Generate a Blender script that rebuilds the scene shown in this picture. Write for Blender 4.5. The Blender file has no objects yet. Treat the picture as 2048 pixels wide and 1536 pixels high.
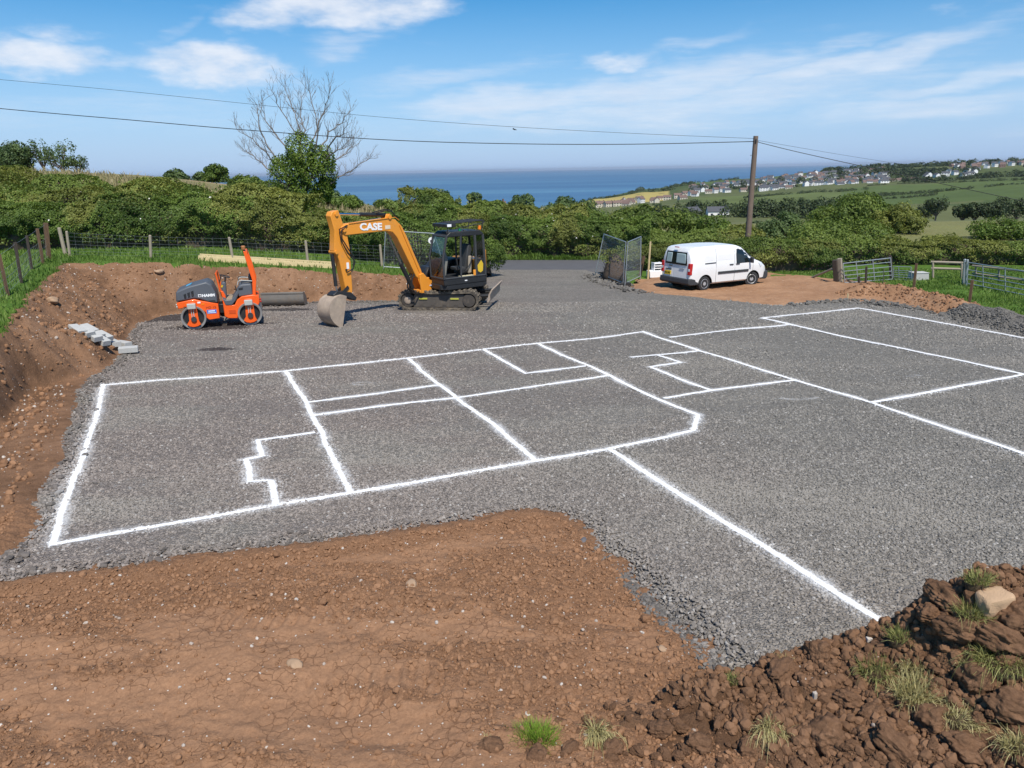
import bpy, bmesh, math, random
import numpy as np
from mathutils import Vector, Matrix, Euler
random.seed(7); RNG = np.random.default_rng(11)
SC = bpy.context.scene
COL = SC.collection

# ------------------------------------------------------------------ camera
CAM_H, FPX = 4.25, 1453.0                       # eye height above the pad origin, focal length in photo pixels (2048 wide)
HOR_Y, HOR_SLOPE = 340.2, -0.01863              # the sea horizon in the photo
ROLL = math.atan(HOR_SLOPE)
PITCH = math.atan((768 - HOR_Y) * math.cos(ROLL) / FPX)
cr, sr, cp, sp = math.cos(ROLL), math.sin(ROLL), math.cos(PITCH), math.sin(PITCH)
cam_d = bpy.data.cameras.new('camera'); cam = bpy.data.objects.new('camera', cam_d); COL.objects.link(cam)
Rv, Uv, Fv = Vector((cr, sr*sp, sr*cp)), Vector((-sr, cr*sp, cr*cp)), Vector((0, cp, -sp))
cam.matrix_world = Matrix(((Rv.x, Uv.x, -Fv.x, 0), (Rv.y, Uv.y, -Fv.y, 0), (Rv.z, Uv.z, -Fv.z, CAM_H), (0, 0, 0, 1)))
cam_d.sensor_width = 36; cam_d.lens = 36 * FPX / 2048; cam_d.clip_start = 0.1; cam_d.clip_end = 90000
SC.camera = cam
SC.view_settings.view_transform = 'Standard'; SC.view_settings.look = 'None'
SC.view_settings.exposure = 0.12; SC.view_settings.gamma = 1.0
SC.cycles.max_bounces = 6; SC.cycles.diffuse_bounces = 3; SC.cycles.glossy_bounces = 3
SC.cycles.transparent_max_bounces = 12; SC.cycles.transmission_bounces = 4; SC.cycles.volume_bounces = 0
SC.cycles.use_denoising = True
HAZE_D = 2.6e-5

def ray(px, py):                                 # direction through a photo pixel (surveying helper)
    x, y = px - 1024, py - 768
    xr, yr = x*cr + y*sr, -x*sr + y*cr
    return np.array([xr, FPX*cp - yr*sp, -FPX*sp - yr*cp]) / FPX
SX, SY = -0.0056, -0.0196                        # slope of the levelled pad
def plane(x, y): return SX*x + SY*y
def gp(px, py, dz=0.0):                          # point on the pad plane
    r = ray(px, py); t = (dz - CAM_H) / (r[2] - SX*r[0] - SY*r[1]); p = r*t; p[2] += CAM_H; return p
def gz(px, py, z):                               # point at a height
    r = ray(px, py); t = (z - CAM_H) / r[2]; p = r*t; p[2] += CAM_H; return p
def gy(px, py, y):                               # point at a distance
    r = ray(px, py); p = r*(y/r[1]); p[2] += CAM_H; return p

# ------------------------------------------------------------------ sun and sky
SUN_EL, SUN_AZ = math.radians(56), math.radians(164)      # azimuth clockwise from +Y: behind the camera, a little to the right
sdir = Vector((math.sin(SUN_AZ)*math.cos(SUN_EL), math.cos(SUN_AZ)*math.cos(SUN_EL), math.sin(SUN_EL)))
sun_d = bpy.data.lights.new('sun', 'SUN'); sun_d.energy = 4.75; sun_d.angle = math.radians(0.53); sun_d.color = (1.0, 0.945, 0.85)
sun = bpy.data.objects.new('sun', sun_d); COL.objects.link(sun); sun.rotation_euler = sdir.to_track_quat('Z', 'Y').to_euler(); sun.location = (0, 0, 60)

class NT:                                        # small node-tree helper
    def __init__(s, tree): s.t = tree; s.n = tree.nodes; s.l = tree.links
    def __call__(s, kind, ins=None, **props):
        n = s.n.new(kind)
        for k, v in props.items(): setattr(n, k, v)
        for k, v in (ins or {}).items():
            sock = n.inputs[k]
            if isinstance(v, bpy.types.NodeSocket): s.l.new(v, sock)
            else: sock.default_value = v
        return n
    def math(s, op, a, b=0.0, c=0.0, clamp=False):
        return s('ShaderNodeMath', {0: a, 1: b, 2: c}, operation=op, use_clamp=clamp).outputs[0]
    def mix(s, f, a, b, blend='MIX'):
        n = s('ShaderNodeMix', data_type='RGBA', blend_type=blend, clamp_factor=True)
        for i, v in ((0, f), (6, a), (7, b)):
            if isinstance(v, bpy.types.NodeSocket): s.l.new(v, n.inputs[i])
            else: n.inputs[i].default_value = (*v, 1) if (i > 0 and len(v) == 3) else v
        return n.outputs[2]
    def noise(s, vec, scale, detail=3, rough=0.55, out=0, dist=0.0):
        n = s('ShaderNodeTexNoise', {'Scale': scale, 'Detail': detail, 'Roughness': rough, 'Distortion': dist})
        if vec is not None: s.l.new(vec, n.inputs['Vector'])
        return n.outputs[out]
    def ramp(s, f, *stops):
        n = s('ShaderNodeValToRGB'); s.l.new(f, n.inputs[0]); e = n.color_ramp.elements
        while len(e) < len(stops): e.new(0.5)
        for i, (p, c) in enumerate(stops):
            e[i].position = p; e[i].color = (*c, 1) if not isinstance(c, (int, float)) else (c, c, c, 1)
        return n.outputs[0]
    def smooth(s, x, lo, hi, a=0.0, b=1.0):
        n = s('ShaderNodeMapRange', {0: x, 1: lo, 2: hi, 3: a, 4: b}, interpolation_type='SMOOTHSTEP'); return n.outputs[0]

def lin(r, g, b): return tuple(((c/255)/12.92 if c/255 <= .04045 else ((c/255+.055)/1.055)**2.4) for c in (r, g, b))

W = bpy.data.worlds.new('World'); SC.world = W; W.use_nodes = True
W.cycles.sampling_method = 'MANUAL'; W.cycles.sample_map_resolution = 256
w = NT(W.node_tree); w.n.clear()
sky = w('ShaderNodeTexSky', sky_type='NISHITA', sun_disc=False, sun_elevation=SUN_EL, sun_rotation=SUN_AZ, altitude=90, air_density=1.0, dust_density=0.6, ozone_density=2.2)
gen = w('ShaderNodeTexCoord').outputs['Generated']
sep = w('ShaderNodeSeparateXYZ', {0: gen})
dx, dy, dz = sep.outputs
az = w.math('ARCTAN2', dx, dy); el = w.math('ARCSINE', dz)
hsv = w('ShaderNodeHueSaturation', {'Hue': 0.5, 'Saturation': 1.58, 'Value': 1.16, 'Color': sky.outputs[0]}).outputs[0]
def az_el(px, py):
    d = ray(px, py); d /= np.linalg.norm(d); return math.atan2(d[0], d[1]), math.asin(d[2])
den = w.math('ADD', w.math('MAXIMUM', dz, 0.0), 0.055)
cvec = w('ShaderNodeCombineXYZ', {0: w.math('DIVIDE', dx, den), 1: w.math('DIVIDE', dy, den), 2: 0.0}).outputs[0]
# warped angular coordinates so that cloud outlines are ragged
avec = w('ShaderNodeCombineXYZ', {0: az, 1: w.math('MULTIPLY', el, 2.6), 2: 0.0}).outputs[0]
wn = w('ShaderNodeTexNoise', {'Vector': avec, 'Scale': 9.0, 'Detail': 3, 'Roughness': 0.6}).outputs[1]
wsep = w('ShaderNodeSeparateXYZ', {0: wn}).outputs
azw = w.math('ADD', az, w.math('MULTIPLY', w.math('SUBTRACT', wsep[0], .5), .10))
elw = w.math('ADD', el, w.math('MULTIPLY', w.math('SUBTRACT', wsep[1], .5), .045))
puff = w.noise(avec, 16.0, 4, .62)
fine = w.noise(w('ShaderNodeVectorMath', {0: avec, 1: (.8, 2.6, 1)}, operation='MULTIPLY').outputs[0], 9.0, 5, .70)
awv = w('ShaderNodeCombineXYZ', {0: azw, 1: elw, 2: 0.0}).outputs[0]
def blob(px, py, wx, wy, tilt, amp):
    a0, e0 = az_el(px, py)
    mp = w('ShaderNodeMapping', {'Vector': awv, 'Location': (a0, e0, 0), 'Rotation': (0, 0, tilt), 'Scale': (wx/FPX, wy/FPX, 1)}, vector_type='TEXTURE')
    ln = w('ShaderNodeVectorMath', {0: mp.outputs[0]}, operation='LENGTH').outputs['Value']
    return w.smooth(ln, 0.15, 1.0, amp, 0.0)
def total(lst):
    s = lst[0]
    for b in lst[1:]: s = w.math('MAXIMUM', s, b)
    return s
cum = total([blob(690, 8, 330, 62, 0, 1.0), blob(520, 30, 140, 45, 0, .9), blob(70, 102, 250, 44, -.02, .95), blob(420, 128, 215, 56, -.02, 1.0),
             blob(150, 60, 120, 30, 0, .55), blob(1250, 118, 170, 30, .03, .7), blob(1980, 8, 160, 30, 0, .45), blob(-420, 60, 300, 60, 0, .9), blob(2500, 60, 260, 50, 0, .9), blob(560, 165, 240, 42, -.05, .42)])
cir = total([blob(1010, 205, 330, 44, .06, .8), blob(1350, 165, 430, 60, .12, .75), blob(1700, 130, 370, 32, .17, .8), blob(700, 82, 120, 34, .2, .55), blob(350, 60, 90, 18, .6, .3),
             blob(1400, 75, 160, 22, .2, .4), blob(1850, 215, 420, 40, .03, .55), blob(1250, 250, 700, 34, .0, .45), blob(250, 215, 500, 60, 0, .3), blob(1700, 85, 120, 16, .12, .5),
             blob(1500, 190, 520, 52, .10, .62), blob(880, 150, 300, 36, .10, .45), blob(1280, 222, 620, 50, .05, .62), blob(1950, 150, 260, 26, .15, .55), blob(2700, 170, 500, 60, .1, .6), blob(-700, 200, 500, 60, 0, .5)])
cumv = w.smooth(w.math('ADD', cum, w.math('MULTIPLY', w.math('SUBTRACT', puff, .5), 1.25)), .22, 1.15)
cirv = w.math('MULTIPLY', w.smooth(w.math('ADD', cir, w.math('MULTIPLY', w.math('SUBTRACT', fine, .55), 1.0)), .0, 1.0), .80)
# the rest of the sky carries the same broken cloud
high = w.smooth(el, .32, .48)
gen_c = w.math('MULTIPLY', w.smooth(w.noise(cvec, 1.1, 4, .6), .55, .75), w.math('MULTIPLY', high, .8))
cover = w.math('MAXIMUM', w.math('MAXIMUM', cumv, cirv), gen_c)
haze_band = w.smooth(el, 0.0, .26, 0.72, 0.0)
cloudcol = w.mix(puff, (6.2, 6.9, 8.2), (9.3, 9.5, 9.9))
skyc = w.mix(haze_band, hsv, (3.2, 5.4, 9.4))
skyc = w.mix(w.math('MULTIPLY', cover, .86), skyc, cloudcol)
bg = w('ShaderNodeBackground', {'Color': skyc, 'Strength': 0.098})
w.l.new(bg.outputs[0], w('ShaderNodeOutputWorld').inputs[0])

# ------------------------------------------------------------------ numeric helpers
def _h(ix, iy, seed):
    n = (ix.astype(np.int64)*374761393 + iy.astype(np.int64)*668265263 + seed*974711) & 0x7fffffff
    n = ((n ^ (n >> 13)) * 1274126177) & 0x7fffffff
    return ((n ^ (n >> 16)) & 0xffff) / 65535.0
def vnoise(x, y, seed=0):
    ix, iy = np.floor(x), np.floor(y); fx, fy = x-ix, y-iy
    fx, fy = fx*fx*(3-2*fx), fy*fy*(3-2*fy)
    a, b, c, d = _h(ix, iy, seed), _h(ix+1, iy, seed), _h(ix, iy+1, seed), _h(ix+1, iy+1, seed)
    return (a+(b-a)*fx)*(1-fy) + (c+(d-c)*fx)*fy - .5
def fbm(x, y, oct=4, seed=0, gain=.5):
    x, y = np.asarray(x, float), np.asarray(y, float); s, a, f = 0, 1.0, 1.0
    for o in range(oct): s = s + a*vnoise(x*f+o*17.3, y*f-o*9.1, seed+o); a *= gain; f *= 2.03
    return s
def voro(x, y, seed=0):                          # F1, F2 and the id of the nearest cell
    x, y = np.asarray(x, float), np.asarray(y, float); ix, iy = np.floor(x), np.floor(y)
    f1 = np.full(x.shape, 9.0); f2 = f1.copy(); cid = f1.copy()
    for i in (-1, 0, 1):
        for j in (-1, 0, 1):
            cx, cy = ix+i, iy+j
            d = np.hypot(cx+_h(cx, cy, seed)-x, cy+_h(cx, cy, seed+5)-y)
            m = d < f1
            f2 = np.where(m, f1, np.minimum(f2, d)); cid = np.where(m, _h(cx, cy, seed+9), cid); f1 = np.where(m, d, f1)
    return f1, f2, cid
def sstep(a, b, x): t = np.clip((np.asarray(x, float)-a)/(b-a), 0, 1); return t*t*(3-2*t)
def seg_dist(x, y, poly, closed=True):
    poly = np.asarray(poly, float)[:, :2]; d = np.full(np.shape(x), 1e9); n = len(poly)
    for i in range(n if closed else n-1):
        a, b = poly[i], poly[(i+1) % n]; ab = b-a; L = ab@ab + 1e-12
        t = np.clip(((x-a[0])*ab[0] + (y-a[1])*ab[1])/L, 0, 1)
        d = np.minimum(d, np.hypot(x-a[0]-t*ab[0], y-a[1]-t*ab[1]))
    return d
def sdf(x, y, poly):                             # positive inside
    poly = np.asarray(poly, float)[:, :2]; ins = np.zeros(np.shape(x), bool); n = len(poly); j = n-1
    for i in range(n):
        xi, yi = poly[i]; xj, yj = poly[j]
        if yi != yj: ins ^= ((yi > y) != (yj > y)) & (x < (xj-xi)*(y-yi)/(yj-yi)+xi)
        j = i
    d = seg_dist(x, y, poly); return np.where(ins, d, -d)

# ------------------------------------------------------------------ object helpers
def tag(o, label=None, cat=None, group=None, kind=None):
    for k, v in (('label', label), ('category', cat), ('group', group), ('kind', kind)):
        if v: o[k] = v
    return o
def empty(name, loc=(0, 0, 0), rz=0.0, label=None, cat=None, group=None, kind=None):
    o = bpy.data.objects.new(name, None); COL.objects.link(o); o.location = loc; o.rotation_euler = (0, 0, rz); o.empty_display_size = .2
    return tag(o, label, cat, group, kind)
def link(name, me, m=None, parent=None, smooth=None, bevel=0, seg=2):
    o = bpy.data.objects.new(name, me); COL.objects.link(o)
    if m is not None:
        for mm in (m if isinstance(m, (list, tuple)) else [m]): me.materials.append(mm)
    if parent: o.parent = parent
    if smooth is not None and len(me.polygons):
        me.polygons.foreach_set('use_smooth', np.ones(len(me.polygons), bool))
        if smooth < 3: me.set_sharp_from_angle(angle=smooth)
    if bevel:
        b = o.modifiers.new('bevel', 'BEVEL'); b.width = bevel; b.segments = seg; b.limit_method = 'ANGLE'; b.angle_limit = .6
    return o
def fast_mesh(name, V, F, attrs=None, fattrs=None):
    V = np.ascontiguousarray(V, dtype=np.float32); F = np.ascontiguousarray(F, dtype=np.int32)
    me = bpy.data.meshes.new(name); k = F.shape[1] if F.size else 3
    me.vertices.add(len(V)); me.vertices.foreach_set('co', V.ravel())
    if len(F):
        me.loops.add(F.size); me.loops.foreach_set('vertex_index', F.ravel())
        me.polygons.add(len(F)); me.polygons.foreach_set('loop_start', np.arange(0, F.size, k, dtype=np.int32))
    me.update(calc_edges=True)
    for d, dom in ((attrs, 'POINT'), (fattrs, 'FACE')):
        for n, a in (d or {}).items():
            a = np.asarray(a, np.float32)
            if a.ndim == 2: me.attributes.new(n, 'FLOAT_VECTOR', dom).data.foreach_set('vector', a.ravel())
            else: me.attributes.new(n, 'FLOAT', dom).data.foreach_set('value', a.ravel())
    return me
def grid_patch(name, xs, ys, zf, m, keep=None, attrs=None, parent=None, smooth=4):
    X, Y = np.meshgrid(xs, ys); Z = zf(X, Y); ny, nx = X.shape
    idx = np.arange(nx*ny).reshape(ny, nx)
    Q = np.stack([idx[:-1, :-1], idx[:-1, 1:], idx[1:, 1:], idx[1:, :-1]], -1).reshape(-1, 4)
    V = np.stack([X.ravel(), Y.ravel(), Z.ravel()], 1)
    if keep is not None:
        c = V[Q].mean(1); Q = Q[keep(c[:, 0], c[:, 1])]
        used = np.unique(Q); rm = np.full(len(V), -1); rm[used] = np.arange(len(used)); Q = rm[Q]; V = V[used]
    at = {k: f(V[:, 0], V[:, 1]) for k, f in (attrs or {}).items()}
    return link(name, fast_mesh(name, V, Q, at), m, parent, smooth)

class MB:                                        # collects shapes into one mesh
    def __init__(s): s.v = []; s.f = []
    def add(s, V, F):
        o = len(s.v); s.v += [tuple(p) for p in V]; s.f += [tuple(i+o for i in f) for f in F]; return s
    def box(s, c, d, rot=None):
        x, y, z = d[0]/2, d[1]/2, d[2]/2
        V = [Vector(p) for p in ((-x,-y,-z),(x,-y,-z),(x,y,-z),(-x,y,-z),(-x,-y,z),(x,-y,z),(x,y,z),(-x,y,z))]
        if rot is not None: R = Euler(rot).to_matrix(); V = [R @ p for p in V]
        return s.add([p+Vector(c) for p in V], [(3,2,1,0),(4,5,6,7),(0,1,5,4),(1,2,6,5),(2,3,7,6),(3,0,4,7)])
    def tube(s, pts, r, n=8, cap=True):
        pts = [Vector(p) for p in pts]; k = len(pts); rr = r if isinstance(r, (list, tuple)) else [r]*k
        base = len(s.v); up = None
        for i, p in enumerate(pts):
            t = (pts[min(i+1, k-1)] - pts[max(i-1, 0)])
            if t.length < 1e-9: t = Vector((0, 0, 1))
            t.normalize()
            if up is None or abs(up.dot(t)) > .97: up = Vector((0, 0, 1)) if abs(t.z) < .9 else Vector((1, 0, 0))
            a = t.cross(up).normalized(); b = a.cross(t); up = b
            for j in range(n):
                th = 2*math.pi*j/n; s.v.append(tuple(p + (a*math.cos(th) + b*math.sin(th))*rr[i]))
        for i in range(k-1):
            for j in range(n):
                j2 = (j+1) % n; s.f.append((base+i*n+j, base+i*n+j2, base+(i+1)*n+j2, base+(i+1)*n+j))
        if cap: s.f.append(tuple(base+j for j in range(n))[::-1]); s.f.append(tuple(base+(k-1)*n+j for j in range(n)))
        return s
    def cyl(s, p0, p1, r, n=20): return s.tube([p0, p1], r, n)
    def prism(s, prof, y0, y1, ax='y'):          # profile of (x, z) swept along y (or (x, y) along z; (y, z) along x)
        n = len(prof)
        P = {'y': lambda p, t: (p[0], t, p[1]), 'z': lambda p, t: (p[0], p[1], t), 'x': lambda p, t: (t, p[0], p[1])}[ax]
        V = [P(p, y0) for p in prof] + [P(p, y1) for p in prof]
        F = [tuple(range(n)), tuple(range(2*n-1, n-1, -1))] + [(i, i+n, (i+1) % n+n, (i+1) % n) for i in range(n)]
        return s.add(V, F)
    def lathe(s, c, axis, prof, n=28):           # prof of (along, radius) about an axis 'x'/'y'/'z'
        base = len(s.v); k = len(prof)
        for a, r in prof:
            for j in range(n):
                th = 2*math.pi*j/n; q = {'x': (a, r*math.cos(th), r*math.sin(th)), 'y': (r*math.cos(th), a, r*math.sin(th)), 'z': (r*math.cos(th), r*math.sin(th), a)}[axis]
                s.v.append((c[0]+q[0], c[1]+q[1], c[2]+q[2]))
        for i in range(k-1):
            for j in range(n):
                j2 = (j+1) % n; s.f.append((base+i*n+j, base+i*n+j2, base+(i+1)*n+j2, base+(i+1)*n+j))
        s.f.append(tuple(base+j for j in range(n))[::-1]); s.f.append(tuple(base+(k-1)*n+j for j in range(n)))
        return s
    def build(s, name, m, parent=None, smooth=.6, bevel=0, seg=2, mat=None):
        me = bpy.data.meshes.new(name); V = s.v
        if mat is not None: V = [tuple(mat @ Vector(p)) for p in V]
        me.from_pydata(V, [], s.f)
        bm = bmesh.new(); bm.from_mesh(me); bmesh.ops.recalc_face_normals(bm, faces=bm.faces); bm.to_mesh(me); bm.free()
        return link(name, me, m, parent, smooth, bevel, seg)
def copy_tree(o, parent=None):
    c = o.copy(); COL.objects.link(c)
    if parent: c.parent = parent
    for ch in list(o.children): copy_tree(ch, c)
    return c

# ------------------------------------------------------------------ materials
MATS = {}
def mat_nodes(name):
    m = bpy.data.materials.new(name); m.use_nodes = True; t = NT(m.node_tree); t.n.clear(); MATS[name] = m
    out = t('ShaderNodeOutputMaterial'); return m, t, out
def pbsdf(t, out, color, rough=.6, metal=0.0, bump=None, dist=.01, strength=1.0, spec=.4, coat=0.0):
    b = t('ShaderNodeBsdfPrincipled')
    for k, v in (('Base Color', color), ('Roughness', rough), ('Metallic', metal), ('Specular IOR Level', spec), ('Coat Weight', coat)):
        if isinstance(v, bpy.types.NodeSocket): t.l.new(v, b.inputs[k])
        else: b.inputs[k].default_value = (*v, 1) if k == 'Base Color' else v
    if bump is not None:
        bn = t('ShaderNodeBump', {'Height': bump, 'Distance': dist, 'Strength': strength}); t.l.new(bn.outputs[0], b.inputs['Normal'])
    t.l.new(b.outputs[0], out.inputs[0]); return b
def M(name, col=(.5, .5, .5), rough=.5, metal=0.0, var=.12, scale=6.0, bump=0.0, dirt=None, dirt_amt=.0, coat=0.0, spec=.4):
    if name in MATS: return MATS[name]
    m, t, out = mat_nodes(name)
    co = t('ShaderNodeTexCoord').outputs['Object']
    n = t.noise(co, scale, 5, .6)
    c = t.mix(n, tuple(x*(1-var) for x in col), tuple(min(1, x*(1+var)) for x in col))
    if dirt:
        d = t.smooth(t.noise(co, scale*.6, 6, .65), .62-.35*dirt_amt, .72)
        c = t.mix(t.math('MULTIPLY', d, min(1, dirt_amt*1.6)), c, dirt)
    r = t.math('ADD', t.math('MULTIPLY', t.math('SUBTRACT', n, .5), .25), rough, clamp=True)
    pbsdf(t, out, c, r, metal, t.noise(co, scale*9, 4) if bump else None, bump or .01, coat=coat, spec=spec)
    return m
def leaf_mat(name, c0, c1, trans=.25, rough=.55):
    m, t, out = mat_nodes(name)
    tint = t('ShaderNodeAttribute', attribute_name='tint').outputs['Fac']
    c = t.mix(tint, c0, c1)
    d = t('ShaderNodeBsdfPrincipled', {'Base Color': c, 'Roughness': rough, 'Specular IOR Level': .25})
    tr = t('ShaderNodeBsdfTranslucent', {'Color': t.mix(.5, c, (c1[0]*1.2, c1[1]*1.25, c1[2]*.6))})
    mx = t('ShaderNodeMixShader', {0: trans, 1: d.outputs[0], 2: tr.outputs[0]})
    t.l.new(mx.outputs[0], out.inputs[0]); return m
def glass_mat(name, tint=(.02, .03, .03), alpha=.35, rough=.03):
    m, t, out = mat_nodes(name)
    g = t('ShaderNodeBsdfGlossy', {'Color': (1, 1, 1, 1), 'Roughness': rough}); tr = t('ShaderNodeBsdfTransparent', {'Color': (*tint, 1)})
    f = t('ShaderNodeFresnel', {'IOR': 1.5})
    f2 = t.math('ADD', f.outputs[0], .02)
    mx = t('ShaderNodeMixShader', {0: f2, 1: tr.outputs[0], 2: g.outputs[0]}); t.l.new(mx.outputs[0], out.inputs[0]); return m

# scatter of small lumps, built by a node group: points carry scale, rotation and any further values
def scatter(name, P, S, R, m, parent=None, subdiv=1, amp=.45, freq=1.1, attrs=None, squash=1.0, variants=5, smooth=False):
    A = {'scl': S, 'rot': R}; A.update(attrs or {})
    o = link(name, fast_mesh(name, P, np.zeros((0, 3), int), A), None, parent)
    g = bpy.data.node_groups.new(name + '_nodes', 'GeometryNodeTree')
    g.interface.new_socket('Geometry', in_out='INPUT', socket_type='NodeSocketGeometry'); g.interface.new_socket('Geometry', in_out='OUTPUT', socket_type='NodeSocketGeometry')
    t = NT(g); gi, go = t('NodeGroupInput'), t('NodeGroupOutput')
    jn = t('GeometryNodeJoinGeometry')
    for k in range(variants):
        ico = t('GeometryNodeMeshIcoSphere', {'Radius': 1.0, 'Subdivisions': subdiv + 1})
        pos = t('GeometryNodeInputPosition').outputs[0]
        off = t('ShaderNodeVectorMath', {0: pos, 1: (k*7.3+1, k*3.1, k*5.7)}, operation='ADD').outputs[0]
        nz = t('ShaderNodeTexNoise', {'Vector': off, 'Scale': freq, 'Detail': 2.0}).outputs[1]
        d = t('ShaderNodeVectorMath', {0: nz, 1: (.5, .5, .5)}, operation='SUBTRACT').outputs[0]
        d = t('ShaderNodeVectorMath', {0: d, 'Scale': amp*2.6}, operation='SCALE').outputs[0]
        sp_ = t('GeometryNodeSetPosition', {'Geometry': ico.outputs[0], 'Offset': d}).outputs[0]
        tf = t('GeometryNodeTransform', {'Geometry': sp_, 'Scale': (1, 1, squash)}).outputs[0]
        sm = t('GeometryNodeSetShadeSmooth', {'Geometry': tf, 'Shade Smooth': smooth}).outputs[0]
        ms = t('GeometryNodeSetMaterial', {'Geometry': sm, 'Material': m}).outputs[0]
        gi2 = t('GeometryNodeGeometryToInstance', {0: ms}).outputs[0]
        t.l.new(gi2, jn.inputs[0])
    def na(n): return t('GeometryNodeInputNamedAttribute', {'Name': n}, data_type='FLOAT_VECTOR').outputs[0]
    ip = t('GeometryNodeInstanceOnPoints', {'Points': gi.outputs[0], 'Instance': jn.outputs[0], 'Pick Instance': True, 'Rotation': na('rot'), 'Scale': na('scl')})
    t.l.new(ip.outputs[0], go.inputs[0])
    md = o.modifiers.new('scatter', 'NODES'); md.node_group = g
    o['kind'] = 'stuff'
    return o
def rand_rot(n, tilt=3.14): return np.stack([RNG.uniform(-tilt, tilt, n), RNG.uniform(-tilt, tilt, n), RNG.uniform(0, 6.28, n)], 1)
# ================================================================== the ground
PAD = [gp(*p) for p in ((-500,1262),(-60,1185),(0,1175),(300,1135),(700,1086),(900,1056),(1030,1034),(1110,1029),(1150,1044),(1185,1075),(1240,1120),(1300,1180),(1380,1258),(1440,1318),(1490,1352),(1700,1440))]
PAD += [np.array((8, 4.6, 0)), np.array((26, 4.6, 0)), np.array((26, 17, 0))]
PAD += [gp(*p) for p in ((2048,668),(1985,640),(1900,622),(1830,612),(1760,602),(1700,598),(1640,602),(1560,607),(1500,602),(1400,592),(1330,586),(1290,580),(1250,574),(1205,566),(1192,550),(1182,528),(980,528),(962,552),(880,590),(790,599),(640,600),(520,612),(420,618),(300,632),(265,646),(250,680),(235,705),(205,737),(170,752),(140,785),(122,870),(105,925),(60,980),(35,1045),(0,1092),(-60,1130),(-500,1235))]
LOW = [np.array((-6, -8, 0)), gp(-500, 1400), gp(-250, 1050), gp(-100, 905)] + [gp(*p) for p in ((0,845),(60,778),(150,752),(205,730),(240,692),(262,646),(300,632),(420,617),(520,611),(640,599),(790,599),(880,590),(945,575),(975,556),(985,546))] + [np.array((0., 40, 0)), np.array((90., 40, 0)), np.array((90., -8, 0))]
GRASSL = [gz(*p) for p in ((-600,900,1.35),(-300,742,1.35),(-100,682,1.3),(0,645,1.27),(45,602,1.27),(95,560,1.3),(130,531,1.3),(300,531,1.2),(500,537,.8),(680,547,.37),(800,553,.2),(870,557,0),(930,553,-.35),(975,547,-.68))] + [np.array((-.6, 44., 0)), np.array((-.6, 90., 0)), np.array((-200., 90, 0)), np.array((-200., 0, 0)), np.array((-14., 0, 0))]
ROAD_Y = lambda x: 40.3 - .12*(x-2)              # centre line of the lane beyond the site
def ztop(x, y):
    a = np.interp(x, [-30, -16, -13, -10, -6.9, -4.4, -3.1, -1.5, 0], [1.45, 1.3, 1.22, .8, .37, .2, 0, -.4, -.75])
    r = np.interp(x, [-60, -44, -34, -30, -24, -19, -13, -8, 0], [.115, .114, .097, .08, .053, .035, .010, 0, 0])
    return a + r*(np.clip(y, 31, 62)-31) 
# far land: heights surveyed along lines of sight  (columns: horizontal direction x/y; rows: distance)
ROWS = np.array([100, 150, 250, 400, 500, 800, 1100, 1400, 1700, 2000, 2400, 3000.])
COLS = {-1600: [7, 5, -8, -25, -35, -60, -80, -95, -99, -99, -99, -99], 0: [4.9, 3.4, -8, -25, -38, -65, -95, -99, -99, -99, -99, -99], 500: [1.2, -2, -10, -25, -38, -65, -95, -99, -99, -99, -99, -99],
  800: [-4, -8, -17, -28, -36, -60, -92, -99, -99, -99, -99, -99], 1000: [-5, -9, -17, -27, -33, -48, -75, -95, -99, -99, -99, -99], 1100: [-5, -9, -17, -26, -31, -39, -48, -62, -88, -99, -99, -99],
  1200: [-5, -10, -17, -26, -31, -38.6, -49, -56, -62, -70, -96, -99], 1300: [-5, -11, -17, -25, -30, -38, -46, -50, -50.5, -51, -80, -99], 1400: [-5, -12, -17, -23, -27, -35, -40, -41, -39, -34, -60, -99],
  1500: [-5, -13, -17, -23, -26, -33.5, -38.6, -39, -34, -27, -50, -95], 1650: [-5, -13, -17.4, -23.6, -25.5, -30, -34.6, -31, -23, -15, -40, -92], 1850: [-5, -13.8, -17.2, -24.7, -26, -28.7, -31, -27.5, -11, -3.6, -30, -90],
  2048: [-5, -14, -18, -26, -26, -25.4, -25, -20, -5, .3, -30, -90], 3600: [-5, -14, -18, -24, -24, -20, -12, 0, 10, 12, -10, -60]}
CU = np.array([(lambda r: r[0]/r[1])(ray(p, 340)) for p in COLS]); CZ = np.array(list(COLS.values()), float)
def zfar(x, y):
    u = np.clip(x/np.maximum(y, 1), CU[0], CU[-1]); ly = np.clip(np.log(np.maximum(y, 100)), math.log(100), math.log(3000))
    i = np.clip(np.searchsorted(CU, u)-1, 0, len(CU)-2); fu = (u-CU[i])/(CU[i+1]-CU[i]); fu = fu*fu*(3-2*fu)
    LR = np.log(ROWS); j = np.clip(np.searchsorted(LR, ly)-1, 0, len(LR)-2); fj = (ly-LR[j])/(LR[j+1]-LR[j])
    return (CZ[i, j]*(1-fu)+CZ[i+1, j]*fu)*(1-fj) + (CZ[i, j+1]*(1-fu)+CZ[i+1, j+1]*fu)*fj
def bank_t(x, y):
    dl, dg = -sdf(x, y, LOW), -sdf(x, y, GRASSL)
    return np.where(dg <= 0, 1.0, np.where(dl <= 0, 0.0, np.maximum(dl, 0)/(np.maximum(dl, 0)+np.maximum(dg, 1e-6))))
def ground_z(x, y):                              # general lie of the land
    x, y = np.asarray(x, float), np.asarray(y, float)
    p = plane(x, np.minimum(y, 60))
    t = bank_t(x, y)
    tt = t + .22*np.sin(t*math.pi)**1*(1-t)
    zn = p*(1-tt) + ztop(x, y)*tt
    fy = sstep(62, 130, y)
    return zn*(1-fy) + zfar(x, y)*fy
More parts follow.
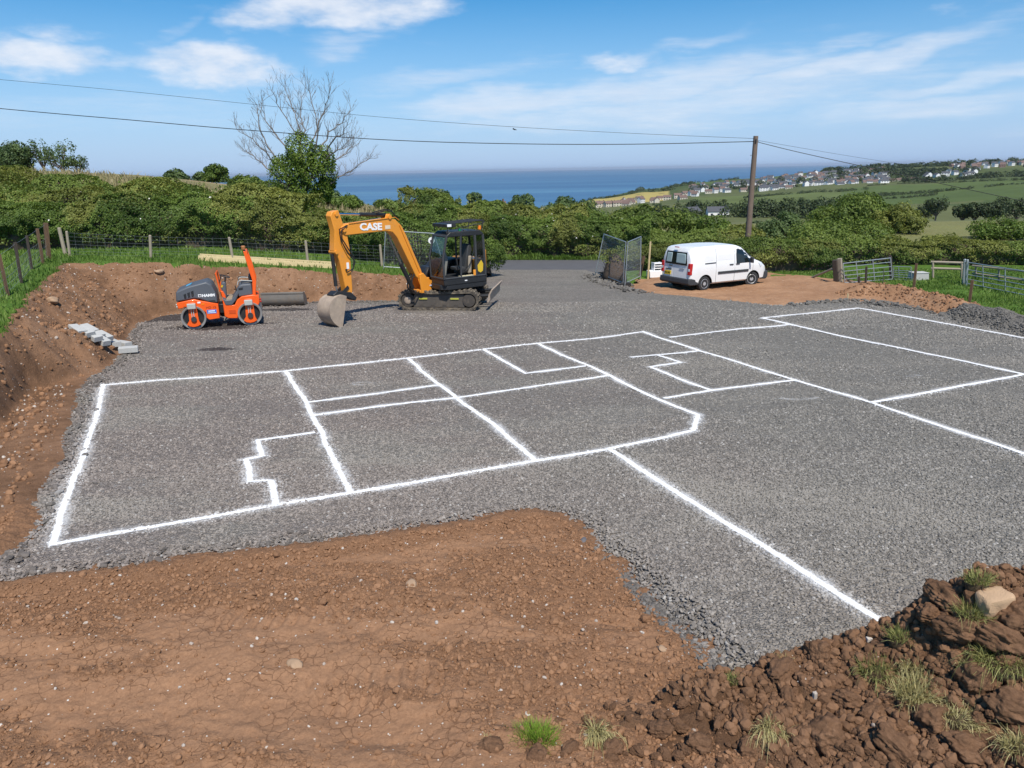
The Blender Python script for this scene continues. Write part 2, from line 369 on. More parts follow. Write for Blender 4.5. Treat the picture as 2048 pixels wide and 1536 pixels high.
def on_ground(px, py, y0=3.0, y1=70.0):         # where the line of sight meets the land
    r = ray(px, py); ys = np.arange(y0, y1, .05); z = CAM_H + r[2]/r[1]*ys; g = ground_z(r[0]/r[1]*ys, ys)
    k = np.argmax(z <= g); return np.array((r[0]/r[1]*ys[k], ys[k], g[k]))
def gzs(x, y): return float(ground_z(np.array([x]), np.array([y]))[0])

# ---- ground materials
def soil_mat(name, c_dark, c_mid, c_light, crack=0.0, stone=1.0, bumpd=.03, fine=1.0):
    m, t, out = mat_nodes(name); co = t('ShaderNodeTexCoord').outputs['Object']
    big = t.noise(co, .55, 5, .6); med = t.noise(co, 4.5, 5, .65); sm = t.noise(co, 26*fine, 4, .7)
    c = t.ramp(t.math('ADD', t.math('MULTIPLY', big, .6), t.math('MULTIPLY', med, .4)), (.36, c_dark), (.5, c_mid), (.64, c_light))
    c = t.mix(t.smooth(sm, .35, .7), t.mix(.4, c, c_dark), c)
    vs = t('ShaderNodeTexVoronoi', {'Vector': co, 'Scale': 13.0*fine, 'Randomness': 1.0}); 
    sel = t.math('MULTIPLY', t.math('GREATER_THAN', t('ShaderNodeSeparateColor', {0: vs.outputs['Color']}).outputs[0], .93), t.math('LESS_THAN', vs.outputs['Distance'], .22))
    pale = t.mix(t('ShaderNodeSeparateColor', {0: vs.outputs['Color']}).outputs[1], (.50, .40, .32), (.62, .60, .56))
    c = t.mix(t.math('MULTIPLY', sel, stone), c, pale)
    h = t.math('ADD', t.math('MULTIPLY', sm, .5), t.math('MULTIPLY', t.noise(co, 90*fine, 3), .22))
    h = t.math('ADD', h, t.math('MULTIPLY', med, .8))
    if crack:
        wv = t('ShaderNodeVectorMath', {0: co, 1: t('ShaderNodeVectorMath', {0: t.noise(co, 3.0, 3, out=1), 'Scale': .12}, operation='SCALE').outputs[0]}, operation='ADD').outputs[0]
        ve = t('ShaderNodeTexVoronoi', {'Vector': wv, 'Scale': 8.5, 'Randomness': .95}, feature='DISTANCE_TO_EDGE').outputs['Distance']
        ve2 = t('ShaderNodeTexVoronoi', {'Vector': wv, 'Scale': 19.0, 'Randomness': 1.0}, feature='DISTANCE_TO_EDGE').outputs['Distance']
        k = t.math('MINIMUM', t.smooth(ve, 0, .055), t.smooth(ve2, -.02, .06, .35, 1))
        msk = t.smooth(t.noise(co, .9, 3), .42, .56)
        k = t.math('SUBTRACT', 1.0, t.math('MULTIPLY', t.math('SUBTRACT', 1.0, k), msk))
        c = t.mix(t.math('MULTIPLY', t.math('SUBTRACT', 1.0, k), crack), c, c_dark)
        h = t.math('ADD', h, t.math('MULTIPLY', k, .55))
    pbsdf(t, out, c, .92, 0, h, bumpd, 1.0, spec=.15); return m
def crust_mat():
    m, t, out = mat_nodes('soil_cracked'); co = t('ShaderNodeTexCoord').outputs['Object']; ra = t('ShaderNodeAttribute', attribute_name='rough').outputs['Fac']
    med = t.noise(co, 3.2, 5, .65); sm = t.noise(co, 34, 4, .7); big = t.noise(co, .6, 3)
    rg = t.smooth(t.math('ADD', ra, t.math('MULTIPLY', t.math('SUBTRACT', med, .5), 1.5)), .15, .85)
    crust = t.mix(t.math('ADD', t.math('MULTIPLY', med, .5), t.math('MULTIPLY', big, .5)), (.255, .136, .074), (.385, .222, .127)); loose = t.mix(sm, (.205, .108, .058), (.345, .194, .110))
    c = t.mix(rg, crust, loose); c = t.mix(t.smooth(sm, .3, .7), t.mix(.35, c, (.10, .05, .026)), c)
    vs = t('ShaderNodeTexVoronoi', {'Vector': co, 'Scale': 30.0, 'Randomness': 1.0}); vc = t('ShaderNodeSeparateColor', {0: vs.outputs['Color']}).outputs
    c = t.mix(t.math('MULTIPLY', t.math('GREATER_THAN', vc[0], .965), t.math('LESS_THAN', vs.outputs['Distance'], .25)), c, t.mix(vc[1], (.45, .33, .24), (.66, .62, .56)))
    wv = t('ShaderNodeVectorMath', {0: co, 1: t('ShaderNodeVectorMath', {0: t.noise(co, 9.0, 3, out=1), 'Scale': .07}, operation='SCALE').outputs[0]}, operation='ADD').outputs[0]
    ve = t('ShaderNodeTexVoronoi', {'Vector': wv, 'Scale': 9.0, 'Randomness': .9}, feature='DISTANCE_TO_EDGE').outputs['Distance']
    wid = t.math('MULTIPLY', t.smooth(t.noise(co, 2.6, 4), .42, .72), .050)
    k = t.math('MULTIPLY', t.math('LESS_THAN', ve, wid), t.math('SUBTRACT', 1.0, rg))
    c = t.mix(t.math('MULTIPLY', k, .6), c, (.130, .064, .034))  # crack lines darkened in the colour: shade in the gaps and moister soil
    h = t.math('ADD', t.math('MULTIPLY', sm, t.math('ADD', t.math('MULTIPLY', rg, .8), .22)), t.math('MULTIPLY', t.noise(co, 110, 3), .16)); h = t.math('SUBTRACT', h, t.math('MULTIPLY', k, .8)); h = t.math('ADD', h, t.math('MULTIPLY', med, .5))
    pbsdf(t, out, c, .95, 0, h, .035, 1.0, spec=.12); return m
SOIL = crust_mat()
BANK = soil_mat('soil_bank', (.150, .082, .045), (.268, .150, .085), (.368, .214, .126), stone=.8, bumpd=.06, fine=1.3)
ORANGE = soil_mat('soil_track', (.26, .140, .075), (.35, .200, .112), (.43, .260, .155), stone=.6, bumpd=.03)
HEAP = soil_mat('soil_heap', (.130, .070, .039), (.212, .119, .067), (.295, .172, .100), stone=.35, bumpd=.09, fine=1.6)
HEAPC = soil_mat('clod_lump', (.105, .057, .032), (.170, .094, .053), (.240, .137, .080), stone=.0, bumpd=.012, fine=.3)
def clod_mat(name, a, b):
    m, t, out = mat_nodes(name); co = t('ShaderNodeTexCoord').outputs['Object']; r = t('ShaderNodeObjectInfo').outputs['Random']
    n = t.noise(co, 30, 4, .7); c = t.mix(t.math('ADD', t.math('MULTIPLY', r, .6), t.math('MULTIPLY', n, .4)), a, b)
    pbsdf(t, out, c, .95, 0, n, .0012, 1.0, spec=.1); return m
CLOD = clod_mat('clod_brown', (.175, .094, .051), (.335, .186, .104)); CLODH = clod_mat('clod_dark', (.108, .059, .033), (.245, .138, .079))
PEBBLE = clod_mat('pebble_pale', (.26, .18, .13), (.62, .58, .52))

def gravel_mats():
    # base: stones drawn cell by cell with relief; colour drifts between purple-brown and blue-grey slate dust
    m, t, out = mat_nodes('gravel_base'); co = t('ShaderNodeTexCoord').outputs['Object']
    v = t('ShaderNodeTexVoronoi', {'Vector': co, 'Scale': 29.0, 'Randomness': 1.0}); e = t('ShaderNodeTexVoronoi', {'Vector': co, 'Scale': 29.0, 'Randomness': 1.0}, feature='DISTANCE_TO_EDGE')
    sc = t('ShaderNodeSeparateColor', {0: v.outputs['Color']}).outputs
    x = t('ShaderNodeSeparateXYZ', {0: co}).outputs
    warm = t.smooth(t.math('ADD', x[0], t.math('MULTIPLY', t.noise(co, .25, 4), 14)), 2, 14, 1.0, 0.0)
    base = t.mix(warm, (.218, .202, .174), (.232, .198, .172))
    dust = t.smooth(t.noise(t('ShaderNodeVectorMath', {0: co, 1: (.35, 1, 1)}, operation='MULTIPLY').outputs[0], .6, 5, .62), .46, .66)
    base = t.mix(t.math('MULTIPLY', dust, .8), base, (.262, .240, .205))
    wet = t.smooth(t.noise(co, .5, 5, .65), .66, .76)
    base = t.mix(t.math('MULTIPLY', wet, .4), base, (.085, .070, .062))
    dark_patch_fac = t('ShaderNodeAttribute', attribute_name='damp').outputs['Fac']
    base = t.mix(t.math('MULTIPLY', t.smooth(t.math('ADD', dark_patch_fac, t.math('MULTIPLY', t.math('SUBTRACT', t.noise(co, 1.6, 5), .5), 1.2)), .35, .62), .85), base, (.048, .038, .036))
    cell = t.mix(sc[0], (.72, .72, .72), (1.32, 1.32, 1.32))
    c = t.mix(1.0, base, cell, 'MULTIPLY')
    c = t.mix(t.math('MULTIPLY', t.math('GREATER_THAN', sc[1], .97), .7), c, (.42, .40, .37))
    h = t.math('ADD', t.math('MULTIPLY', t.smooth(e.outputs['Distance'], 0, .3), .7), t.math('MULTIPLY', sc[2], .6))
    pbsdf(t, out, c, .85, 0, h, .022, 1.0, spec=.25)
    # loose stones; value 'paint' is the line-marking spray on each stone
    for nm_, kk in (('gravel_stone', 1.0), ('gravel_coarse', .58)):
     m2, t, out = mat_nodes(nm_); r = t('ShaderNodeObjectInfo').outputs['Random']; pos = t('ShaderNodeNewGeometry').outputs['Position']
     co = t('ShaderNodeTexCoord').outputs['Object']
     x = t('ShaderNodeSeparateXYZ', {0: pos}).outputs
     warm = t.smooth(t.math('ADD', x[0], t.math('MULTIPLY', t.noise(pos, .25, 2), 14)), 2, 14, 1.0, 0.0)
     a = t.mix(warm, (.112, .104, .090), (.132, .110, .095)); b = t.mix(warm, (.296, .275, .240), (.304, .256, .218))
     c = t.mix(r, a, b)
     r2 = t.math('FRACT', t.math('MULTIPLY', r, 37.7))
     c = t.mix(t.math('GREATER_THAN', r2, .975), c, (.40, .38, .35))
     dust = t.smooth(t.noise(t('ShaderNodeVectorMath', {0: pos, 1: (.35, 1, 1)}, operation='MULTIPLY').outputs[0], .6, 3, .62), .46, .66)
     c = t.mix(t.math('MULTIPLY', dust, .65), c, (.270, .246, .210))
     c = t.mix(t.math('MULTIPLY', t.noise(co, 2.5, 1), .35), c, (.26, .25, .24))
     c = t.mix(1.0, c, (kk, kk, kk), 'MULTIPLY')
     p = t('ShaderNodeAttribute', attribute_name='paint', attribute_type='INSTANCER').outputs['Fac']
     c = t.mix(p, c, (.82, .82, .81))
     pbsdf(t, out, c, .8, 0, None, spec=.3)
    # sprayed line on the ground between the stones
    m3, t, out = mat_nodes('line_paint'); co = t('ShaderNodeTexCoord').outputs['Object']
    ac = t('ShaderNodeAttribute', attribute_name='across').outputs['Fac']
    n1 = t.noise(co, 7.0, 5, .75); n2 = t.noise(co, 60.0, 3, .7)
    edge = t.math('ADD', ac, t.math('ADD', t.math('MULTIPLY', t.math('SUBTRACT', n1, .5), .42), t.math('MULTIPLY', t.math('SUBTRACT', n2, .5), .45)))
    core = t.math('MULTIPLY', t.smooth(edge, .17, .34, 1.0, 0.0), t.smooth(t.noise(co, 14.0, 4, .7), .28, .46, .55, 1.0))
    mist = t.math('MULTIPLY', t.smooth(ac, .25, 1.0, .62, 0.0), t.smooth(t.math('ADD', t.math('MULTIPLY', n2, .6), t.math('MULTIPLY', t.noise(co, 1.7, 3), .6)), .50, .78))
    al = t.math('MAXIMUM', core, mist)
    d = t('ShaderNodeBsdfDiffuse', {'Color': (.82, .82, .81, 1)}); tr = t('ShaderNodeBsdfTransparent')
    mx = t('ShaderNodeMixShader', {0: al, 1: tr.outputs[0], 2: d.outputs[0]}); t.l.new(mx.outputs[0], out.inputs[0])
    return m, MATS['gravel_stone'], m3
GRAVEL, GSTONE, PAINT = gravel_mats(); GCOARSE = MATS['gravel_coarse']

def grass_mat():
    m, t, out = mat_nodes('grass_ground'); co = t('ShaderNodeTexCoord').outputs['Object']
    n = t.noise(co, .35, 5, .6); n2 = t.noise(co, 6, 4, .7); dry = t('ShaderNodeAttribute', attribute_name='dry').outputs['Fac']
    c = t.ramp(t.math('ADD', t.math('MULTIPLY', n, .5), t.math('MULTIPLY', n2, .5)), (.35, (.050, .098, .016)), (.52, (.082, .155, .025)), (.68, (.125, .195, .040)))
    c = t.mix(t.math('MULTIPLY', dry, t.smooth(n2, .25, .6, .55, 1)), c, (.27, .21, .115))
    pbsdf(t, out, c, .9, 0, n2, .08, 1.0, spec=.1); return m
GRASS = grass_mat()
def struct(o): o['kind'] = 'structure'; return o
# ---- general ground (grass) near, hills and sea far
def low_z(x, y):                                 # drops below the pieces that are laid on it
    z = ground_z(x, y); s = np.maximum(sdf(x, y, PAD), sdf(x, y, LOW))
    inl = sstep(-.9, -.2, s)*(x < 14.2)*((y < 34) | (sdf(x, y, PAD) > -.8))
    t = bank_t(x, y); face = (t > 0) & (t < 1) & (y < 32)
    z = z + fbm(x*.6, y*.6, 3, 3)*.10*(1-inl)
    z = z - .3*((np.abs(y-ROAD_Y(x)) < 2.6) & (x < 12.4) & (x > -16))
    return np.where(face, z-.55, z-.45*inl)
def dry_attr(x, y): return .8*sstep(47, 56, y + fbm(x*.2, y*.2, 3, 8)*9)*sstep(-4, -9, x) + .6*sstep(45, 51, y)*sstep(7, 11, x)
ground = struct(grid_patch('ground', np.arange(-75, 75.1, .5), np.arange(-25, 72.1, .5), low_z, GRASS, attrs={'dry': dry_attr}))
# hills
us = np.concatenate([np.linspace(CU[0], CU[1], 20)[:-1], np.linspace(CU[1], CU[3], 40)[:-1], np.linspace(CU[3], CU[-2], 220)[:-1], np.linspace(CU[-2], CU[-1], 30)])
yr_ = np.exp(np.linspace(math.log(66), math.log(3300), 190))
U, Y = np.meshgrid(us, yr_); X = U*Y
Zh = ground_z(X, Y) + fbm(X*.01, Y*.01, 4, 21)*np.clip(Y*.004, 0, 4)*sstep(120, 300, Y) - .1
def pxof(u): return np.interp(u, CU, list(COLS))
PXm = pxof(U)
f1, f2, cid = voro(X/170+Y/900, Y/260, 31)
fc = np.stack([.070+.055*cid, .096+.040*cid, .036+.025*cid], -1)
dryc = sstep(.2, -.2, U)*sstep(180, 100, Y)
fc = fc*(1-dryc[..., None]) + np.array((.27, .21, .12))*dryc[..., None]
def fieldset(mask, col):
    global fc; fc = np.where(mask[..., None], np.array(col)*(0.92+.16*cid[..., None]), fc)
fieldset((PXm > 1150) & (PXm < 1340) & (Y > 1180) & (Y < 1700), (.42, .34, .12))
fieldset((PXm > 1030) & (PXm < 1110) & (Y > 900) & (Y < 1100), (.36, .30, .12))
fieldset((PXm > 1380) & (Y < 360), (.150, .160, .080))
fieldset((PXm > 1390) & (PXm < 1720) & (Y > 610) & (Y < 1120), (.112, .140, .050))
fieldset((PXm > 1720) & (Y > 600) & (Y < 860), (.082, .114, .040))
fieldset((PXm > 1690) & (Y > 860) & (Y < 1220), (.090, .122, .042))
fieldset((PXm > 1200) & (PXm < 1560) & (Y > 1850), (.090, .125, .046))
ny, nx = U.shape; idx = np.arange(nx*ny).reshape(ny, nx); Q = np.stack([idx[:-1, :-1], idx[:-1, 1:], idx[1:, 1:], idx[1:, :-1]], -1).reshape(-1, 4)
m, t, out = mat_nodes('hill_fields'); co = t('ShaderNodeTexCoord').outputs['Object']
fcn = t('ShaderNodeAttribute', attribute_name='fcol').outputs['Color']; n = t.noise(co, .03, 6, .65)
n3 = t.noise(t('ShaderNodeVectorMath', {0: co, 1: (1, .25, 1)}, operation='MULTIPLY').outputs[0], .06, 4)
pbsdf(t, out, t.mix(1.0, fcn, t.mix(t.math('ADD', t.math('MULTIPLY', n, .5), t.math('MULTIPLY', n3, .5)), (.62, .62, .62), (1.3, 1.3, 1.25)), 'MULTIPLY'), .95, spec=.05)
struct(link('hills', fast_mesh('hills', np.stack([X, Y, Zh], -1).reshape(-1, 3), Q, {'fcol': fc.reshape(-1, 3)}), m, None, 4))
def far_z(x, y): return float(ground_z(np.array([x]), np.array([y]))[0])
def at(px, y):                                   # a spot on the far land in the direction of a photo column
    u = np.interp(px, list(COLS), CU); return np.array((u*y, y, far_z(u*y, y)))
# sea
SEA = -85.0
rr = np.exp(np.linspace(math.log(500), math.log(70000), 60)); th = np.linspace(-1.25, 1.25, 90)
Rr, Th = np.meshgrid(rr, th); V = np.stack([Rr*np.sin(Th), Rr*np.cos(Th), np.full(Rr.shape, SEA)], -1).reshape(-1, 3)
idx = np.arange(60*90).reshape(90, 60); Q = np.stack([idx[:-1, :-1], idx[1:, :-1], idx[1:, 1:], idx[:-1, 1:]], -1).reshape(-1, 4)
m, t, out = mat_nodes('sea_water'); co = t('ShaderNodeTexCoord').outputs['Object']
st = t('ShaderNodeVectorMath', {0: co, 1: (.00022, .0011, 1)}, operation='MULTIPLY').outputs[0]
n = t.noise(st, 1.0, 5, .6)
c = t.ramp(n, (.36, (.050, .122, .222)), (.52, (.066, .156, .265)), (.66, (.096, .210, .310)))
b = pbsdf(t, out, c, .55, 0, t.noise(co, .05, 3), 2.0, .5, spec=.12)
struct(link('sea', fast_mesh('sea', V, Q), m, None, 4))
# ---- the gravel pad
def pad_edge(x, y): return sdf(x, y, PAD) + fbm(x*1.3, y*1.3, 4, 12)*.30*sstep(7, 14, y) + fbm(x*3, y*3, 3, 14)*.10
def pad_z(x, y):
    s = pad_edge(x, y)
    return plane(x, y) + fbm(x*.35, y*.35, 3, 4)*.05 - .11*(1-sstep(-.05, .40, s)) - .30*(1-sstep(-.40, -.02, s))
dark_patches = [(gp(335, 636), 1.5, .9), (gp(425, 655), 1.6, .5), (gp(428, 697), .55, .25), (gp(565, 620), 1.4, .4), (gp(470, 648), 1.6, .35)]  # centres and sizes of darker patches on the gravel around the roller
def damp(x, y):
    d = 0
    for c, sx_, sy_ in dark_patches: d = np.maximum(d, np.exp(-(((x-c[0])/sx_)**2 + ((y-c[1])/sy_)**2)))
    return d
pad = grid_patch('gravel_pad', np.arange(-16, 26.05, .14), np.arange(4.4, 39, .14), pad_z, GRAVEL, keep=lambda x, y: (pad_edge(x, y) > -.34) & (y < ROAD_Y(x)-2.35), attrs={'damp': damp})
struct(pad)
# white layout lines, each its own marking on the pad
LINES = [[(207,772),(570,742)], [(570,742),(815,715),(1075,688),(1285,664)], [(207,772),(196,820),(150,955),(105,1089)], [(105,1089),(548,1015),(703,988),(1070,920),(1217,899)],
  [(570,742),(612,806),(660,905),(703,988)], [(815,715),(878,770),(985,848),(1070,919)], [(612,806),(745,789),(880,770)], [(626,832),(770,812),(912,796),(1090,770),(1217,753)],
  [(968,700),(1051,747),(1168,735)], [(1075,688),(1218,753),(1310,797),(1396,831),(1386,864),(1330,878),(1217,899)], [(627,866),(517,883),(524,915),(490,922),(500,966),(540,965),(553,1013)],
  [(1217,899),(1320,965),(1500,1075),(1640,1165),(1800,1268)], [(1285,664),(1400,702),(1590,761),(1745,807),(1900,858),(2048,908),(2300,995)], [(1262,717),(1400,702)], [(1318,713),(1362,727),(1300,737),(1424,782)],
  [(1330,798),(1430,781),(1592,761)], [(1340,675),(1480,659),(1580,651)], [(1522,638),(1588,652),(1800,697),(2045,752),(2300,810)], [(1525,638),(1715,618)], [(1715,618),(1880,645),(2048,676),(2300,722)], [(1745,806),(1860,785),(2045,753)]]
WL = []
for k, L in enumerate(LINES):
    P = np.array([gp(*p)[:2] for p in L]); pts = [P[0]]
    for a, b in zip(P[:-1], P[1:]):
        n = max(2, int(np.hypot(*(b-a))/.45)); pts += [a+(b-a)*i/n for i in range(1, n+1)]
    pts = np.array(pts); w2 = RNG.normal(0, .013, len(pts)) + fbm(pts[:, 0]*.9, pts[:, 1]*.9, 2, 40)*.03
    pts[1:-1] += w2[1:-1, None]*np.array((.7, .7)); WL.append(pts.copy())
    tg = np.gradient(pts, axis=0); tg /= np.linalg.norm(tg, axis=1)[:, None]; nr = np.stack([-tg[:, 1], tg[:, 0]], 1)
    ext = pts.copy(); ext[0] -= tg[0]*.03; ext[-1] += tg[-1]*.03
    hw = .19; cols = (-1, 0, 1); V, A = [], []
    for c in cols:
        q = ext + nr*hw*c; z = pad_z(q[:, 0], q[:, 1]) + .006 + .0009*k
        V.append(np.stack([q[:, 0], q[:, 1], z], 1)); A.append(np.full(len(q), abs(c)))
    n = len(ext); F = [(i+c*n, i+1+c*n, i+1+(c+1)*n, i+(c+1)*n) for c in (0, 1) for i in range(n-1)]
    link('line_marking', fast_mesh('line_marking', np.concatenate(V), np.array(F), {'across': np.concatenate(A)}), PAINT, pad)
def paint_at(x, y):
    d = np.full(len(x), 9.0)
    for p in WL: d = np.minimum(d, seg_dist(x, y, p, False))
    jit = fbm(x*6, y*6, 3, 41)*.035
    core = d < .036 + jit*1.3
    mist = np.exp(-np.maximum(d-.06, 0)/.07)*.75*RNG.random(len(x))**1.3
    return np.where(core, .97, np.where(d < .4, mist, 0))
# scribbled paint marks
for px, py, rx in ((725, 766, .22), (1595, 793, .42), (1355, 724, .25), (1830, 752, .14)):
    c = gp(px, py); q = np.linspace(3.5, 5.9, 14) if rx > .3 else np.linspace(0, 5.2, 12)
    pts = np.stack([c[0]+rx*np.cos(q), c[1]+rx*.55*np.sin(q)], 1); tg = np.gradient(pts, axis=0); tg /= np.linalg.norm(tg, axis=1)[:, None]; nr = np.stack([-tg[:, 1], tg[:, 0]], 1)
    V = np.concatenate([np.stack([*(pts+nr*.11*c_).T, pad_z(*(pts+nr*.11*c_).T)+.005], 1) for c_ in (-1, 0, 1)]); n = len(pts)
    link('paint_scribble', fast_mesh('paint_scribble', V, np.array([(i+c_*n, i+1+c_*n, i+1+(c_+1)*n, i+(c_+1)*n) for c_ in (0, 1) for i in range(n-1)]), {'across': np.repeat([1.0, .36, 1.0], n)}), PAINT, pad)
# loose stones on the pad
def pad_stones(n, y0, y1, x0, x1, s0, s1, lift=.2):
    x, y = RNG.uniform(x0, x1, n), RNG.uniform(y0, y1, n)
    e = pad_edge(x, y); clear_k = (damp(x, y) < .45 + .2*RNG.random(n)) & ~((np.abs(x+2.4) < 1.7) & (np.abs(y-26.2) < 1.35)); worn = sstep(.02, .22, fbm(x*.22+4, y*.5, 4, 44))
    k = clear_k & (e > -.16) & ((RNG.random(n) > .72*worn) | (e < .5)) & (np.abs(x) < .80*y+1.2); x, y, e = x[k], y[k], e[k]
    s = RNG.uniform(s0, s1, len(x))*np.where(e < .4, RNG.uniform(.9, 1.35, len(x)), 1)
    S = np.stack([s*RNG.uniform(.8, 1.3, len(x)), s*RNG.uniform(.55, .9, len(x)), s*RNG.uniform(.35, .6, len(x))], 1)
    z = pad_z(x, y) + s*lift*RNG.uniform(-.6, 1.0, len(x)) + np.where(e < .3, RNG.uniform(0, .03, len(x)), 0)
    R = np.stack([RNG.normal(0, .45, len(x)), RNG.normal(0, .45, len(x)), RNG.uniform(0, 6.28, len(x))], 1)
    return np.stack([x, y, z], 1), S, R, paint_at(x, y)
parts_ = [pad_stones(125000, 4.6, 11, -9, 10, .014, .028), pad_stones(85000, 11, 18, -13, 15, .015, .028), pad_stones(52000, 18, 27, -14, 22, .022, .038, .1)]
P_, S_, R_, A_ = [np.concatenate(q) for q in zip(*parts_)]
scatter('loose_gravel', P_, S_, R_, GSTONE, pad, subdiv=0, amp=.30, attrs={'paint': A_})
# coarse stones tipped along the left and far-right edges of the pad
def edge_stones(n, pts, spread, s0, s1, z=0.0):
    pts = np.array(pts)[:, :2]; L = np.cumsum(np.r_[0, np.hypot(*np.diff(pts, axis=0).T)]); u = RNG.uniform(0, L[-1], n)
    x = np.interp(u, L, pts[:, 0]) + RNG.normal(0, spread, n); y = np.interp(u, L, pts[:, 1]) + RNG.normal(0, spread*1.3, n)
    s = RNG.uniform(s0, s1, n)*RNG.choice([1, 1, 1, 1.7], n); S = np.stack([s, s*.75, s*.5], 1)
    zz = np.maximum(pad_z(x, y), plane(x, y)-.1) + s*.35 + z
    return np.stack([x, y, zz], 1), S, rand_rot(n, .6), paint_at(x, y)
E_ = [edge_stones(1500, [gp(*p) for p in ((195,752),(150,800),(125,880),(85,965),(40,1050),(0,1110),(-60,1150))], .18, .018, .042),
      edge_stones(900, [gp(*p) for p in ((285,652),(262,665),(240,712),(205,745))], .16, .018, .04), edge_stones(700, [gp(*p) for p in ((420,620),(640,603),(790,602))], .2, .02, .05),
      edge_stones(2200, [gp(*p) for p in ((1180,1080),(1300,1190),(1440,1325),(1500,1358))], .05, .012, .024), edge_stones(900, [gp(*p) for p in ((0,1168),(400,1115),(700,1078))], .10, .018, .034),
      edge_stones(1300, [gp(*p) for p in ((1560,604),(1700,600),(1830,614),(1900,625),(1990,648))], .30, .03, .07), edge_stones(700, [gp(*p) for p in ((1195,552),(1215,566),(1250,574),(1300,582))], .3, .04, .09)]
P_, S_, R_, A_ = [np.concatenate(q) for q in zip(*E_)]
scatter('coarse_gravel', P_, S_, R_, GCOARSE, pad, subdiv=0, amp=.34, attrs={'paint': A_})

# ---- foreground subsoil, dried and cracked
def soil_rough(x, y): return np.maximum(sstep(-.34, .34, fbm(x*.42+1, y*1.7+x*.3, 5, 54, .62)), 1-sstep(.05, .45, -sdf(x, y, PAD)))
def soil_z(x, y):
    s = -sdf(x, y, PAD)
    right = sstep(-.2, 1.6, x)
    z = plane(x, y) - .04 - .06*right + .07*np.exp(-(s/.16)**2)*(1-right)*(y < 9.6)
    z = z + fbm(x*.5, y*.8, 3, 50)*.12*sstep(.1, .6, s)
    ridge = np.sin((y*1.0+x*.28+fbm(x*.6, y*.6, 3, 52)*1.0)*5.2)        # worn machine tracks running across
    rm = sstep(-.05, .25, fbm(x*.45+3, y*.9, 3, 53)); z = z + .020*ridge*rm
    rough = soil_rough(x, y)                # crumbly against crusted patches
    for y_, a_ in ((6.95, .10), (5.75, .16), (7.9, .05)):                # prints of crawler tracks
        dd = np.abs(y-(y_+a_*x+.12*np.sin(x*.7))); bm_ = (1-sstep(.18, .26, dd))*sstep(-.12, .12, fbm(x*.8, y*.8, 2, 64)); z = z - bm_*(.018 - .016*np.sin(x*48+dd*6))
    f1, f2, c = voro(x*9, y*9, 55); z = z + rough*np.sqrt(np.maximum(0, .42-f1**2))*.030*(c > .25)
    f1b, f2b, cb = voro(x*22, y*22, 57); z = z + rough*np.sqrt(np.maximum(0, .30-f1b**2))*.012
    wx, wy = x+fbm(x*3, y*3, 2, 58)*.06, y+fbm(x*3, y*3, 2, 59)*.06
    g1, g2, _ = voro(wx*9, wy*9, 60); z = z + (1-rough)*.010*sstep(.0, .2, g2-g1)*(_-.3)
    return z + fbm(x*14, y*14, 3, 61)*.014 + fbm(x*4, y*6, 3, 62)*.030
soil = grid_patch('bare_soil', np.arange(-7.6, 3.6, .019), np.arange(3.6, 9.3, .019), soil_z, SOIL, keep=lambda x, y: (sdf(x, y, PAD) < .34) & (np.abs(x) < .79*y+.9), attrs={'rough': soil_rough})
struct(soil)
def soil_scatter(name, n, s0, s1, mat_, sub, dens=None, squash=.8):
    x, y = RNG.uniform(-7, 3, n), RNG.uniform(3.8, 9.0, n); k = (sdf(x, y, PAD) < -.05) & (np.abs(x) < .79*y+.7)
    if dens: k &= RNG.random(n) < soil_rough(x, y)*.95 + dens
    x, y = x[k], y[k]; s = s0*(s1/s0)**(RNG.random(len(x))**2.4); S = s[:, None]*RNG.uniform(.65, 1.25, (len(x), 3))
    return scatter(name, np.stack([x, y, soil_z(x, y)+s*.25], 1), S, rand_rot(len(x), .7), mat_, soil, subdiv=sub, amp=.36, squash=squash, smooth=False)
soil_scatter('soil_crumbs', 70000, .005, .030, CLOD, 1, .04)
soil_scatter('soil_clods', 700, .025, .06, CLOD, 2, .02)
soil_scatter('pebbles', 1700, .005, .022, PEBBLE, 1, .6)

# ---- the cut bank on the left and behind the machines
def grass_edge(x, y): return sdf(x, y, GRASSL) + fbm(x*2.2, y*2.2, 3, 71)*.22
def bank_z(x, y):
    z = ground_z(x, y); t = bank_t(x, y); wgt = sstep(0, .12, t)*(1-.6*sstep(.85, 1, t))
    f1, f2, c = voro(x*2.6, y*2.6, 72)
    z = z + wgt*(fbm(x*1.1, y*1.1, 4, 73)*.30 + np.sqrt(np.maximum(0, .5-f1**2))*.10*(c > .4)) + fbm(x*6, y*6, 3, 74)*.05*np.maximum(wgt, .25)
    return z - .03*(t <= 0) - .05*sstep(-.02, .25, sdf(x, y, PAD)) + .03*sstep(.93, 1, t)
bank = grid_patch('earth_bank', np.arange(-17, .7, .065), np.arange(4.6, 32, .065), bank_z, BANK,
                  keep=lambda x, y: (sdf(x, y, PAD) < .25) & (grass_edge(x, y) < .06) & ((sdf(x, y, LOW) < .1) | (x < -4.4)) & (y > 7.0) & ((y > 9.6) | (x < -5.2)))
struct(bank)
def bank_scatter(name, n, s0, s1, mt, sub):
    x, y = RNG.uniform(-16, 0, n), RNG.uniform(8, 31, n); k = (sdf(x, y, PAD) < -.1) & (grass_edge(x, y) < -.05) & ((sdf(x, y, LOW) < 0) | (x < -4.4)); x, y = x[k], y[k]
    s = s0*(s1/s0)**(RNG.random(len(x))**2.2); S = s[:, None]*RNG.uniform(.65, 1.25, (len(x), 3))
    scatter(name, np.stack([x, y, bank_z(x, y)+s*.2], 1), S, rand_rot(len(x)), mt, bank, subdiv=sub, amp=.36)
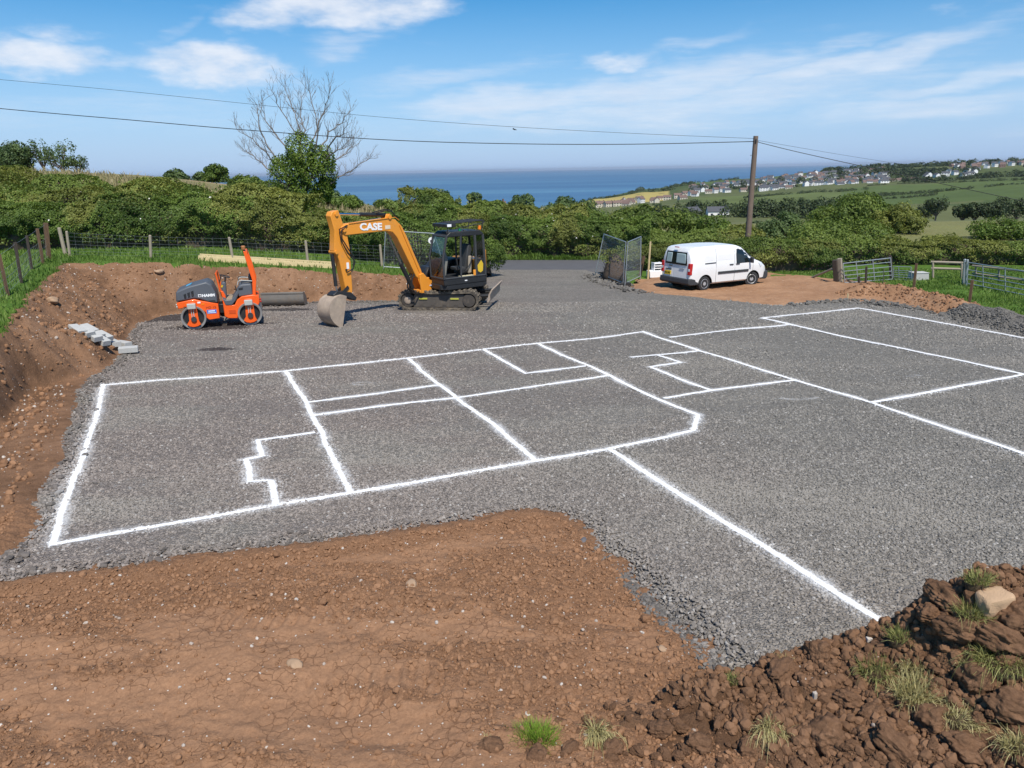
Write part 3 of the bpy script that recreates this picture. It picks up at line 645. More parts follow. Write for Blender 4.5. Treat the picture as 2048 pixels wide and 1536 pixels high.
bank_scatter('bank_clods', 16000, .015, .075, CLOD, 1); bank_scatter('bank_pebbles', 6500, .008, .035, PEBBLE, 1)

# ---- sandy soil beside the van and the spoil ridge at the lawn's edge
TRK = [gp(*p) for p in ((1262,578),(1300,552),(1380,545),(1520,543),(1660,556),(1760,566),(1800,580),(1880,604),(1960,625),(2048,652),(2120,690),(2048,676),(1985,646),(1900,628),(1830,618),(1760,608),(1700,603),(1640,606),(1560,611),(1500,606),(1400,596),(1330,590))]
RID = [gp(*p) for p in ((1715,592),(1760,594),(1800,600),(1850,610),(1905,622),(1950,630))]
def trk_z(x, y):
    d = seg_dist(x, y, RID, False); u = sstep(12.2, 13.6, x)*(1-.55*sstep(14.6, 15.6, x))
    f1, f2, c = voro(x*3, y*3, 80)
    rid = np.exp(-(d/.55)**2)*.40*u
    return plane(x, y) + .035 + rid + fbm(x*1.5, y*1.5, 3, 81)*.06 + (.25+rid)*(fbm(x*5, y*5, 3, 82)*.12 + np.sqrt(np.maximum(0, .4-f1**2))*.12*(rid > .05)) - .1*(1-sstep(-.1, .35, sdf(x, y, TRK)))
track = struct(grid_patch('soil_apron', np.arange(3, 22, .09), np.arange(19, 37, .09), trk_z, ORANGE, keep=lambda x, y: sdf(x, y, TRK)+fbm(x*1.5, y*1.5, 3, 83)*.5 > -.45))
n = 3500; x, y = RNG.uniform(11.5, 16, n), RNG.uniform(20, 29, n); k = seg_dist(x, y, RID, False) < .75; x, y = x[k], y[k]; s = RNG.uniform(.012, .055, len(x))
scatter('ridge_clods', np.stack([x, y, trk_z(x, y)+s*.2], 1), s[:, None]*RNG.uniform(.7, 1.2, (len(x), 3)), rand_rot(len(x)), CLOD, track, subdiv=1, amp=.36)

# ---- lane beyond the site
xs = np.arange(-16, 12.1, .6); A_ = M('asphalt', (.095, .095, .10), .9, var=.25, scale=1.5, bump=.004)
V, F = [], []
for i, x in enumerate(xs):
    for j, o_ in enumerate((-2.5, -2.42, 0, 2.42, 2.5)):
        y = ROAD_Y(x)+o_; V.append((x, y, plane(x, y) + (-.10 if j in (0, 4) else .03 + .03*(j == 2))))
for i in range(len(xs)-1):
    for j in range(4): F.append((i*5+j, (i+1)*5+j, (i+1)*5+j+1, i*5+j+1))
road = struct(link('road', fast_mesh('road', V, np.array(F)), A_, None, .5))
# ================================================================== vegetation
LEAF_DK = leaf_mat('leaf_dark', (.046, .084, .016), (.175, .250, .048)); LEAF_MD = leaf_mat('leaf_mid', (.054, .094, .018), (.180, .240, .050))
LEAF_YL = leaf_mat('leaf_olive', (.075, .098, .020), (.245, .265, .062)); LEAF_CO = leaf_mat('leaf_cool', (.044, .080, .030), (.140, .200, .068))
LEAF_FAR = leaf_mat('leaf_far', (.028, .046, .020), (.075, .100, .036), trans=.1); IVY = leaf_mat('ivy_leaf', (.040, .085, .014), (.170, .240, .036), rough=.4)
BARK = M('bark', (.16, .125, .10), .95, var=.3, scale=9, bump=.01); TWIG = M('twig', (.085, .062, .045), .95, var=.4, scale=14, bump=.01); BARKG = M('bark_grey', (.19, .16, .135), .95, var=.25, scale=12)
BLOSSOM = M('blossom', (.75, .72, .66), .8, var=.05)
def leaves(name, P, N, size, m, parent, tint=None, jitter=1.0, asp=.62):
    n = len(P); N = N + RNG.normal(0, .55*jitter, (n, 3)); N /= np.linalg.norm(N, axis=1)[:, None]+1e-9
    T = np.cross(N, RNG.normal(0, 1, (n, 3))); T /= np.linalg.norm(T, axis=1)[:, None]+1e-9; B = np.cross(N, T)
    s = (np.asarray(size)*RNG.uniform(.65, 1.35, n))[:, None] if np.ndim(size) == 0 else (size*RNG.uniform(.65, 1.35, n))[:, None]
    fold = N*s*.18
    V = np.stack([P-T*s*.5, P+B*s*asp*.5+fold, P+T*s*.55, P-B*s*asp*.5+fold], 1).reshape(-1, 3)
    if tint is None: tint = np.full(n, .5)
    tint = np.clip(tint + RNG.normal(0, .20, n), 0, 1)
    return link(name, fast_mesh(name, V, np.arange(n*4).reshape(-1, 4), fattrs={'tint': tint}), m, parent)
def n3(P, f, seed): return fbm(P[:, 0]*f+P[:, 2]*f*.7, P[:, 1]*f-P[:, 2]*f*.6, 3, seed)
def hedge(name, path, h, wd, dens, size, m, label, cat='hedge', group=None, seed=1, ragged=.35, zf=None, sprigs=0, base_gap=.12, flowers=0, hprof=None):
    path = np.array(path, float)[:, :2]
    for _ in range(5): path = np.concatenate([path[:1]] + [np.stack([.75*a+.25*b, .25*a+.75*b]) for a, b in zip(path[:-1], path[1:])] + [path[-1:]])
    L = np.r_[0, np.cumsum(np.hypot(*np.diff(path[:, :2], axis=0).T))]
    root = empty(name, (0, 0, 0), 0, label, cat, group)
    zf = zf or (lambda x, y: ground_z(x, y))
    area = L[-1]*(2*h+wd); n = int(area*dens)
    s = RNG.uniform(0, L[-1], n); x0, y0 = np.interp(s, L, path[:, 0]), np.interp(s, L, path[:, 1])
    i = np.clip(np.searchsorted(L, s)-1, 0, len(L)-2); tx, ty = (path[i+1, 0]-path[i, 0]), (path[i+1, 1]-path[i, 1]); l = np.hypot(tx, ty); nx, ny = ty/l, -tx/l   # towards the camera side
    flip = np.where(ny > 0, -1, 1); nx, ny = nx*flip, ny*flip
    hh = h*(1 + ragged*fbm(s*.45, s*0+seed, 3, seed+3)); 
    if hprof is not None: hh = hh*np.interp(s/L[-1], np.linspace(0, 1, len(hprof)), hprof)
    q = RNG.random(n)*(2*h*.8+wd)            # 80% of front, top, back
    front = q < h*1.15; top = (~front) & (q < h*1.15+wd)
    v = RNG.random(n); a = np.where(front, 1.0, np.where(top, RNG.uniform(-1, 1, n), -1.0))
    zz = np.where(top, 1.0, base_gap + (1-base_gap)*v**.8)
    bul = 1 + .42*fbm(s*.8, zz*2.2, 3, seed+7) + .34*fbm(s*2.3, zz*5, 2, seed+8)
    rnd = np.sqrt(np.clip(1-np.clip((zz-.62)/.38, 0, 1)**2*.75, 0, 1))*np.clip(.72+zz*.6, 0, 1)
    depth = RNG.exponential(.10, n)
    off = a*np.where(top, .72, rnd)*wd*.5*bul - np.sign(a)*depth*np.where(top, 0, 1)
    zloc = zz*hh*(1+.10*fbm(s*1.6, a*2+seed, 3, seed+9)) - np.where(top, depth, 0)
    x, y = x0+nx*off, y0+ny*off
    P = np.stack([x, y, zf(x0, y0)+zloc], 1)
    N = np.stack([nx*np.where(top, .2*a, a), ny*np.where(top, .2*a, a), np.where(top, 1.0, .45)], 1)
    tn = .5 + .9*fbm(s*.6, zz*1.5, 3, seed+11) + .2*(zz-.5)
    keep = RNG.random(n) < np.where(zz < .3, .45, 1)*np.clip(1.15+1.6*fbm(s*1.8, zz*4+off, 3, seed+12), .25, 1)
    alt = (fbm(s*.55+7, zz*1.1, 3, seed+17) + RNG.normal(0, .08, n)) > .06
    leaves('foliage', P[keep & ~alt], N[keep & ~alt], size, m, root, tn[keep & ~alt]); leaves('pale_foliage', P[keep & alt], N[keep & alt], size, LEAF_YL if m != LEAF_YL else LEAF_MD, root, tn[keep & alt])
    if sprigs:
        k = RNG.uniform(0, L[-1], sprigs); xs_, ys_ = np.interp(k, L, path[:, 0])+RNG.normal(0, wd*.3, sprigs), np.interp(k, L, path[:, 1])+RNG.normal(0, wd*.2, sprigs)
        hz = h*(1 + ragged*fbm(k*.45, k*0+seed, 3, seed+3)); ln = RNG.uniform(.1, .5, sprigs)*h*.45
        if hprof is not None: hz = hz*np.interp(k/L[-1], np.linspace(0, 1, len(hprof)), hprof)
        rep = 9; u = np.tile(np.linspace(0, 1, rep), sprigs); lean = np.repeat(RNG.normal(0, .25, (sprigs, 2)), rep, 0)
        Pz = np.repeat(zf(xs_, ys_)+hz*.93, rep) + u*np.repeat(ln, rep)
        Px = np.repeat(xs_, rep)+lean[:, 0]*u*np.repeat(ln, rep)+RNG.normal(0, .04, rep*sprigs); Py = np.repeat(ys_, rep)+lean[:, 1]*u
        leaves('shoots', np.stack([Px, Py, Pz], 1), np.tile((0, -.5, .6), (rep*sprigs, 1)), size*.9, m, root, np.full(rep*sprigs, .75))['kind'] = 'stuff'
    if flowers:
        k = RNG.choice(np.where(keep & ((zz > .45)))[0], flowers); fp = P[k] + np.stack([nx[k]*.06, ny[k]*.06, np.full(flowers, .04)], 1)
        leaves('flowers', fp, N[k], .075, BLOSSOM, root, jitter=.4, asp=.9)['kind'] = 'stuff'
    # solid dark twig-brown core, put in so the hedge looks dark inside
    mb = MB(); m_ = max(2, int(L[-1]/.5)); ring = []
    for j in range(m_+1):
        ss = L[-1]*j/m_; cx, cy = np.interp(ss, L, path[:, 0]), np.interp(ss, L, path[:, 1]); ii = min(np.searchsorted(L, ss, 'right')-1, len(L)-2); ii = max(ii, 0)
        tx_, ty_ = path[ii+1, 0]-path[ii, 0], path[ii+1, 1]-path[ii, 1]; l_ = math.hypot(tx_, ty_); ax, ay = ty_/l_, -tx_/l_
        hc = h*(1 + ragged*float(fbm(np.array([ss*.45]), np.array([0.+seed]), 3, seed+3)[0]))*.86
        if hprof is not None: hc *= np.interp(ss/L[-1], np.linspace(0, 1, len(hprof)), hprof)
        z = float(zf(np.array([cx]), np.array([cy]))[0])
        et = min(1, .12+.55*min(j, m_-j)); hc *= et
        for (o_, f_) in ((.26, 0), (.33, .35), (.30, .75), (.16, .97), (-.16, .97), (-.30, .75), (-.33, .35), (-.26, 0)):
            jx = random.uniform(.8, 1.2); ring.append((cx+ax*wd*o_*jx*et, cy+ay*wd*o_*jx*et, z-.05+hc*f_*random.uniform(.92, 1.04)))
    F = [(j*8+k, j*8+(k+1) % 8, (j+1)*8+(k+1) % 8, (j+1)*8+k) for j in range(m_) for k in range(8)] + [tuple(range(8)), tuple(m_*8+k for k in range(8))]
    mb.add(ring, F); mb.build('dark_core', TWIG, root, smooth=None)
    return root
def limb(mb, p, d, L, r, depth, tips, spread=.5, up=.15, n=5, kink=.16, forks=2, shrink=.72):
    pts, rad = [p.copy()], [r]; k = 4
    for i in range(k):
        d = (d + Vector((random.gauss(0, kink), random.gauss(0, kink), random.gauss(0, kink)+up*.35))).normalized(); p = p + d*(L/k); pts.append(p.copy()); rad.append(r*(1-.42*(i+1)/k))
    mb.tube(pts, rad, n, cap=False); tips.append((p.copy(), depth))
    if depth <= 0: return
    for f in range(forks + (random.random() < .35)):
        i = random.choice((2, 3, 4)) if f else 4
        a = Vector((random.gauss(0, 1), random.gauss(0, 1), random.gauss(0, .6))); nd = (d + a.normalized()*spread*random.uniform(.6, 1.3) + Vector((0, 0, up))).normalized()
        limb(mb, pts[i], nd, L*shrink*random.uniform(.75, 1.15), max(rad[i]*.66, .006), depth-1, tips, spread, up, max(3, n-1), kink, forks, shrink)
def tree(name, base, H, lobes, nleaf, size, m, label, group=None, cat='tree', trunk_r=.18, bark=None, tint0=.5, see=0.0, seed=0, branch=2, shrubby=False):
    base = Vector(base); root = empty(name, base, 0, label, cat, group); mb = MB(); tips = []
    h0 = H*(.08 if shrubby else .28)
    mb.tube([(0, 0, -.3), (0, 0, h0*.5), (random.gauss(0, .03)*H, 0, h0)], [trunk_r*1.3, trunk_r, trunk_r*.85], 7)
    for lx, ly, lz, lr, lh in lobes:
        e = Vector((lx, ly, lz)); s0 = Vector((0, 0, h0*random.uniform(.75, 1)))
        mid = s0.lerp(e, .5) + Vector((0, 0, -.05*H)); mb.tube([s0, mid, e], [trunk_r*.6, trunk_r*.42, trunk_r*.2], 5, cap=False)
        for b in range(branch):
            q = e + Vector((random.uniform(-1, 1)*lr*.8, random.uniform(-1, 1)*lr*.8, random.uniform(-.3, .9)*lh*.8)); mb.tube([mid.lerp(e, .5), q], [trunk_r*.22, trunk_r*.07], 4, cap=False)
    mb.build('trunk', bark or BARK, root, smooth=3.2)
    wts = np.array([l[3]**2 for l in lobes]); wts = wts/wts.sum(); which = RNG.choice(len(lobes), nleaf, p=wts); Lb = np.array(lobes)[which]
    d = RNG.normal(0, 1, (nleaf, 3)); d /= np.linalg.norm(d, axis=1)[:, None]
    rad = 1 - RNG.exponential(.13+see*.2, nleaf); rad = np.clip(rad, .05, 1.12)
    P = Lb[:, :3] + d*rad[:, None]*np.stack([Lb[:, 3], Lb[:, 3], Lb[:, 4]], 1)
    f = 2.2/max(.5, np.median(Lb[:, 3]))
    nz = n3(P, f, seed+4); P += d*(n3(P, f*.6, seed+6)[:, None]*.55*Lb[:, 3:4])
    keep = RNG.random(nleaf) < np.clip(1.0-see + 2.4*nz, .06, 1); keep &= P[:, 2] > H*.06
    # light gathers on the upper side by itself; colour varies leaf cluster by leaf cluster
    tn = tint0 + .8*n3(P, f*.9, seed+9)
    leaves('crown', P[keep], d[keep]+np.array((0, 0, .35)), size, m, root, tn[keep])
    return root
def lobes_ball(n, rx, rz, cz, r):
    out = [(0, 0, cz, r*1.05, r)]
    for k in range(n):
        a = k*2.399+random.random(); t = random.uniform(-1, 1); out.append((rx*math.cos(a)*math.sqrt(1-t*t*.8), rx*math.sin(a)*math.sqrt(1-t*t*.8), cz+rz*t, r*random.uniform(.6, 1.0), r*random.uniform(.5, .9)))
    return out

# ---- field hedge behind the left fence, one long run
HB = [on_ground(px, py, 20) for px, py in ((-700, 512), (-400, 512), (-150, 511))] + [on_ground(px, py, 20) + np.array((0, .9, 0)) for px, py in ((0, 508), (150, 506), (300, 505), (450, 507), (560, 510), (660, 514))]
HB = [(p[0], p[1]+1.2) for p in HB]
hedge('hedge', HB, 2.1, 2.2, 980, .084, LEAF_DK, 'long dark green field hedge behind the wire fence and timber planks', seed=3, sprigs=160, flowers=60, ragged=.35)
HB2 = [(-4.9, 33.0), (-3.4, 33.5), (-2.0, 34.6), (-.95, 36.0)]
hedge('hedge', [(HB[-1][0]+.2, HB[-1][1]+.1)] + HB2, 1.75, 1.9, 950, .082, LEAF_DK, 'twiggy dark hedge directly behind the excavator cab', seed=9, sprigs=60, ragged=.4, flowers=12)
# scrub climbing the field behind it
scr = [(-36, 40.5), (-27, 39.5), (-20, 39.0), (-14.5, 38.6), (-10, 38.6)]
hedge('bramble_bank', scr, 2.0, 4.6, 460, .108, LEAF_MD, 'bank of brambles and bracken rising behind the long field hedge', cat='scrub', seed=15, ragged=.6, sprigs=200, flowers=40)
scr2 = [(-56, 51), (-44, 50), (-33, 48.5), (-24, 47), (-17, 46)]
hedge('bramble_bank', scr2, 1.55, 4.6, 300, .125, LEAF_YL, 'olive scrub with dry grass stalks below the brown field top', cat='scrub', seed=23, ragged=.7, sprigs=260)
# roadside hedges
R1 = [(-7.5, 44.9), (-3, 44.5), (1, 44.2), (4.5, 43.7), (8.2, 43.2)]
hedge('hedge', R1, 2.15, 2.2, 800, .094, LEAF_DK, 'tall dense hedge along the far side of the lane', seed=31, sprigs=120, ragged=.28, flowers=50, hprof=[.75, .95, 1, 1.05, 1, 1])
R2 = [(8.0, 43.3), (11, 42.9), (14.0, 42.5)]
hedge('hedge', R2, 1.6, 2.2, 760, .097, LEAF_MD, 'bushy roadside hedge above the white van roof', seed=37, sprigs=70, ragged=.35)
VH = [gp(1262, 545)[:2]+np.array((0, 1.4)), (10.3, 36.2), (13.2, 36.2), (16.2, 36.4)]
hedge('hedge', VH, 1.45, 1.7, 900, .082, LEAF_YL, 'clipped olive hedge behind the white van', seed=43, sprigs=80, ragged=.22, hprof=[.8, .95, 1, 1, .9])
GH = [(16.6, 39.3), (19.3, 38.8), (22.0, 38.2), (25.5, 37.6), (30, 36.5), (36, 35)]
hedge('hedge', GH, 1.15, 1.8, 700, .09, LEAF_YL, 'olive green hedge behind the galvanised field gates', seed=47, sprigs=90, ragged=.35, base_gap=.06)
V2 = [(-8, 57), (-3, 56), (2, 55), (7, 54.5), (11, 54)]
hedge('hedge', V2, 2.1, 2.6, 380, .13, LEAF_YL, 'ragged olive hedge with white blossom beyond the lane hedge', seed=53, sprigs=120, ragged=.55, flowers=80)
# ---- trees and bushes near the site, each on its own
def tree_px(px, py_base, y, py_top, **k):        # foot and height surveyed in the photo
    b = gy(px, py_base, y); t_ = gy(px, py_top, y); return (b[0], y, min(b[2], 50)), t_[2]-b[2]
def bush(name, px, pyb, pyt, wpx, y, m, label, nl=9000, size=.16, see=.1, shr=False, nb=8, group=None, seed=0, cat='tree', tint0=.5, flat=1.0, ground_it=True):
    b, H = tree_px(px, pyb, y, pyt); zg = gzs(b[0], y)
    if ground_it: H += b[2]-zg; b = (b[0], y, zg)
    H = max(H, 1.0); Wd = wpx/FPX*y*1.03; r = Wd*.30
    lob = lobes_ball(nb, Wd*.30, max(.05, H*(.36 if shr else .26)*flat), H*(.52 if shr else .66), r)
    top = max(l[2]+l[4] for l in lob); sc = H/top; lob = [(a, b_, c*sc, r_, h_*sc) for a, b_, c, r_, h_ in lob]
    return tree(name, b, H, lob, nl, size, m, label, group, cat, trunk_r=max(.05, H*.025), see=see, seed=seed, shrubby=shr, tint0=tint0)
bush('tree', 1705, 480, 388, 150, 62, LEAF_MD, 'large leafy green tree behind the hedge, beside the utility pole', 30000, .19, .05, True, 12, seed=2)
bush('tree', 1795, 490, 402, 100, 58, LEAF_YL, 'loose pale olive tree at the edge of the pale field', 16000, .16, .35, True, 9, seed=3)
bush('tree', 1660, 500, 440, 190, 50, LEAF_MD, 'rounded light green bush in front of the large leafy tree', 22000, .15, .1, True, 11, seed=5, cat='bush', tint0=.7)
bush('tree', 1560, 490, 425, 90, 55, LEAF_CO, 'dark bush just to the right of the utility pole', 9000, .16, .15, True, 7, seed=6, cat='bush')
bush('tree', 1985, 520, 440, 120, 52, LEAF_DK, 'dark elder bush at the right edge above the gates', 12000, .15, .2, True, 8, seed=7, cat='bush')
bush('tree', 1885, 545, 470, 110, 44, LEAF_YL, 'yellow-green hawthorn bush behind the timber rails', 12000, .13, .15, True, 8, seed=8, cat='bush')
bush('tree', 1770, 540, 478, 130, 43, LEAF_YL, 'yellow-green hawthorn bush behind the first field gate', 14000, .13, .15, True, 8, seed=9, cat='bush')
bush('tree', 868, 430, 374, 72, 75, LEAF_CO, 'dark green round tree above the excavator cab roof', 9000, .24, .12, True, 8, seed=10)
bush('tree', 915, 425, 397, 22, 110, LEAF_CO, 'thin small tree between the round tree and the pointed tree', 1200, .30, .35, False, 4, seed=11)
bush('tree', 948, 425, 384, 34, 110, LEAF_CO, 'slim upright tree standing against the sea', 2600, .30, .25, False, 6, seed=12)
bush('tree', 1052, 440, 388, 56, 80, LEAF_CO, 'dark bush with spiky top beside the yellow field', 6500, .24, .2, True, 7, seed=13)
bush('tree', 1120, 440, 393, 64, 90, LEAF_CO, 'broad dark green bush below the yellow field', 6500, .27, .1, True, 7, seed=14)
bush('tree', 1175, 440, 399, 50, 95, LEAF_CO, 'low dark bush next to the coastal cottages', 4500, .27, .1, True, 6, seed=15)
for k, (px, pt, wd_, y_) in enumerate(((1010, 418, 70, 62), (1090, 425, 80, 58), (1180, 420, 90, 60), (1270, 412, 110, 62), (1360, 418, 100, 60), (1430, 432, 70, 58), (1480, 448, 80, 54), (780, 412, 60, 66), (700, 410, 60, 60))):
    bush('bush', px, 460, pt, wd_, y_, (LEAF_YL, LEAF_MD, LEAF_DK)[k % 3], ['pale bush right of the excavator roof rack', 'mid green bush above the far end of the lane hedge', 'dark thicket behind the lane hedge', 'broad green thicket behind the fence panels', 'dark green thicket below the farm barns',
      'small bush left of the utility pole in front of the barns', 'low bush at the foot of the utility pole', 'pale scrubby bush behind the excavator boom', 'scrubby bush between the ivy tree and the excavator boom'][k], 8000, .17, .1, True, 7, seed=60+k, cat='bush')
for k, (px, pt, wd_, y_) in enumerate(((720, 400, 60, 190), (765, 398, 60, 200), (812, 402, 50, 195), (1015, 404, 40, 150))):
    bush('tree', px, 425, pt, wd_, y_, LEAF_CO, ['low tree at the left end of the distant belt above the boom', 'middle tree of the distant belt above the excavator boom', 'low tree at the right end of the distant belt above the boom', 'small tree beside the brown-roofed cottage'][k], 1800, .55, .05, True, 6, seed=80+k, group='distant trees above the boom' if k < 3 else None)
# left skyline
bush('tree', 36, 360, 286, 70, 105, LEAF_CO, 'dark dense evergreen tree on the left skyline', 14000, .28, .05, True, 11, seed=20, tint0=.3)
bush('tree', -8, 360, 283, 50, 112, LEAF_CO, 'grey-green tree cut off by the left edge of the skyline', 4500, .28, .35, False, 7, seed=21)
for px, pt, w_, lb in ((92, 276, 46, 'open-crowned tree with bare limbs beside the dark evergreen'), (128, 272, 74, 'tallest open-crowned tree on the left skyline'), (160, 308, 44, 'sparse low tree leaning at the end of the skyline group')):
    bush('tree', px, 362, pt, w_, 105, LEAF_CO, lb, 3000, .25, .75, False, 9, seed=int(px))
bush('tree', 357, 385, 338, 42, 95, LEAF_CO, 'rounded grey-green tree left of the dark tree on the sea horizon', 4500, .26, .15, True, 7, seed=24)
bush('tree', 397, 385, 343, 36, 97, LEAF_CO, 'small green tree tucked against the dark horizon tree', 3000, .26, .15, True, 6, seed=25)
bush('tree', 434, 390, 328, 54, 90, LEAF_DK, 'dark wind-shaped tree on the sea horizon', 7000, .25, .1, True, 8, seed=26, tint0=.25)
bush('tree', 488, 410, 352, 84, 70, LEAF_MD, 'light green bush left of the ivy-clad tree', 8500, .21, .1, True, 8, seed=27)
bush('tree', 545, 415, 372, 60, 66, LEAF_MD, 'low green bush at the foot of the ivy-clad tree', 6000, .2, .1, True, 7, seed=28)
bush('tree', 650, 418, 376, 50, 60, LEAF_CO, 'small dark bush right of the ivy-clad trunk', 4500, .18, .1, True, 6, seed=29)
# ---- the bare tree with its ivy
random.seed(5)
tb = gy(612, 432, 42.0); tx_, ty_, tz_ = tb[0], 42.0, gzs(tb[0], 42.0)
ivt = empty('ivy_tree', (tx_, ty_, tz_), 0, 'bare-branched dead tree with a thick ivy-covered trunk', 'tree')
S_ = 42.0/FPX*1.03                               # metres per photo pixel there
def lp(px, py, dy=0.0):
    p = gy(612+(px-612)*.95, py+6, 42.0+dy); return Vector((p[0]-tx_, p[1]-ty_, p[2]-tz_))
mb = MB(); tips = []
mb.tube([(0, 0, -.3), lp(610, 400), lp(607, 350), lp(604, 300)], [.24, .2, .16, .1], 8)
random.seed(12)
mains = [((600,300),(596,250,.0),(580,205,.2),(566,168,.3)), ((600,305),(592,262,-.3),(560,215,-.5),(540,176,-.7)), ((622,290),(634,250,.3),(628,205,.4),(618,175,.5)), ((632,290),(640,240,-.3),(655,205,-.3),(664,172,-.4)),
         ((640,300),(662,258,.4),(690,238,.8),(706,210,1.0)), ((560,330),(530,285,.4),(512,240,.7),(509,205,.9)), ((555,340),(530,300,-.5),(500,275,-.8),(472,258,-1.0)), ((580,300),(548,262,.8),(525,235,1.2),(520,196,1.4)),
         ((660,365),(690,345,.2),(715,330,.5),(746,310,.6)), ((655,300),(672,270,-.8),(690,262,-1.1),(700,240,-1.3)), ((650,325),(680,310,.9),(700,295,1.2),(712,282,1.4)), ((590,310),(610,255,1.2),(600,225,1.5),(602,190,1.6)),
         ((560,360),(530,385,.5),(545,378,-.8),(570,380,-1.2)), ((650,315),(668,300,-1.2),(684,292,-1.6),(706,272,-1.8)), ((545,345),(520,320,1.0),(490,300,1.5),(482,290,1.7))]
for s0, a, b, c in mains:
    pts = [lp(607+(s0[0]-607)*.15, min(405, s0[1]+46)), lp(*s0), lp(*a), lp(*b), lp(*c)]; fine_ = []
    for p, q in zip(pts[:-1], pts[1:]):
        for k in range(3): fine_.append(p.lerp(q, k/3) + Vector((random.gauss(0, .04), random.gauss(0, .04), random.gauss(0, .04))))
    fine_.append(pts[-1]); n_ = len(fine_); rads = [.050*(1-i/n_)**1.1+.009 for i in range(n_)]; mb.tube(fine_, rads, 5, cap=False)
    for i in range(5, n_):
        for r_ in range(3 if i > 3 else 2):
            if random.random() < .8:
                d = (fine_[i]-fine_[i-1]).normalized(); sd = Vector((random.gauss(0, 1), random.gauss(0, 1), random.gauss(.4, .6))).normalized()
                limb(mb, fine_[i], (d*.75+sd*.6).normalized(), random.uniform(.3, .66), max(.010, rads[i]*.45), 2, tips, spread=.62, up=.22, n=4, kink=.14, forks=2, shrink=.68)
mb.build('trunk', BARKG, ivt, smooth=3.2)
lob = []
for px, py, r_, rz in ((607,330,50,46),(582,345,38,36),(634,340,38,38),(606,298,28,34),(640,318,28,30),(572,330,28,28),(610,385,30,26),(648,375,20,18),(575,375,20,20),(612,412,22,30),(655,360,14,16)):
    q = lp(px, py); lob.append((q.x, random.uniform(-.4, .4), q.z, r_*S_, rz*S_))
Lb = np.array(lob)[RNG.integers(0, len(lob), 26000)]; d = RNG.normal(0, 1, (26000, 3)); d /= np.linalg.norm(d, axis=1)[:, None]
P = Lb[:, :3] + d*np.clip(1-RNG.exponential(.14, 26000), .2, 1.1)[:, None]*np.stack([Lb[:, 3], Lb[:, 3], Lb[:, 4]], 1); nz = n3(P, 2.0, 90); P += d*nz[:, None]*.35
k = RNG.random(26000) < np.clip(.9+2*nz, .1, 1)
leaves('ivy', P[k], d[k]+np.array((0, 0, .3)), .115, IVY, ivt, .5+.8*nz[k])

# ---- grass blades: lawn, bank top and verges
BLADE = leaf_mat('grass_blade', (.065, .125, .018), (.185, .265, .055), trans=.25); STRAW = leaf_mat('straw_blade', (.22, .18, .09), (.42, .36, .20), trans=.2)
def blades(name, x, y, z, hgt, m, parent=None, wdt=.012, lean=.35, tint=None):
    n = len(x); a = RNG.uniform(0, 6.28, n); h = hgt*RNG.uniform(.5, 1.3, n); wv = wdt*RNG.uniform(.7, 1.3, n)
    lx, ly = RNG.normal(0, lean, n)*h, RNG.normal(0, lean, n)*h; P0 = np.stack([x, y, z], 1); D = np.stack([np.cos(a), np.sin(a), np.zeros(n)], 1)*wv[:, None]
    mid = P0 + np.stack([lx*.35, ly*.35, h*.6], 1); tip = P0 + np.stack([lx, ly, h*np.sqrt(np.clip(1-lean*lean, .3, 1))*.95], 1)
    V = np.stack([P0-D, P0+D, mid+D*.8, mid-D*.8, tip], 1).reshape(-1, 3); b = np.arange(n)[:, None]*5
    F = np.concatenate([b+np.array([[0, 1, 2]]), b+np.array([[0, 2, 3]]), b+np.array([[3, 2, 4]])])
    tn = np.clip((.5 if tint is None else tint) + RNG.normal(0, .25, n), 0, 1)
    return link(name, fast_mesh(name, V, F, fattrs={'tint': np.tile(tn, 3)}), m, parent)
def grass_area(name, n, x0, x1, y0, y1, cond, hgt, m, wdt, label, zf=ground_z):
    x, y = RNG.uniform(x0, x1, n), RNG.uniform(y0, y1, n); k = cond(x, y); x, y = x[k], y[k]
    o = blades(name, x, y, zf(x, y), hgt*(1+.9*fbm(x*1.2, y*1.2, 3, 95)), m, None, wdt, tint=.5+.9*fbm(x*.8, y*.8, 3, 96)); return tag(o, label, 'grass', kind='stuff')
grass_area('bank_grass', 60000, -26, 0, 10, 33.5, lambda x, y: (grass_edge(x, y) > -.02) & (np.abs(x) < .8*y+1), .16, BLADE, .014, 'green grass on top of the cut bank', zf=lambda x, y: ground_z(x, y))
grass_area('lawn_grass', 60000, 12.5, 30, 19, 36, lambda x, y: (sdf(x, y, TRK) < .05) & (sdf(x, y, PAD) < -.1) & (x > 12+.0*y) & (x < .8*y+1), .11, BLADE, .014, 'mown green grass beside the spoil ridge')
grass_area('verge_grass', 14000, -8, 12, 42.2, 44, lambda x, y: (y > ROAD_Y(x)+2.4), .28, BLADE, .022, 'rough green verge along the lane')
grass_area('rough_grass', 9000, -48, -8, 50, 64, lambda x, y: x > -45, .45, STRAW, .03, 'dry straw-coloured grass on the field behind the hedge')
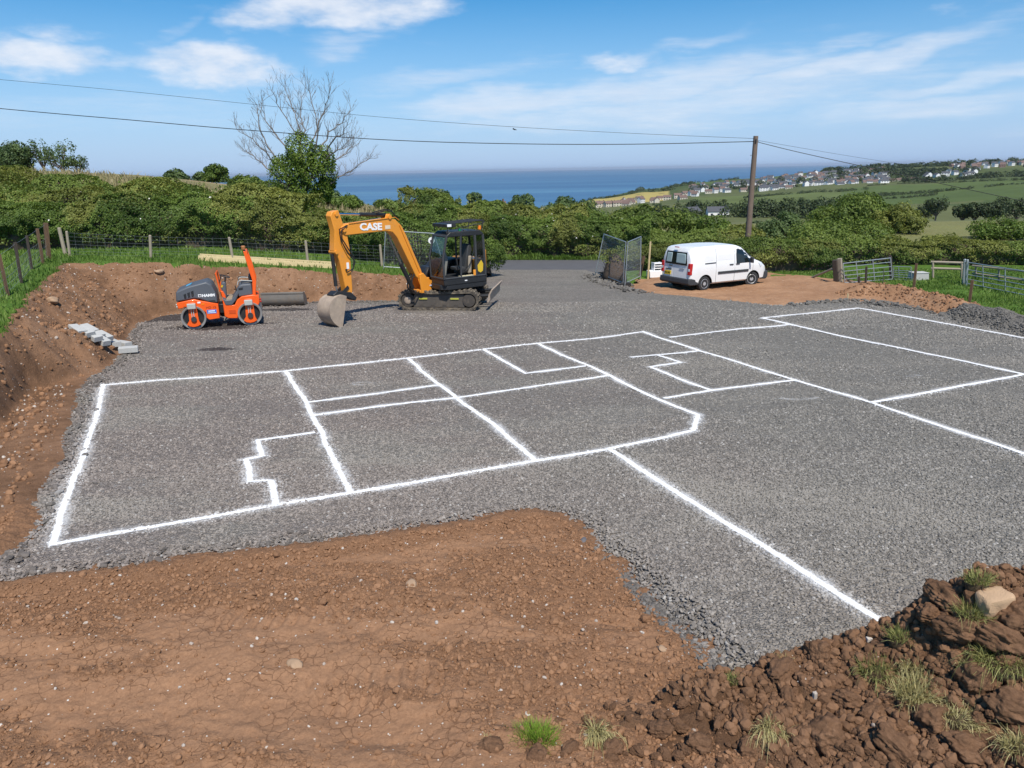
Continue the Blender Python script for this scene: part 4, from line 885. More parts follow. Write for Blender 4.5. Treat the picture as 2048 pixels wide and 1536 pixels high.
# ================================================================== machines
CASEO = M('excavator_orange', (.78, .30, .035), .38, var=.06, scale=3, dirt=(.42, .25, .12), dirt_amt=.22, coat=.15)
BLK = M('black_paint', (.022, .023, .025), .45, var=.2, scale=4, dirt=(.09, .075, .06), dirt_amt=.25)
DKG = M('dark_frame', (.045, .047, .05), .5, var=.15, scale=4); RUB = M('rubber_track', (.060, .052, .044), .9, var=.3, scale=8, dirt=(.27, .22, .155), dirt_amt=.65, bump=.004)
STEELW = M('worn_steel', (.36, .285, .22), .7, metal=.1, var=.3, scale=6, dirt=(.48, .38, .28), dirt_amt=.6, bump=.004)
CHROME = M('chrome_rod', (.75, .75, .76), .18, metal=1.0, var=.02); WHLM = M('wheel_dark', (.060, .052, .045), .85, var=.3, scale=8, dirt=(.16, .13, .10), dirt_amt=.4); GREYM = M('undercarriage_grey', (.085, .074, .063), .8, var=.25, scale=6, dirt=(.15, .12, .09), dirt_amt=.4)
WHITE = M('white_print', (.85, .85, .84), .5, var=.02); RED = M('red_lens', (.45, .02, .02), .25); YEL = M('yellow_panel', (.62, .42, .03), .5); YELG = M('lime_marker', (.42, .42, .06), .6)
AMBER = M('amber_beacon', (.85, .22, .02), .25); GREEN = M('green_beacon', (.02, .20, .10), .3); SEATG = M('seat_beige', (.30, .26, .20), .85); HOSE = M('hose_black', (.016, .016, .017), .5)
CABG = glass_mat('cab_glass', (.62, .70, .66)); DARKG = glass_mat('dark_glass', (.16, .22, .20))
BOLD = None
def text(name, s, size, m, parent, loc, rot, bold=.0, sx=1.0, shear=0.0, extr=.003):
    cu = bpy.data.curves.new(name, 'FONT'); cu.body = s; cu.size = size; cu.extrude = extr; cu.offset = bold; cu.shear = shear; cu.align_x = 'CENTER'; cu.align_y = 'CENTER'; cu.resolution_u = 3
    t_ = bpy.data.objects.new(name, cu); COL.objects.link(t_); bpy.context.view_layer.update()
    me = bpy.data.meshes.new_from_object(t_.evaluated_get(bpy.context.evaluated_depsgraph_get())); bpy.data.objects.remove(t_); me.materials.clear()
    o = link(name, me, m, parent); o.location = loc; o.rotation_euler = rot; o.scale = (sx, 1, 1); return o
FRONT = (math.pi/2, 0, 0)                        # lettering that faces -y

def rot_at(c, ang): return Matrix.Translation(Vector(c)) @ Matrix.Rotation(ang, 4, 'Z')
def excavator():
    ex0 = gp(881, 621); yaw = math.radians(-8.5)
    base = Vector((ex0[0]+math.sin(-yaw)*1.1-.06, ex0[1]+math.cos(yaw)*1.1-.15, 0)); base.z = plane(base.x, base.y)+.05
    R = empty('excavator', base, yaw, 'orange and black tracked midi excavator with its boom bent over the gravel', 'excavator')
    # ---- undercarriage (+x to the blade)
    Lh, r = 1.10, .345
    for sy in (-1, 1):
        yc = sy*.86; w2 = .225
        path = []
        for k in range(15): a = -math.pi/2 - math.pi*k/14; path.append((-Lh + r*math.cos(a), r + r*math.sin(a)))
        for k in range(1, 12): path.append((-Lh+2*Lh*k/12, 2*r - .03*math.sin(math.pi*k/12)*(1+.0)))
        for k in range(15): a = math.pi/2 - math.pi*k/14; path.append((Lh + r*math.cos(a), r + r*math.sin(a)))
        for k in range(1, 12): path.append((Lh-2*Lh*k/12, 0))
        pp = np.array(path + [path[0]]); Lc = np.r_[0, np.cumsum(np.hypot(*np.diff(pp, axis=0).T))]
        mb = MB(); n = len(path); inn = []
        for i in range(n):
            d = np.array(path[(i+1) % n])-np.array(path[i-1]); d /= np.hypot(*d); nr = np.array((-d[1], d[0])); q = np.array(path[i])-nr*.085*(-1 if np.dot(nr, np.array(path[i])-np.array((np.clip(path[i][0], -Lh, Lh), r))) < 0 else 1); inn.append(q)
        V = [(p[0], yc-w2, p[1]) for p in path]+[(p[0], yc+w2, p[1]) for p in path]+[(p[0], yc-w2, p[1]) for p in inn]+[(p[0], yc+w2, p[1]) for p in inn]
        F = []
        for i in range(n):
            j = (i+1) % n; F += [(i, j, n+j, n+i), (2*n+i, 2*n+j, 3*n+j, 3*n+i), (i, j, 2*n+j, 2*n+i), (n+i, n+j, 3*n+j, 3*n+i)]
        mb.add(V, F); track_ = mb.build('track', RUB, R, smooth=.7)
        lugs = 38
        for k in range(lugs):
            s = Lc[-1]*k/lugs; x, z = np.interp(s, Lc, pp[:, 0]), np.interp(s, Lc, pp[:, 1]); s2 = (s+.02) % Lc[-1]; x2, z2 = np.interp(s2, Lc, pp[:, 0]), np.interp(s2, Lc, pp[:, 1])
            a = math.atan2(z2-z, x2-x)
            if k == 0:
                lug = MB().box((0, 0, .0), (.075, .46, .06)).build('grouser', RUB, track_, smooth=None); me = lug.data
            else: lug = bpy.data.objects.new('grouser', me); COL.objects.link(lug); lug.parent = track_
            cxz = np.array((np.clip(x, -Lh, Lh), r)); dn = np.array((x, z))-cxz; dn = dn/(np.hypot(*dn)+1e-9)
            lug.location = (x+dn[0]*.005, yc, z+dn[1]*.005 + (.012 if z < .02 else 0)); lug.rotation_euler = (0, -a, 0)
        yo = yc + sy*.16
        MB().prism([(-.92, .09), (.92, .09), (.98, .2), (.92, .56), (-.86, .58), (-.96, .3)], yc-.15, yc+.15).build('track_frame', GREYM, R, bevel=.02)
        MB().lathe((Lh, yc, r), 'y', [(-.2, .1), (-.19, .22), (-.12, .25), (.12, .25), (.19, .22), (.2, .1)], 18).build('idler', WHLM, R)
        sp_ = MB().lathe((-Lh, yc, r), 'y', [(-.2, .16), (-.19, .245), (.19, .245), (.2, .16)], 18).build('sprocket', WHLM, R)
        MB().lathe((-Lh, yc, r), 'y', [(-.235, .04), (-.235, .09), (-.215, .13), (.215, .13), (.235, .09), (.235, .04)], 14).build('hub', STEELW, sp_)
        for k in range(4): MB().lathe((-.62+k*.41, yc, .115), 'y', [(-.18, .03), (-.18, .085), (.18, .085), (.18, .03)], 12).build('track_roller', WHLM, R)
        for xk in (-.55, .58): MB().box((xk, yo+sy*.004, .40), (.30, .03, .055)).build('marker_plate', YELG, R, bevel=.006)
    MB().box((0, 0, .36), (1.3, 1.25, .24)).cyl((0, 0, .45), (0, 0, .74), .42, 28).build('undercarriage_frame', GREYM, R, bevel=.02)
    bl = MB().prism([(1.74, .30), (1.80, .28), (1.87, .40), (1.86, .55), (1.96, .74), (1.92, .76), (1.81, .58), (1.78, .42)], -1.1, 1.1).build('dozer_blade', STEELW, R, bevel=.01)
    for sy in (-.45, .45): MB().tube([(1.0, sy, .36), (1.5, sy, .42), (1.80, sy, .44)], [.07, .075, .07], 8).build('blade_arm', BLK, R)
    MB().tube([(1.1, 0, .55), (1.80, 0, .58)], .045, 10).build('blade_cylinder', BLK, R)
    # ---- house: x forward is -x, cab on the camera side
    H = rot_at((.30, .06, 0), math.radians(35)-yaw); I = lambda mb, n, m, par=R, **k: mb.build(n, m, par, mat=H, **k)
    deck = [(-1.02, -.85), (-.85, -1.06), (.70, -1.06), (1.0, -.72), (1.08, 0), (1.0, .72), (.7, 1.06), (-.7, 1.06), (-.95, .7), (-1.02, .3)]
    I(MB().prism(deck, .74, .92, 'z'), 'deck', BLK, bevel=.02)
    I(MB().prism([(-.98, .90), (.78, .90), (.78, 1.16), (-.98, 1.12)], -1.075, -.10), 'cab_skirt', BLK, bevel=.03)
    cw = [(.66, -.9), (.98, -.72), (1.10, 0), (.98, .72), (.66, .96), (.55, .96), (.55, -.9)]
    I(MB().prism(cw, .92, 1.66, 'z'), 'counterweight', CASEO, bevel=.05, seg=3)
    I(MB().prism([(.70, -.98), (.99, -.74), (1.03, -.60), (.80, -.86)], 1.0, 1.98, 'z'), 'rear_panel', CASEO, bevel=.03)
    I(MB().prism([(-.62, .92), (.6, .92), (.6, 1.62), (.2, 1.66), (-.35, 1.58), (-.62, 1.35)], .12, 1.06), 'engine_hood', BLK, bevel=.05, seg=3)
    I(MB().prism([(-.95, .92), (-.6, .92), (-.6, 1.42), (-.78, 1.40), (-.95, 1.15)], .35, 1.02), 'tool_box', BLK, bevel=.04)
    I(MB().tube([(-.8, .98, 1.35), (-.95, 1.05, 1.75)], .012, 6).lathe((-.97, 1.06, 1.85), 'x', [(-.015, .03), (-.012, .12), (.012, .12), (.015, .03)], 14), 'mirror', BLK)
    # cab frame
    y0, y1 = -1.06, -.14; fp = [(-.97, 1.12), (-.99, 1.85), (-.80, 2.62), (-.62, 2.70), (.52, 2.70), (.66, 2.60), (.70, 1.9), (.74, 1.12)]
    cabr = I(MB().prism([(-.84, 2.58), (-.64, 2.72), (.54, 2.72), (.69, 2.60), (.66, 2.54), (-.80, 2.54)], y0-.005, y1+.005), 'cab', BLK, bevel=.03, seg=3)
    def post(pts, r=.035, nm='pillar'): I(MB().tube(pts, r, 8), nm, DKG, cabr)
    for yy in (y0, y1):
        post([(-.96, yy, 1.13), (-.98, yy, 1.85), (-.80, yy, 2.58)], .042); post([(-.28, yy, 1.13), (-.28, yy, 2.0), (-.24, yy, 2.56)] if yy == y0 else [(.1, yy, 1.13), (.1, yy, 2.56)], .035)
        post([(.34, yy, 1.13), (.34, yy, 2.0), (.32, yy, 2.56)], .05); post([(.73, yy, 1.13), (.70, yy, 1.9), (.66, yy, 2.56)], .045)
        post([(-.96, yy, 1.14), (.73, yy, 1.14)], .035, 'sill_rail')
    post([(-.96, y0, 1.14), (-.96, y1, 1.14)], .04, 'sill_rail'); post([(-.80, y0, 2.57), (-.80, y1, 2.57)], .04, 'header_rail'); post([(.73, y0, 1.14), (.73, y1, 1.14)], .04, 'sill_rail')
    def pane(q, nm='window_pane', m=CABG, par=cabr): I(MB().add(q, [(0, 1, 2, 3)]), nm, m, par, smooth=None)
    pane([(-.97, y0+.04, 1.16), (-.97, y1-.04, 1.16), (-.985, y1-.04, 1.85), (-.985, y0+.04, 1.85)]); pane([(-.985, y0+.04, 1.86), (-.985, y1-.04, 1.86), (-.81, y1-.04, 2.55), (-.81, y0+.04, 2.55)])
    pane([(.36, y0, 1.75), (.70, y0, 1.75), (.65, y0, 2.53), (.34, y0, 2.53)], m=DARKG); pane([(.72, y0+.04, 1.75), (.72, y1-.04, 1.75), (.66, y1-.04, 2.53), (.66, y0+.04, 2.53)], m=DARKG)
    pane([(-.95, y1, 1.16), (.08, y1, 1.16), (.08, y1, 2.54), (-.80, y1, 2.54)]); pane([(.12, y1, 1.6), (.70, y1, 1.6), (.65, y1, 2.54), (.12, y1, 2.54)])
    I(MB().prism([(.36, 1.16), (.72, 1.16), (.71, 1.74), (.36, 1.74)], y0-.004, y0+.05), 'rear_side_panel', BLK, cabr, bevel=.01)
    I(MB().prism([(.42, 1.30), (.52, 1.24), (.62, 1.30), (.64, 1.55), (.56, 1.68), (.40, 1.50)], y0-.012, y0-.006), 'yellow_vent', YEL, cabr)
    I(MB().box((.28, y0-.01, 1.26), (.12, .05, .20)), 'step_guard', CASEO, bevel=.01)
    # open door folded against the side behind the doorway, seat, controls
    I(MB().prism([(-.30, .0), (.12, .0), (.16, .12), (-.26, .16)], -.86, -.40).box((-.05, -.63, .0), (.3, .3, .3)), 'seat_base', BLK, cabr, bevel=.02).location = Vector(H.to_3x3() @ Vector((.1, 0, 1.25)))
    I(MB().prism([(.0, 1.42), (.16, 1.40), (.34, 2.05), (.28, 2.25), (.18, 2.22)], -.84, -.42), 'seat', DKG, cabr, bevel=.03)
    I(MB().prism([(-.34, 1.36), (.1, 1.36), (.1, 1.46), (-.34, 1.48)], -.84, -.42), 'seat_cushion', DKG, cabr, bevel=.03)
    I(MB().prism([(.05, 1.25), (.20, 1.25), (.22, 1.85), (.10, 1.85)], -1.0, -.92), 'jacket', SEATG, cabr, bevel=.03)
    I(MB().prism([(-.82, 1.15), (-.55, 1.15), (-.45, 1.7), (-.52, 1.98), (-.60, 1.98), (-.72, 1.6)], -.5, -.36), 'console', M('console_grey', (.20, .20, .18), .7), cabr, bevel=.03)
    for xx, yy in ((-.6, -.45), (-.3, -.9), (-.35, -.32)): I(MB().tube([(xx, yy, 1.4), (xx-.05, yy, 1.78)], [.02, .03], 7), 'lever', BLK, cabr)
    I(MB().box((-.05, y0+.05, 1.17), (.55, .14, .03)), 'floor_mat', M('mat_cream', (.55, .50, .33), .9), cabr)
    I(MB().tube([(-.1, y0-.02, 1.35), (.1, y0-.02, 1.6), (.25, y0-.02, 2.0), (.3, y0-.02, 2.4)], .018, 6), 'grab_rail', BLK, cabr)
    # roof rack guard with slats, lamps, beacons
    rk = I(MB().box((-.62, -.6, 2.93), (.38, .98, .11)), 'roof_guard', BLK, bevel=.015)
    for k in range(7): I(MB().tube([(-.55, -1.05+k*.15, 2.99), (.75, -1.05+k*.15, 3.05)], .014, 6), 'guard_bar', BLK, rk)
    for xx in (-.2, .2, .75): I(MB().tube([(xx, -1.08, 2.99), (xx, -.12, 2.99+.04*(xx > 0))], .016, 6), 'guard_bar', BLK, rk)
    for a, b in (((-.75, -1.05, 2.70), (-.75, -1.05, 2.9)), ((.62, -1.05, 2.70), (.70, -1.05, 3.03)), ((-.75, -.15, 2.70), (-.75, -.15, 2.9)), ((.62, -.15, 2.70), (.70, -.15, 3.03)), ((-.4, -1.05, 2.82), (.74, -1.05, 2.96))): I(MB().tube([a, b], .016, 6), 'guard_strut', BLK, rk)
    I(MB().box((-.70, -1.097, 2.94), (.16, .006, .085)), 'label_plate', WHITE, rk)
    I(MB().lathe((.58, -.98, 2.80), 'z', [(-.07, .05), (-.06, .06), (.05, .06), (.07, .035)], 14), 'amber_beacon', AMBER)
    I(MB().lathe((-.18, -.9, 2.76), 'z', [(-.05, .05), (.03, .05), (.05, .03)], 12), 'green_beacon', GREEN)
    for xx in (-.72, -.05): I(MB().lathe((xx, -1.0, 2.70), 'x', [(-.05, .03), (-.04, .06), (.05, .045)], 12), 'work_lamp', DKG)
    I(MB().box((-.1, -1.08, 1.02), (.10, .008, .035)), 'maker_plate', WHITE)
    # ---- swing post, boom, arm and bucket in their own plane (reach is -x)
    B = rot_at(H @ Vector((-1.12, .02, 0)), math.radians(50)-yaw); J = lambda mb, n, m, par=R, **k: mb.build(n, m, par, mat=B, **k)
    sw = J(MB().cyl((.02, 0, .62), (.02, 0, 1.10), .13, 18).prism([(-.42, .62), (.05, .60), (.1, .78), (.1, 1.0), (-.1, 1.10), (-.30, 1.32), (-.48, 1.28), (-.46, .95)], -.24, -.19).prism([(-.42, .62), (.05, .60), (.1, .78), (.1, 1.0), (-.1, 1.10), (-.30, 1.32), (-.48, 1.28), (-.46, .95)], .19, .24).box((-.2, 0, .68), (.5, .42, .10)), 'swing_post', CASEO, bevel=.012)
    I(MB().tube([(-.55, -.42, .84), (-1.15, -.16, .84)], .035, 8), 'swing_cylinder', CHROME); I(MB().tube([(-.2, -.45, .84), (-.62, -.41, .84)], .06, 10), 'swing_barrel', BLK)
    bm_ = [(-.36, 1.13), (-.24, 1.22), (-.32, 1.42), (-.95, 2.72), (-1.12, 3.00), (-1.36, 3.20), (-1.62, 3.28), (-3.42, 3.18), (-3.58, 3.10), (-3.58, 2.94), (-3.44, 2.84), (-1.80, 2.86), (-1.52, 2.80), (-1.34, 2.62), (-.58, 1.22), (-.46, 1.13)]
    boom = J(MB().prism(bm_, -.16, .16), 'boom', CASEO, bevel=.02)
    for px_, pz_ in ((-.36, 1.22), (-3.50, 3.02), (-1.62, 3.30)): J(MB().cyl((px_, -.20, pz_), (px_, .20, pz_), .07, 16), 'pivot_pin', CASEO, boom)
    J(MB().prism([(-1.78, 3.22), (-1.48, 3.22), (-1.54, 3.40), (-1.70, 3.40)], -.12, -.08).prism([(-1.78, 3.22), (-1.48, 3.22), (-1.54, 3.40), (-1.70, 3.40)], .08, .12), 'cylinder_bracket', CASEO, boom, bevel=.01)
    arm_ = [(-3.62, 3.62), (-3.86, 3.58), (-3.93, 3.46), (-3.82, 3.02), (-3.90, 2.40), (-3.80, 2.25), (-3.74, 2.10), (-3.58, 1.10), (-3.46, .98), (-3.34, 1.02), (-3.32, 1.15), (-3.30, 2.45), (-3.36, 2.9), (-3.46, 3.14)]
    arm = J(MB().prism(arm_, -.13, .13), 'arm', CASEO, bevel=.02)
    for px_, pz_ in ((-3.72, 3.50), (-3.84, 2.36)): J(MB().cyl((px_, -.17, pz_), (px_, .17, pz_), .06, 14), 'pivot_pin', CASEO, arm)
    # rams
    J(MB().tube([(-1.64, 0, 3.36), (-2.70, 0, 3.44)], .062, 12), 'arm_ram_barrel', BLK); J(MB().tube([(-2.65, 0, 3.44), (-3.70, 0, 3.51)], .034, 10), 'arm_ram_rod', CHROME)
    J(MB().tube([(-.62, 0, .80), (-1.12, 0, 1.72)], .075, 12), 'boom_ram_barrel', BLK); J(MB().tube([(-1.10, 0, 1.69), (-1.62, 0, 2.72)], .04, 10), 'boom_ram_rod', M('ram_grey', (.16, .16, .15), .4, metal=.6))
    J(MB().tube([(-3.90, 0, 2.30), (-3.86, 0, 1.30)], .058, 12), 'bucket_ram_barrel', BLK); J(MB().tube([(-3.86, 0, 1.34), (-3.80, 0, .98)], .034, 10), 'bucket_ram_rod', CHROME)
    J(MB().prism([(-3.88, 1.02), (-3.80, .96), (-3.46, 1.20), (-3.52, 1.28)], -.16, -.13).prism([(-3.88, 1.02), (-3.80, .96), (-3.46, 1.20), (-3.52, 1.28)], .13, .16), 'bucket_link', BLK)
    J(MB().prism([(-4.12, 1.06), (-3.95, 1.16), (-3.42, 1.06), (-3.20, .86), (-3.26, .76), (-3.60, .92), (-4.09, .96)], -.17, .17), 'quick_hitch', BLK, bevel=.02)
    # bucket: curved shell, side plates, teeth
    prof = [(-3.72+(x+3.5)*.86, z*.97) for x, z in [(-3.50, 1.02), (-3.66, 1.08), (-3.92, 1.06), (-4.14, .96), (-4.28, .78), (-4.32, .58), (-4.27, .39), (-4.15, .22), (-3.98, .09), (-3.80, .0)]]
    th = .03; hw = .31; inner = [(x+(-3.97-x)*.07+.012, z+(.58-z)*.07) for x, z in prof]
    n = len(prof); V = [(x, -hw, z) for x, z in prof]+[(x, hw, z) for x, z in prof]+[(x, -hw, z) for x, z in inner]+[(x, hw, z) for x, z in inner]; F = []
    for i in range(n-1): F += [(i, i+1, n+i+1, n+i), (2*n+i, 2*n+i+1, 3*n+i+1, 3*n+i), (i, i+1, 2*n+i+1, 2*n+i), (n+i, n+i+1, 3*n+i+1, 3*n+i)]
    F += [(0, n, 3*n, 2*n), (n-1, 2*n-1, 4*n-1, 3*n-1)]
    bk = J(MB().add(V, F), 'bucket', STEELW)
    for s in (-1, 1): J(MB().prism(prof, s*hw-.012, s*hw+.012), 'side_plate', STEELW, bk, smooth=.5)
    for k in range(5): J(MB().prism([(-4.08, .06), (-3.98, .10), (-3.82, -.03), (-3.88, -.06)], -.26+k*.13-.03, -.26+k*.13+.03), 'tooth', STEELW, bk)
    # hoses
    J(MB().tube([(-1.2, -.1, 3.2), (-1.45, -.1, 3.46), (-1.75, -.1, 3.50), (-2.1, -.08, 3.45)], .018, 6), 'hose', HOSE); J(MB().tube([(-1.15, -.02, 3.18), (-1.4, -.02, 3.50), (-1.7, -.02, 3.54), (-2.2, -.02, 3.47)], .018, 6), 'hose', HOSE)
    J(MB().tube([(-3.40, -.18, 3.12), (-3.62, -.2, 3.0), (-3.62, -.2, 2.75), (-3.40, -.2, 2.4), (-3.22, -.2, 2.15), (-3.28, -.2, 1.8), (-3.52, -.18, 1.7)], .02, 6), 'hose', HOSE); J(MB().tube([(-3.36, -.18, 3.15), (-3.7, -.2, 3.05), (-3.66, -.2, 2.7), (-3.46, -.2, 2.3), (-3.18, -.2, 2.0), (-3.36, -.2, 1.7)], .018, 6), 'hose', HOSE)
    for dy_ in (-.12, .0, .1): J(MB().tube([(-.50, dy_, 1.45), (-.74, dy_, 1.15), (-.78, dy_, .85), (-.6, dy_, .62), (-.3, dy_, .70)], .024, 6), 'hose', HOSE)
    J(MB().tube([(-1.22, -.175, 3.17), (-1.38, -.175, 3.28), (-3.3, -.175, 3.2)], .012, 5), 'hydraulic_pipe', CASEO, boom); J(MB().tube([(-.42, -.175, 1.35), (-1.05, -.175, 2.66), (-1.22, -.175, 3.02)], .014, 5), 'hydraulic_pipe', CASEO, boom)
    J(MB().box((-1.72, -.166, 2.98), (.22, .006, .12)), 'warning_decal', M('decal_cream', (.75, .62, .45), .6), boom)
    J(MB().box((-3.52, -.15, 1.78), (.05, .06, .05)), 'arm_lamp', BLK, arm); J(MB().box((-3.44, -.135, 1.9), (.09, .008, .2)), 'arm_decal', WHITE, arm)
    ang = math.radians(50)-yaw
    loc = B @ Vector((-2.42, -.168, 3.03)); tx = text('lettering', 'CASE', .30, WHITE, boom, loc, (math.pi/2, math.radians(3), ang), bold=.012, sx=1.3)
    return R
excavator()
# ------------------------------------------------------------------ tandem roller
HAMMO = M('roller_orange', (.85, .115, .012), .35, var=.05, scale=3, coat=.2); HGREY = M('roller_grey', (.095, .105, .12), .5, var=.08, scale=3); DRUM = M('drum_steel', (.34, .33, .31), .45, metal=.5, var=.15, scale=5)
CASTG = M('cast_grey', (.42, .42, .39), .55); TANM = M('brown_cover', (.36, .15, .05), .5); BLUE = M('blue_sticker', (.03, .16, .55), .4); SKYB = M('light_blue_sticker', (.10, .45, .72), .4)
def roller():
    a, b = gp(391, 656), gp(503, 652.5); yaw = math.radians(18); c = (a+b)/2; wb = 1.68
    nv = np.array((-math.sin(yaw), math.cos(yaw))); hwid = .60; loc = (c[0]+nv[0]*hwid, c[1]+nv[1]*hwid, 0); loc = (loc[0], loc[1], plane(loc[0], loc[1])+.004)
    R = empty('road_roller', loc, yaw, 'small orange and grey tandem road roller parked by the earth bank', 'road roller')
    k = wb/687.0                                  # metres per zoomed-photo unit; drums are 687 units apart
    def Pq(X, Y): return ((X-661.5)*k, (1437.5-.051*(X-661.5)-Y)*k)
    def prof(*pts): return [Pq(*p) for p in pts]
    r = 153*k; xl, xr_ = -wb/2, wb/2
    for x, nm in ((xl, 'front'), (xr_, 'rear')):
        d = MB().lathe((x, 0, r), 'y', [(-.50, r*.80), (-.59, r*.84), (-.60, r*.92), (-.60, r*.985), (-.585, r), (.585, r), (.60, r*.985), (.60, r*.92), (.59, r*.84), (.50, r*.80)], 48).build('drum', DRUM, R, smooth=.5)
        MB().lathe((x, 0, r), 'y', [(-.505, .02), (-.505, r*.83), (.505, r*.83), (.505, .02)], 40).build('drum_web', BLK, d)
        for sy in (-1, 1):
            y0, y1 = (sy*.60, sy*.66) if sy < 0 else (.60, .66)
            leg = MB().prism([(x-.105, r*2.35), (x+.12, r*2.35), (x+.15, r*.75), (x+.20, r*.42), (x+.10, r*.27), (x-.02, r*.22), (x-.14, r*.30), (x-.21, r*.48), (x-.13, r*.8)], y0, y1).build('drum_support', HAMMO, R, bevel=.012)
            MB().lathe((x+.01, sy*.66, r*.92), 'y', [(-.05, .03), (-.05, .085), (.05, .085), (.06, .05)], 8).build('drum_motor', DKG, leg)
            for q in (-.03, .03): MB().tube([(x+q, sy*.68, r*1.0), (x+q, sy*.68, r*1.75)], .014, 6).build('hydraulic_line', CASTG, leg)
            MB().box((x-.005, sy*.70, r*2.02), (.25, .14, .17)).build('motor_cover', CASTG, leg, bevel=.02, seg=3)
    # front frame (left in the picture) and rear frame with articulation between
    fr = prof((140,1110),(350,1065),(420,1085),(630,1130),(632,1320),(500,1340),(470,1310),(470,1240),(420,1195),(330,1165),(225,1165),(205,1180),(150,1190))
    MB().prism(fr, -.56, .56).build('front_frame', HAMMO, R, bevel=.02)
    hood = prof((135,1100),(150,970),(300,905),(520,845),(575,880),(622,1000),(630,1120),(545,1118),(420,1070),(350,1060))
    hd = MB().prism(hood, -.53, .53).build('engine_hood', HGREY, R, bevel=.045, seg=3)
    for i in range(3): MB().prism(prof((235+i*45,1005-i*18),(268+i*45,990-i*18),(266+i*45,1050-i*12),(240+i*45,1062-i*12)), -.538, -.525).build('air_vent', BLK, hd, bevel=.004)
    MB().prism(prof((520,1088),(600,1080),(606,1108),(530,1110)), -.538, -.52).build('hood_latch_recess', BLK, hd)
    x, z = Pq(295, 915); MB().box((x, 0, z+.022), (.18, .3, .008), (0, -.40, 0)).build('hood_sticker', SKYB, hd)
    x, z = Pq(530, 1020); text('lettering', 'HAMM', .115, WHITE, hd, (x-.005, -.537, z), FRONT, bold=.006, sx=1.1)
    x, z = Pq(425, 1022); MB().box((x, -.535, z), (.095, .006, .085)).build('badge', WHITE, hd, bevel=.01); MB().box((x, -.539, z), (.06, .004, .05)).build('badge_centre', HGREY, hd)
    x, z = Pq(540, 1175); text('lettering', 'HD 12', .095, M('dark_red_print', (.30, .04, .015), .5), R, (x, -.563, z), FRONT, bold=.002, sx=1.15)
    x, z = Pq(543, 1229); st = MB().box((x, -.563, z), (.285, .006, .125)).build('hire_sticker', BLUE, R, bevel=.01); MB().box((x, -.567, z+.02), (.2, .003, .03)).box((x, -.567, z-.035), (.24, .003, .016)).build('sticker_print', WHITE, st)
    for X_, Y_, m_ in ((268, 1125, AMBER), (450, 1130, AMBER), (405, 1108, WHITE)):
        x, z = Pq(X_, Y_); MB().box((x, -.565, z), (.09, .006, .05)).build('decal', m_, R)
    for zz in (0, 1): x, z = Pq(140, 1140+zz*28); MB().lathe((x, -.45, z), 'x', [(-.03, .03), (.02, .035), (.03, .02)], 10).build('head_lamp', CASTG, R)
    MB().box((Pq(660, 1230)[0], 0, Pq(660, 1220)[1]), (.16, .35, .30)).cyl((Pq(660, 1230)[0], 0, .25), (Pq(660, 1230)[0], 0, .75), .07, 12).build('articulation_joint', BLK, R, bevel=.02)
    rr_ = prof((690,1060),(690,1300),(735,1325),(845,1328),(868,1270),(868,1210),(905,1165),(940,1165),(1080,1165),(1120,1160),(1140,1130),(1140,1035),(1060,1020),(930,1040),(870,1080),(830,1150),(740,1150))
    MB().prism(rr_, -.56, .56).build('rear_frame', HAMMO, R, bevel=.02)
    st_ = prof((750,1215),(835,1215),(832,1262),(752,1262)); MB().prism(st_, -.57, -.555).build('step_recess', M('roller_orange_shade', (.60, .075, .01), .5), R)
    MB().prism(prof((690,1062),(735,1085),(800,1080),(845,1020),(880,960),(895,1000),(850,1090),(800,1150),(720,1152)), -.575, .575).build('platform', HGREY, R, bevel=.02)
    MB().prism(prof((735,1078),(835,1072),(832,1100),(735,1106)), -.54, .54).build('floor_plate', M('floor_tan', (.30, .24, .17), .8), R)
    MB().prism(prof((890,1050),(870,1000),(905,905),(950,885),(1060,880),(1068,1025)), -.50, .50).build('seat_box', HGREY, R, bevel=.04, seg=3)
    MB().prism(prof((900,935),(955,925),(950,955),(900,960)), -.507, -.495).build('side_recess', BLK, R)
    seat = MB().prism(prof((930,900),(1050,890),(1050,865),(935,875)), -.25, .25).build('seat_cushion', BLK, R, bevel=.03, seg=3)
    MB().prism(prof((1035,890),(1030,790),(1055,770),(1080,780),(1078,890)), -.24, .24).build('backrest', BLK, R, bevel=.03, seg=3)
    for sy in (-.40, .40): MB().tube([(Pq(890, 890)[0], sy, Pq(890, 900)[1]), (Pq(905, 845)[0], sy, Pq(905, 850)[1]), (Pq(940, 835)[0], sy, Pq(940, 838)[1]), (Pq(1110, 850)[0], sy, Pq(1110, 850)[1])], .016, 8).build('arm_rail', CASTG, R)
    MB().tube([(Pq(905, 870)[0], -.2, Pq(905, 870)[1]), (Pq(905, 800)[0], -.2, Pq(905, 805)[1]), (Pq(930, 795)[0], -.2, Pq(930, 798)[1]), (Pq(1020, 795)[0], -.2, Pq(1020, 795)[1])], .012, 8).build('lap_rail', BLK, R)
    # rollover bar
    for sy in (-.42, .42): MB().prism(prof((1062,1040),(1100,1040),(1130,830),(1098,640),(1055,470),(1010,455),(1035,600),(1080,840)), sy-.045, sy+.045).build('rollover_post', HAMMO, R, bevel=.012)
    x, z = Pq(1035, 470); MB().box((x, 0, z-.02), (.10, .80, .10)).build('rollover_crossbar', HAMMO, R, bevel=.015)
    x, z = Pq(1025, 445); MB().tube([(x, -.42, z-.03), (x-.01, -.42, z+.01)], .03, 8).build('beacon_stem', BLK, R); MB().lathe((x-.02, -.42, z+.07), 'z', [(-.06, .05), (-.05, .065), (.04, .07), (.065, .05)], 14).build('beacon_cover', TANM, R)
    # steering console and hand rail
    MB().prism(prof((690,1005),(735,1090),(745,890),(735,870),(690,880),(680,940)), -.16, .16).build('steering_column', HGREY, R, bevel=.03)
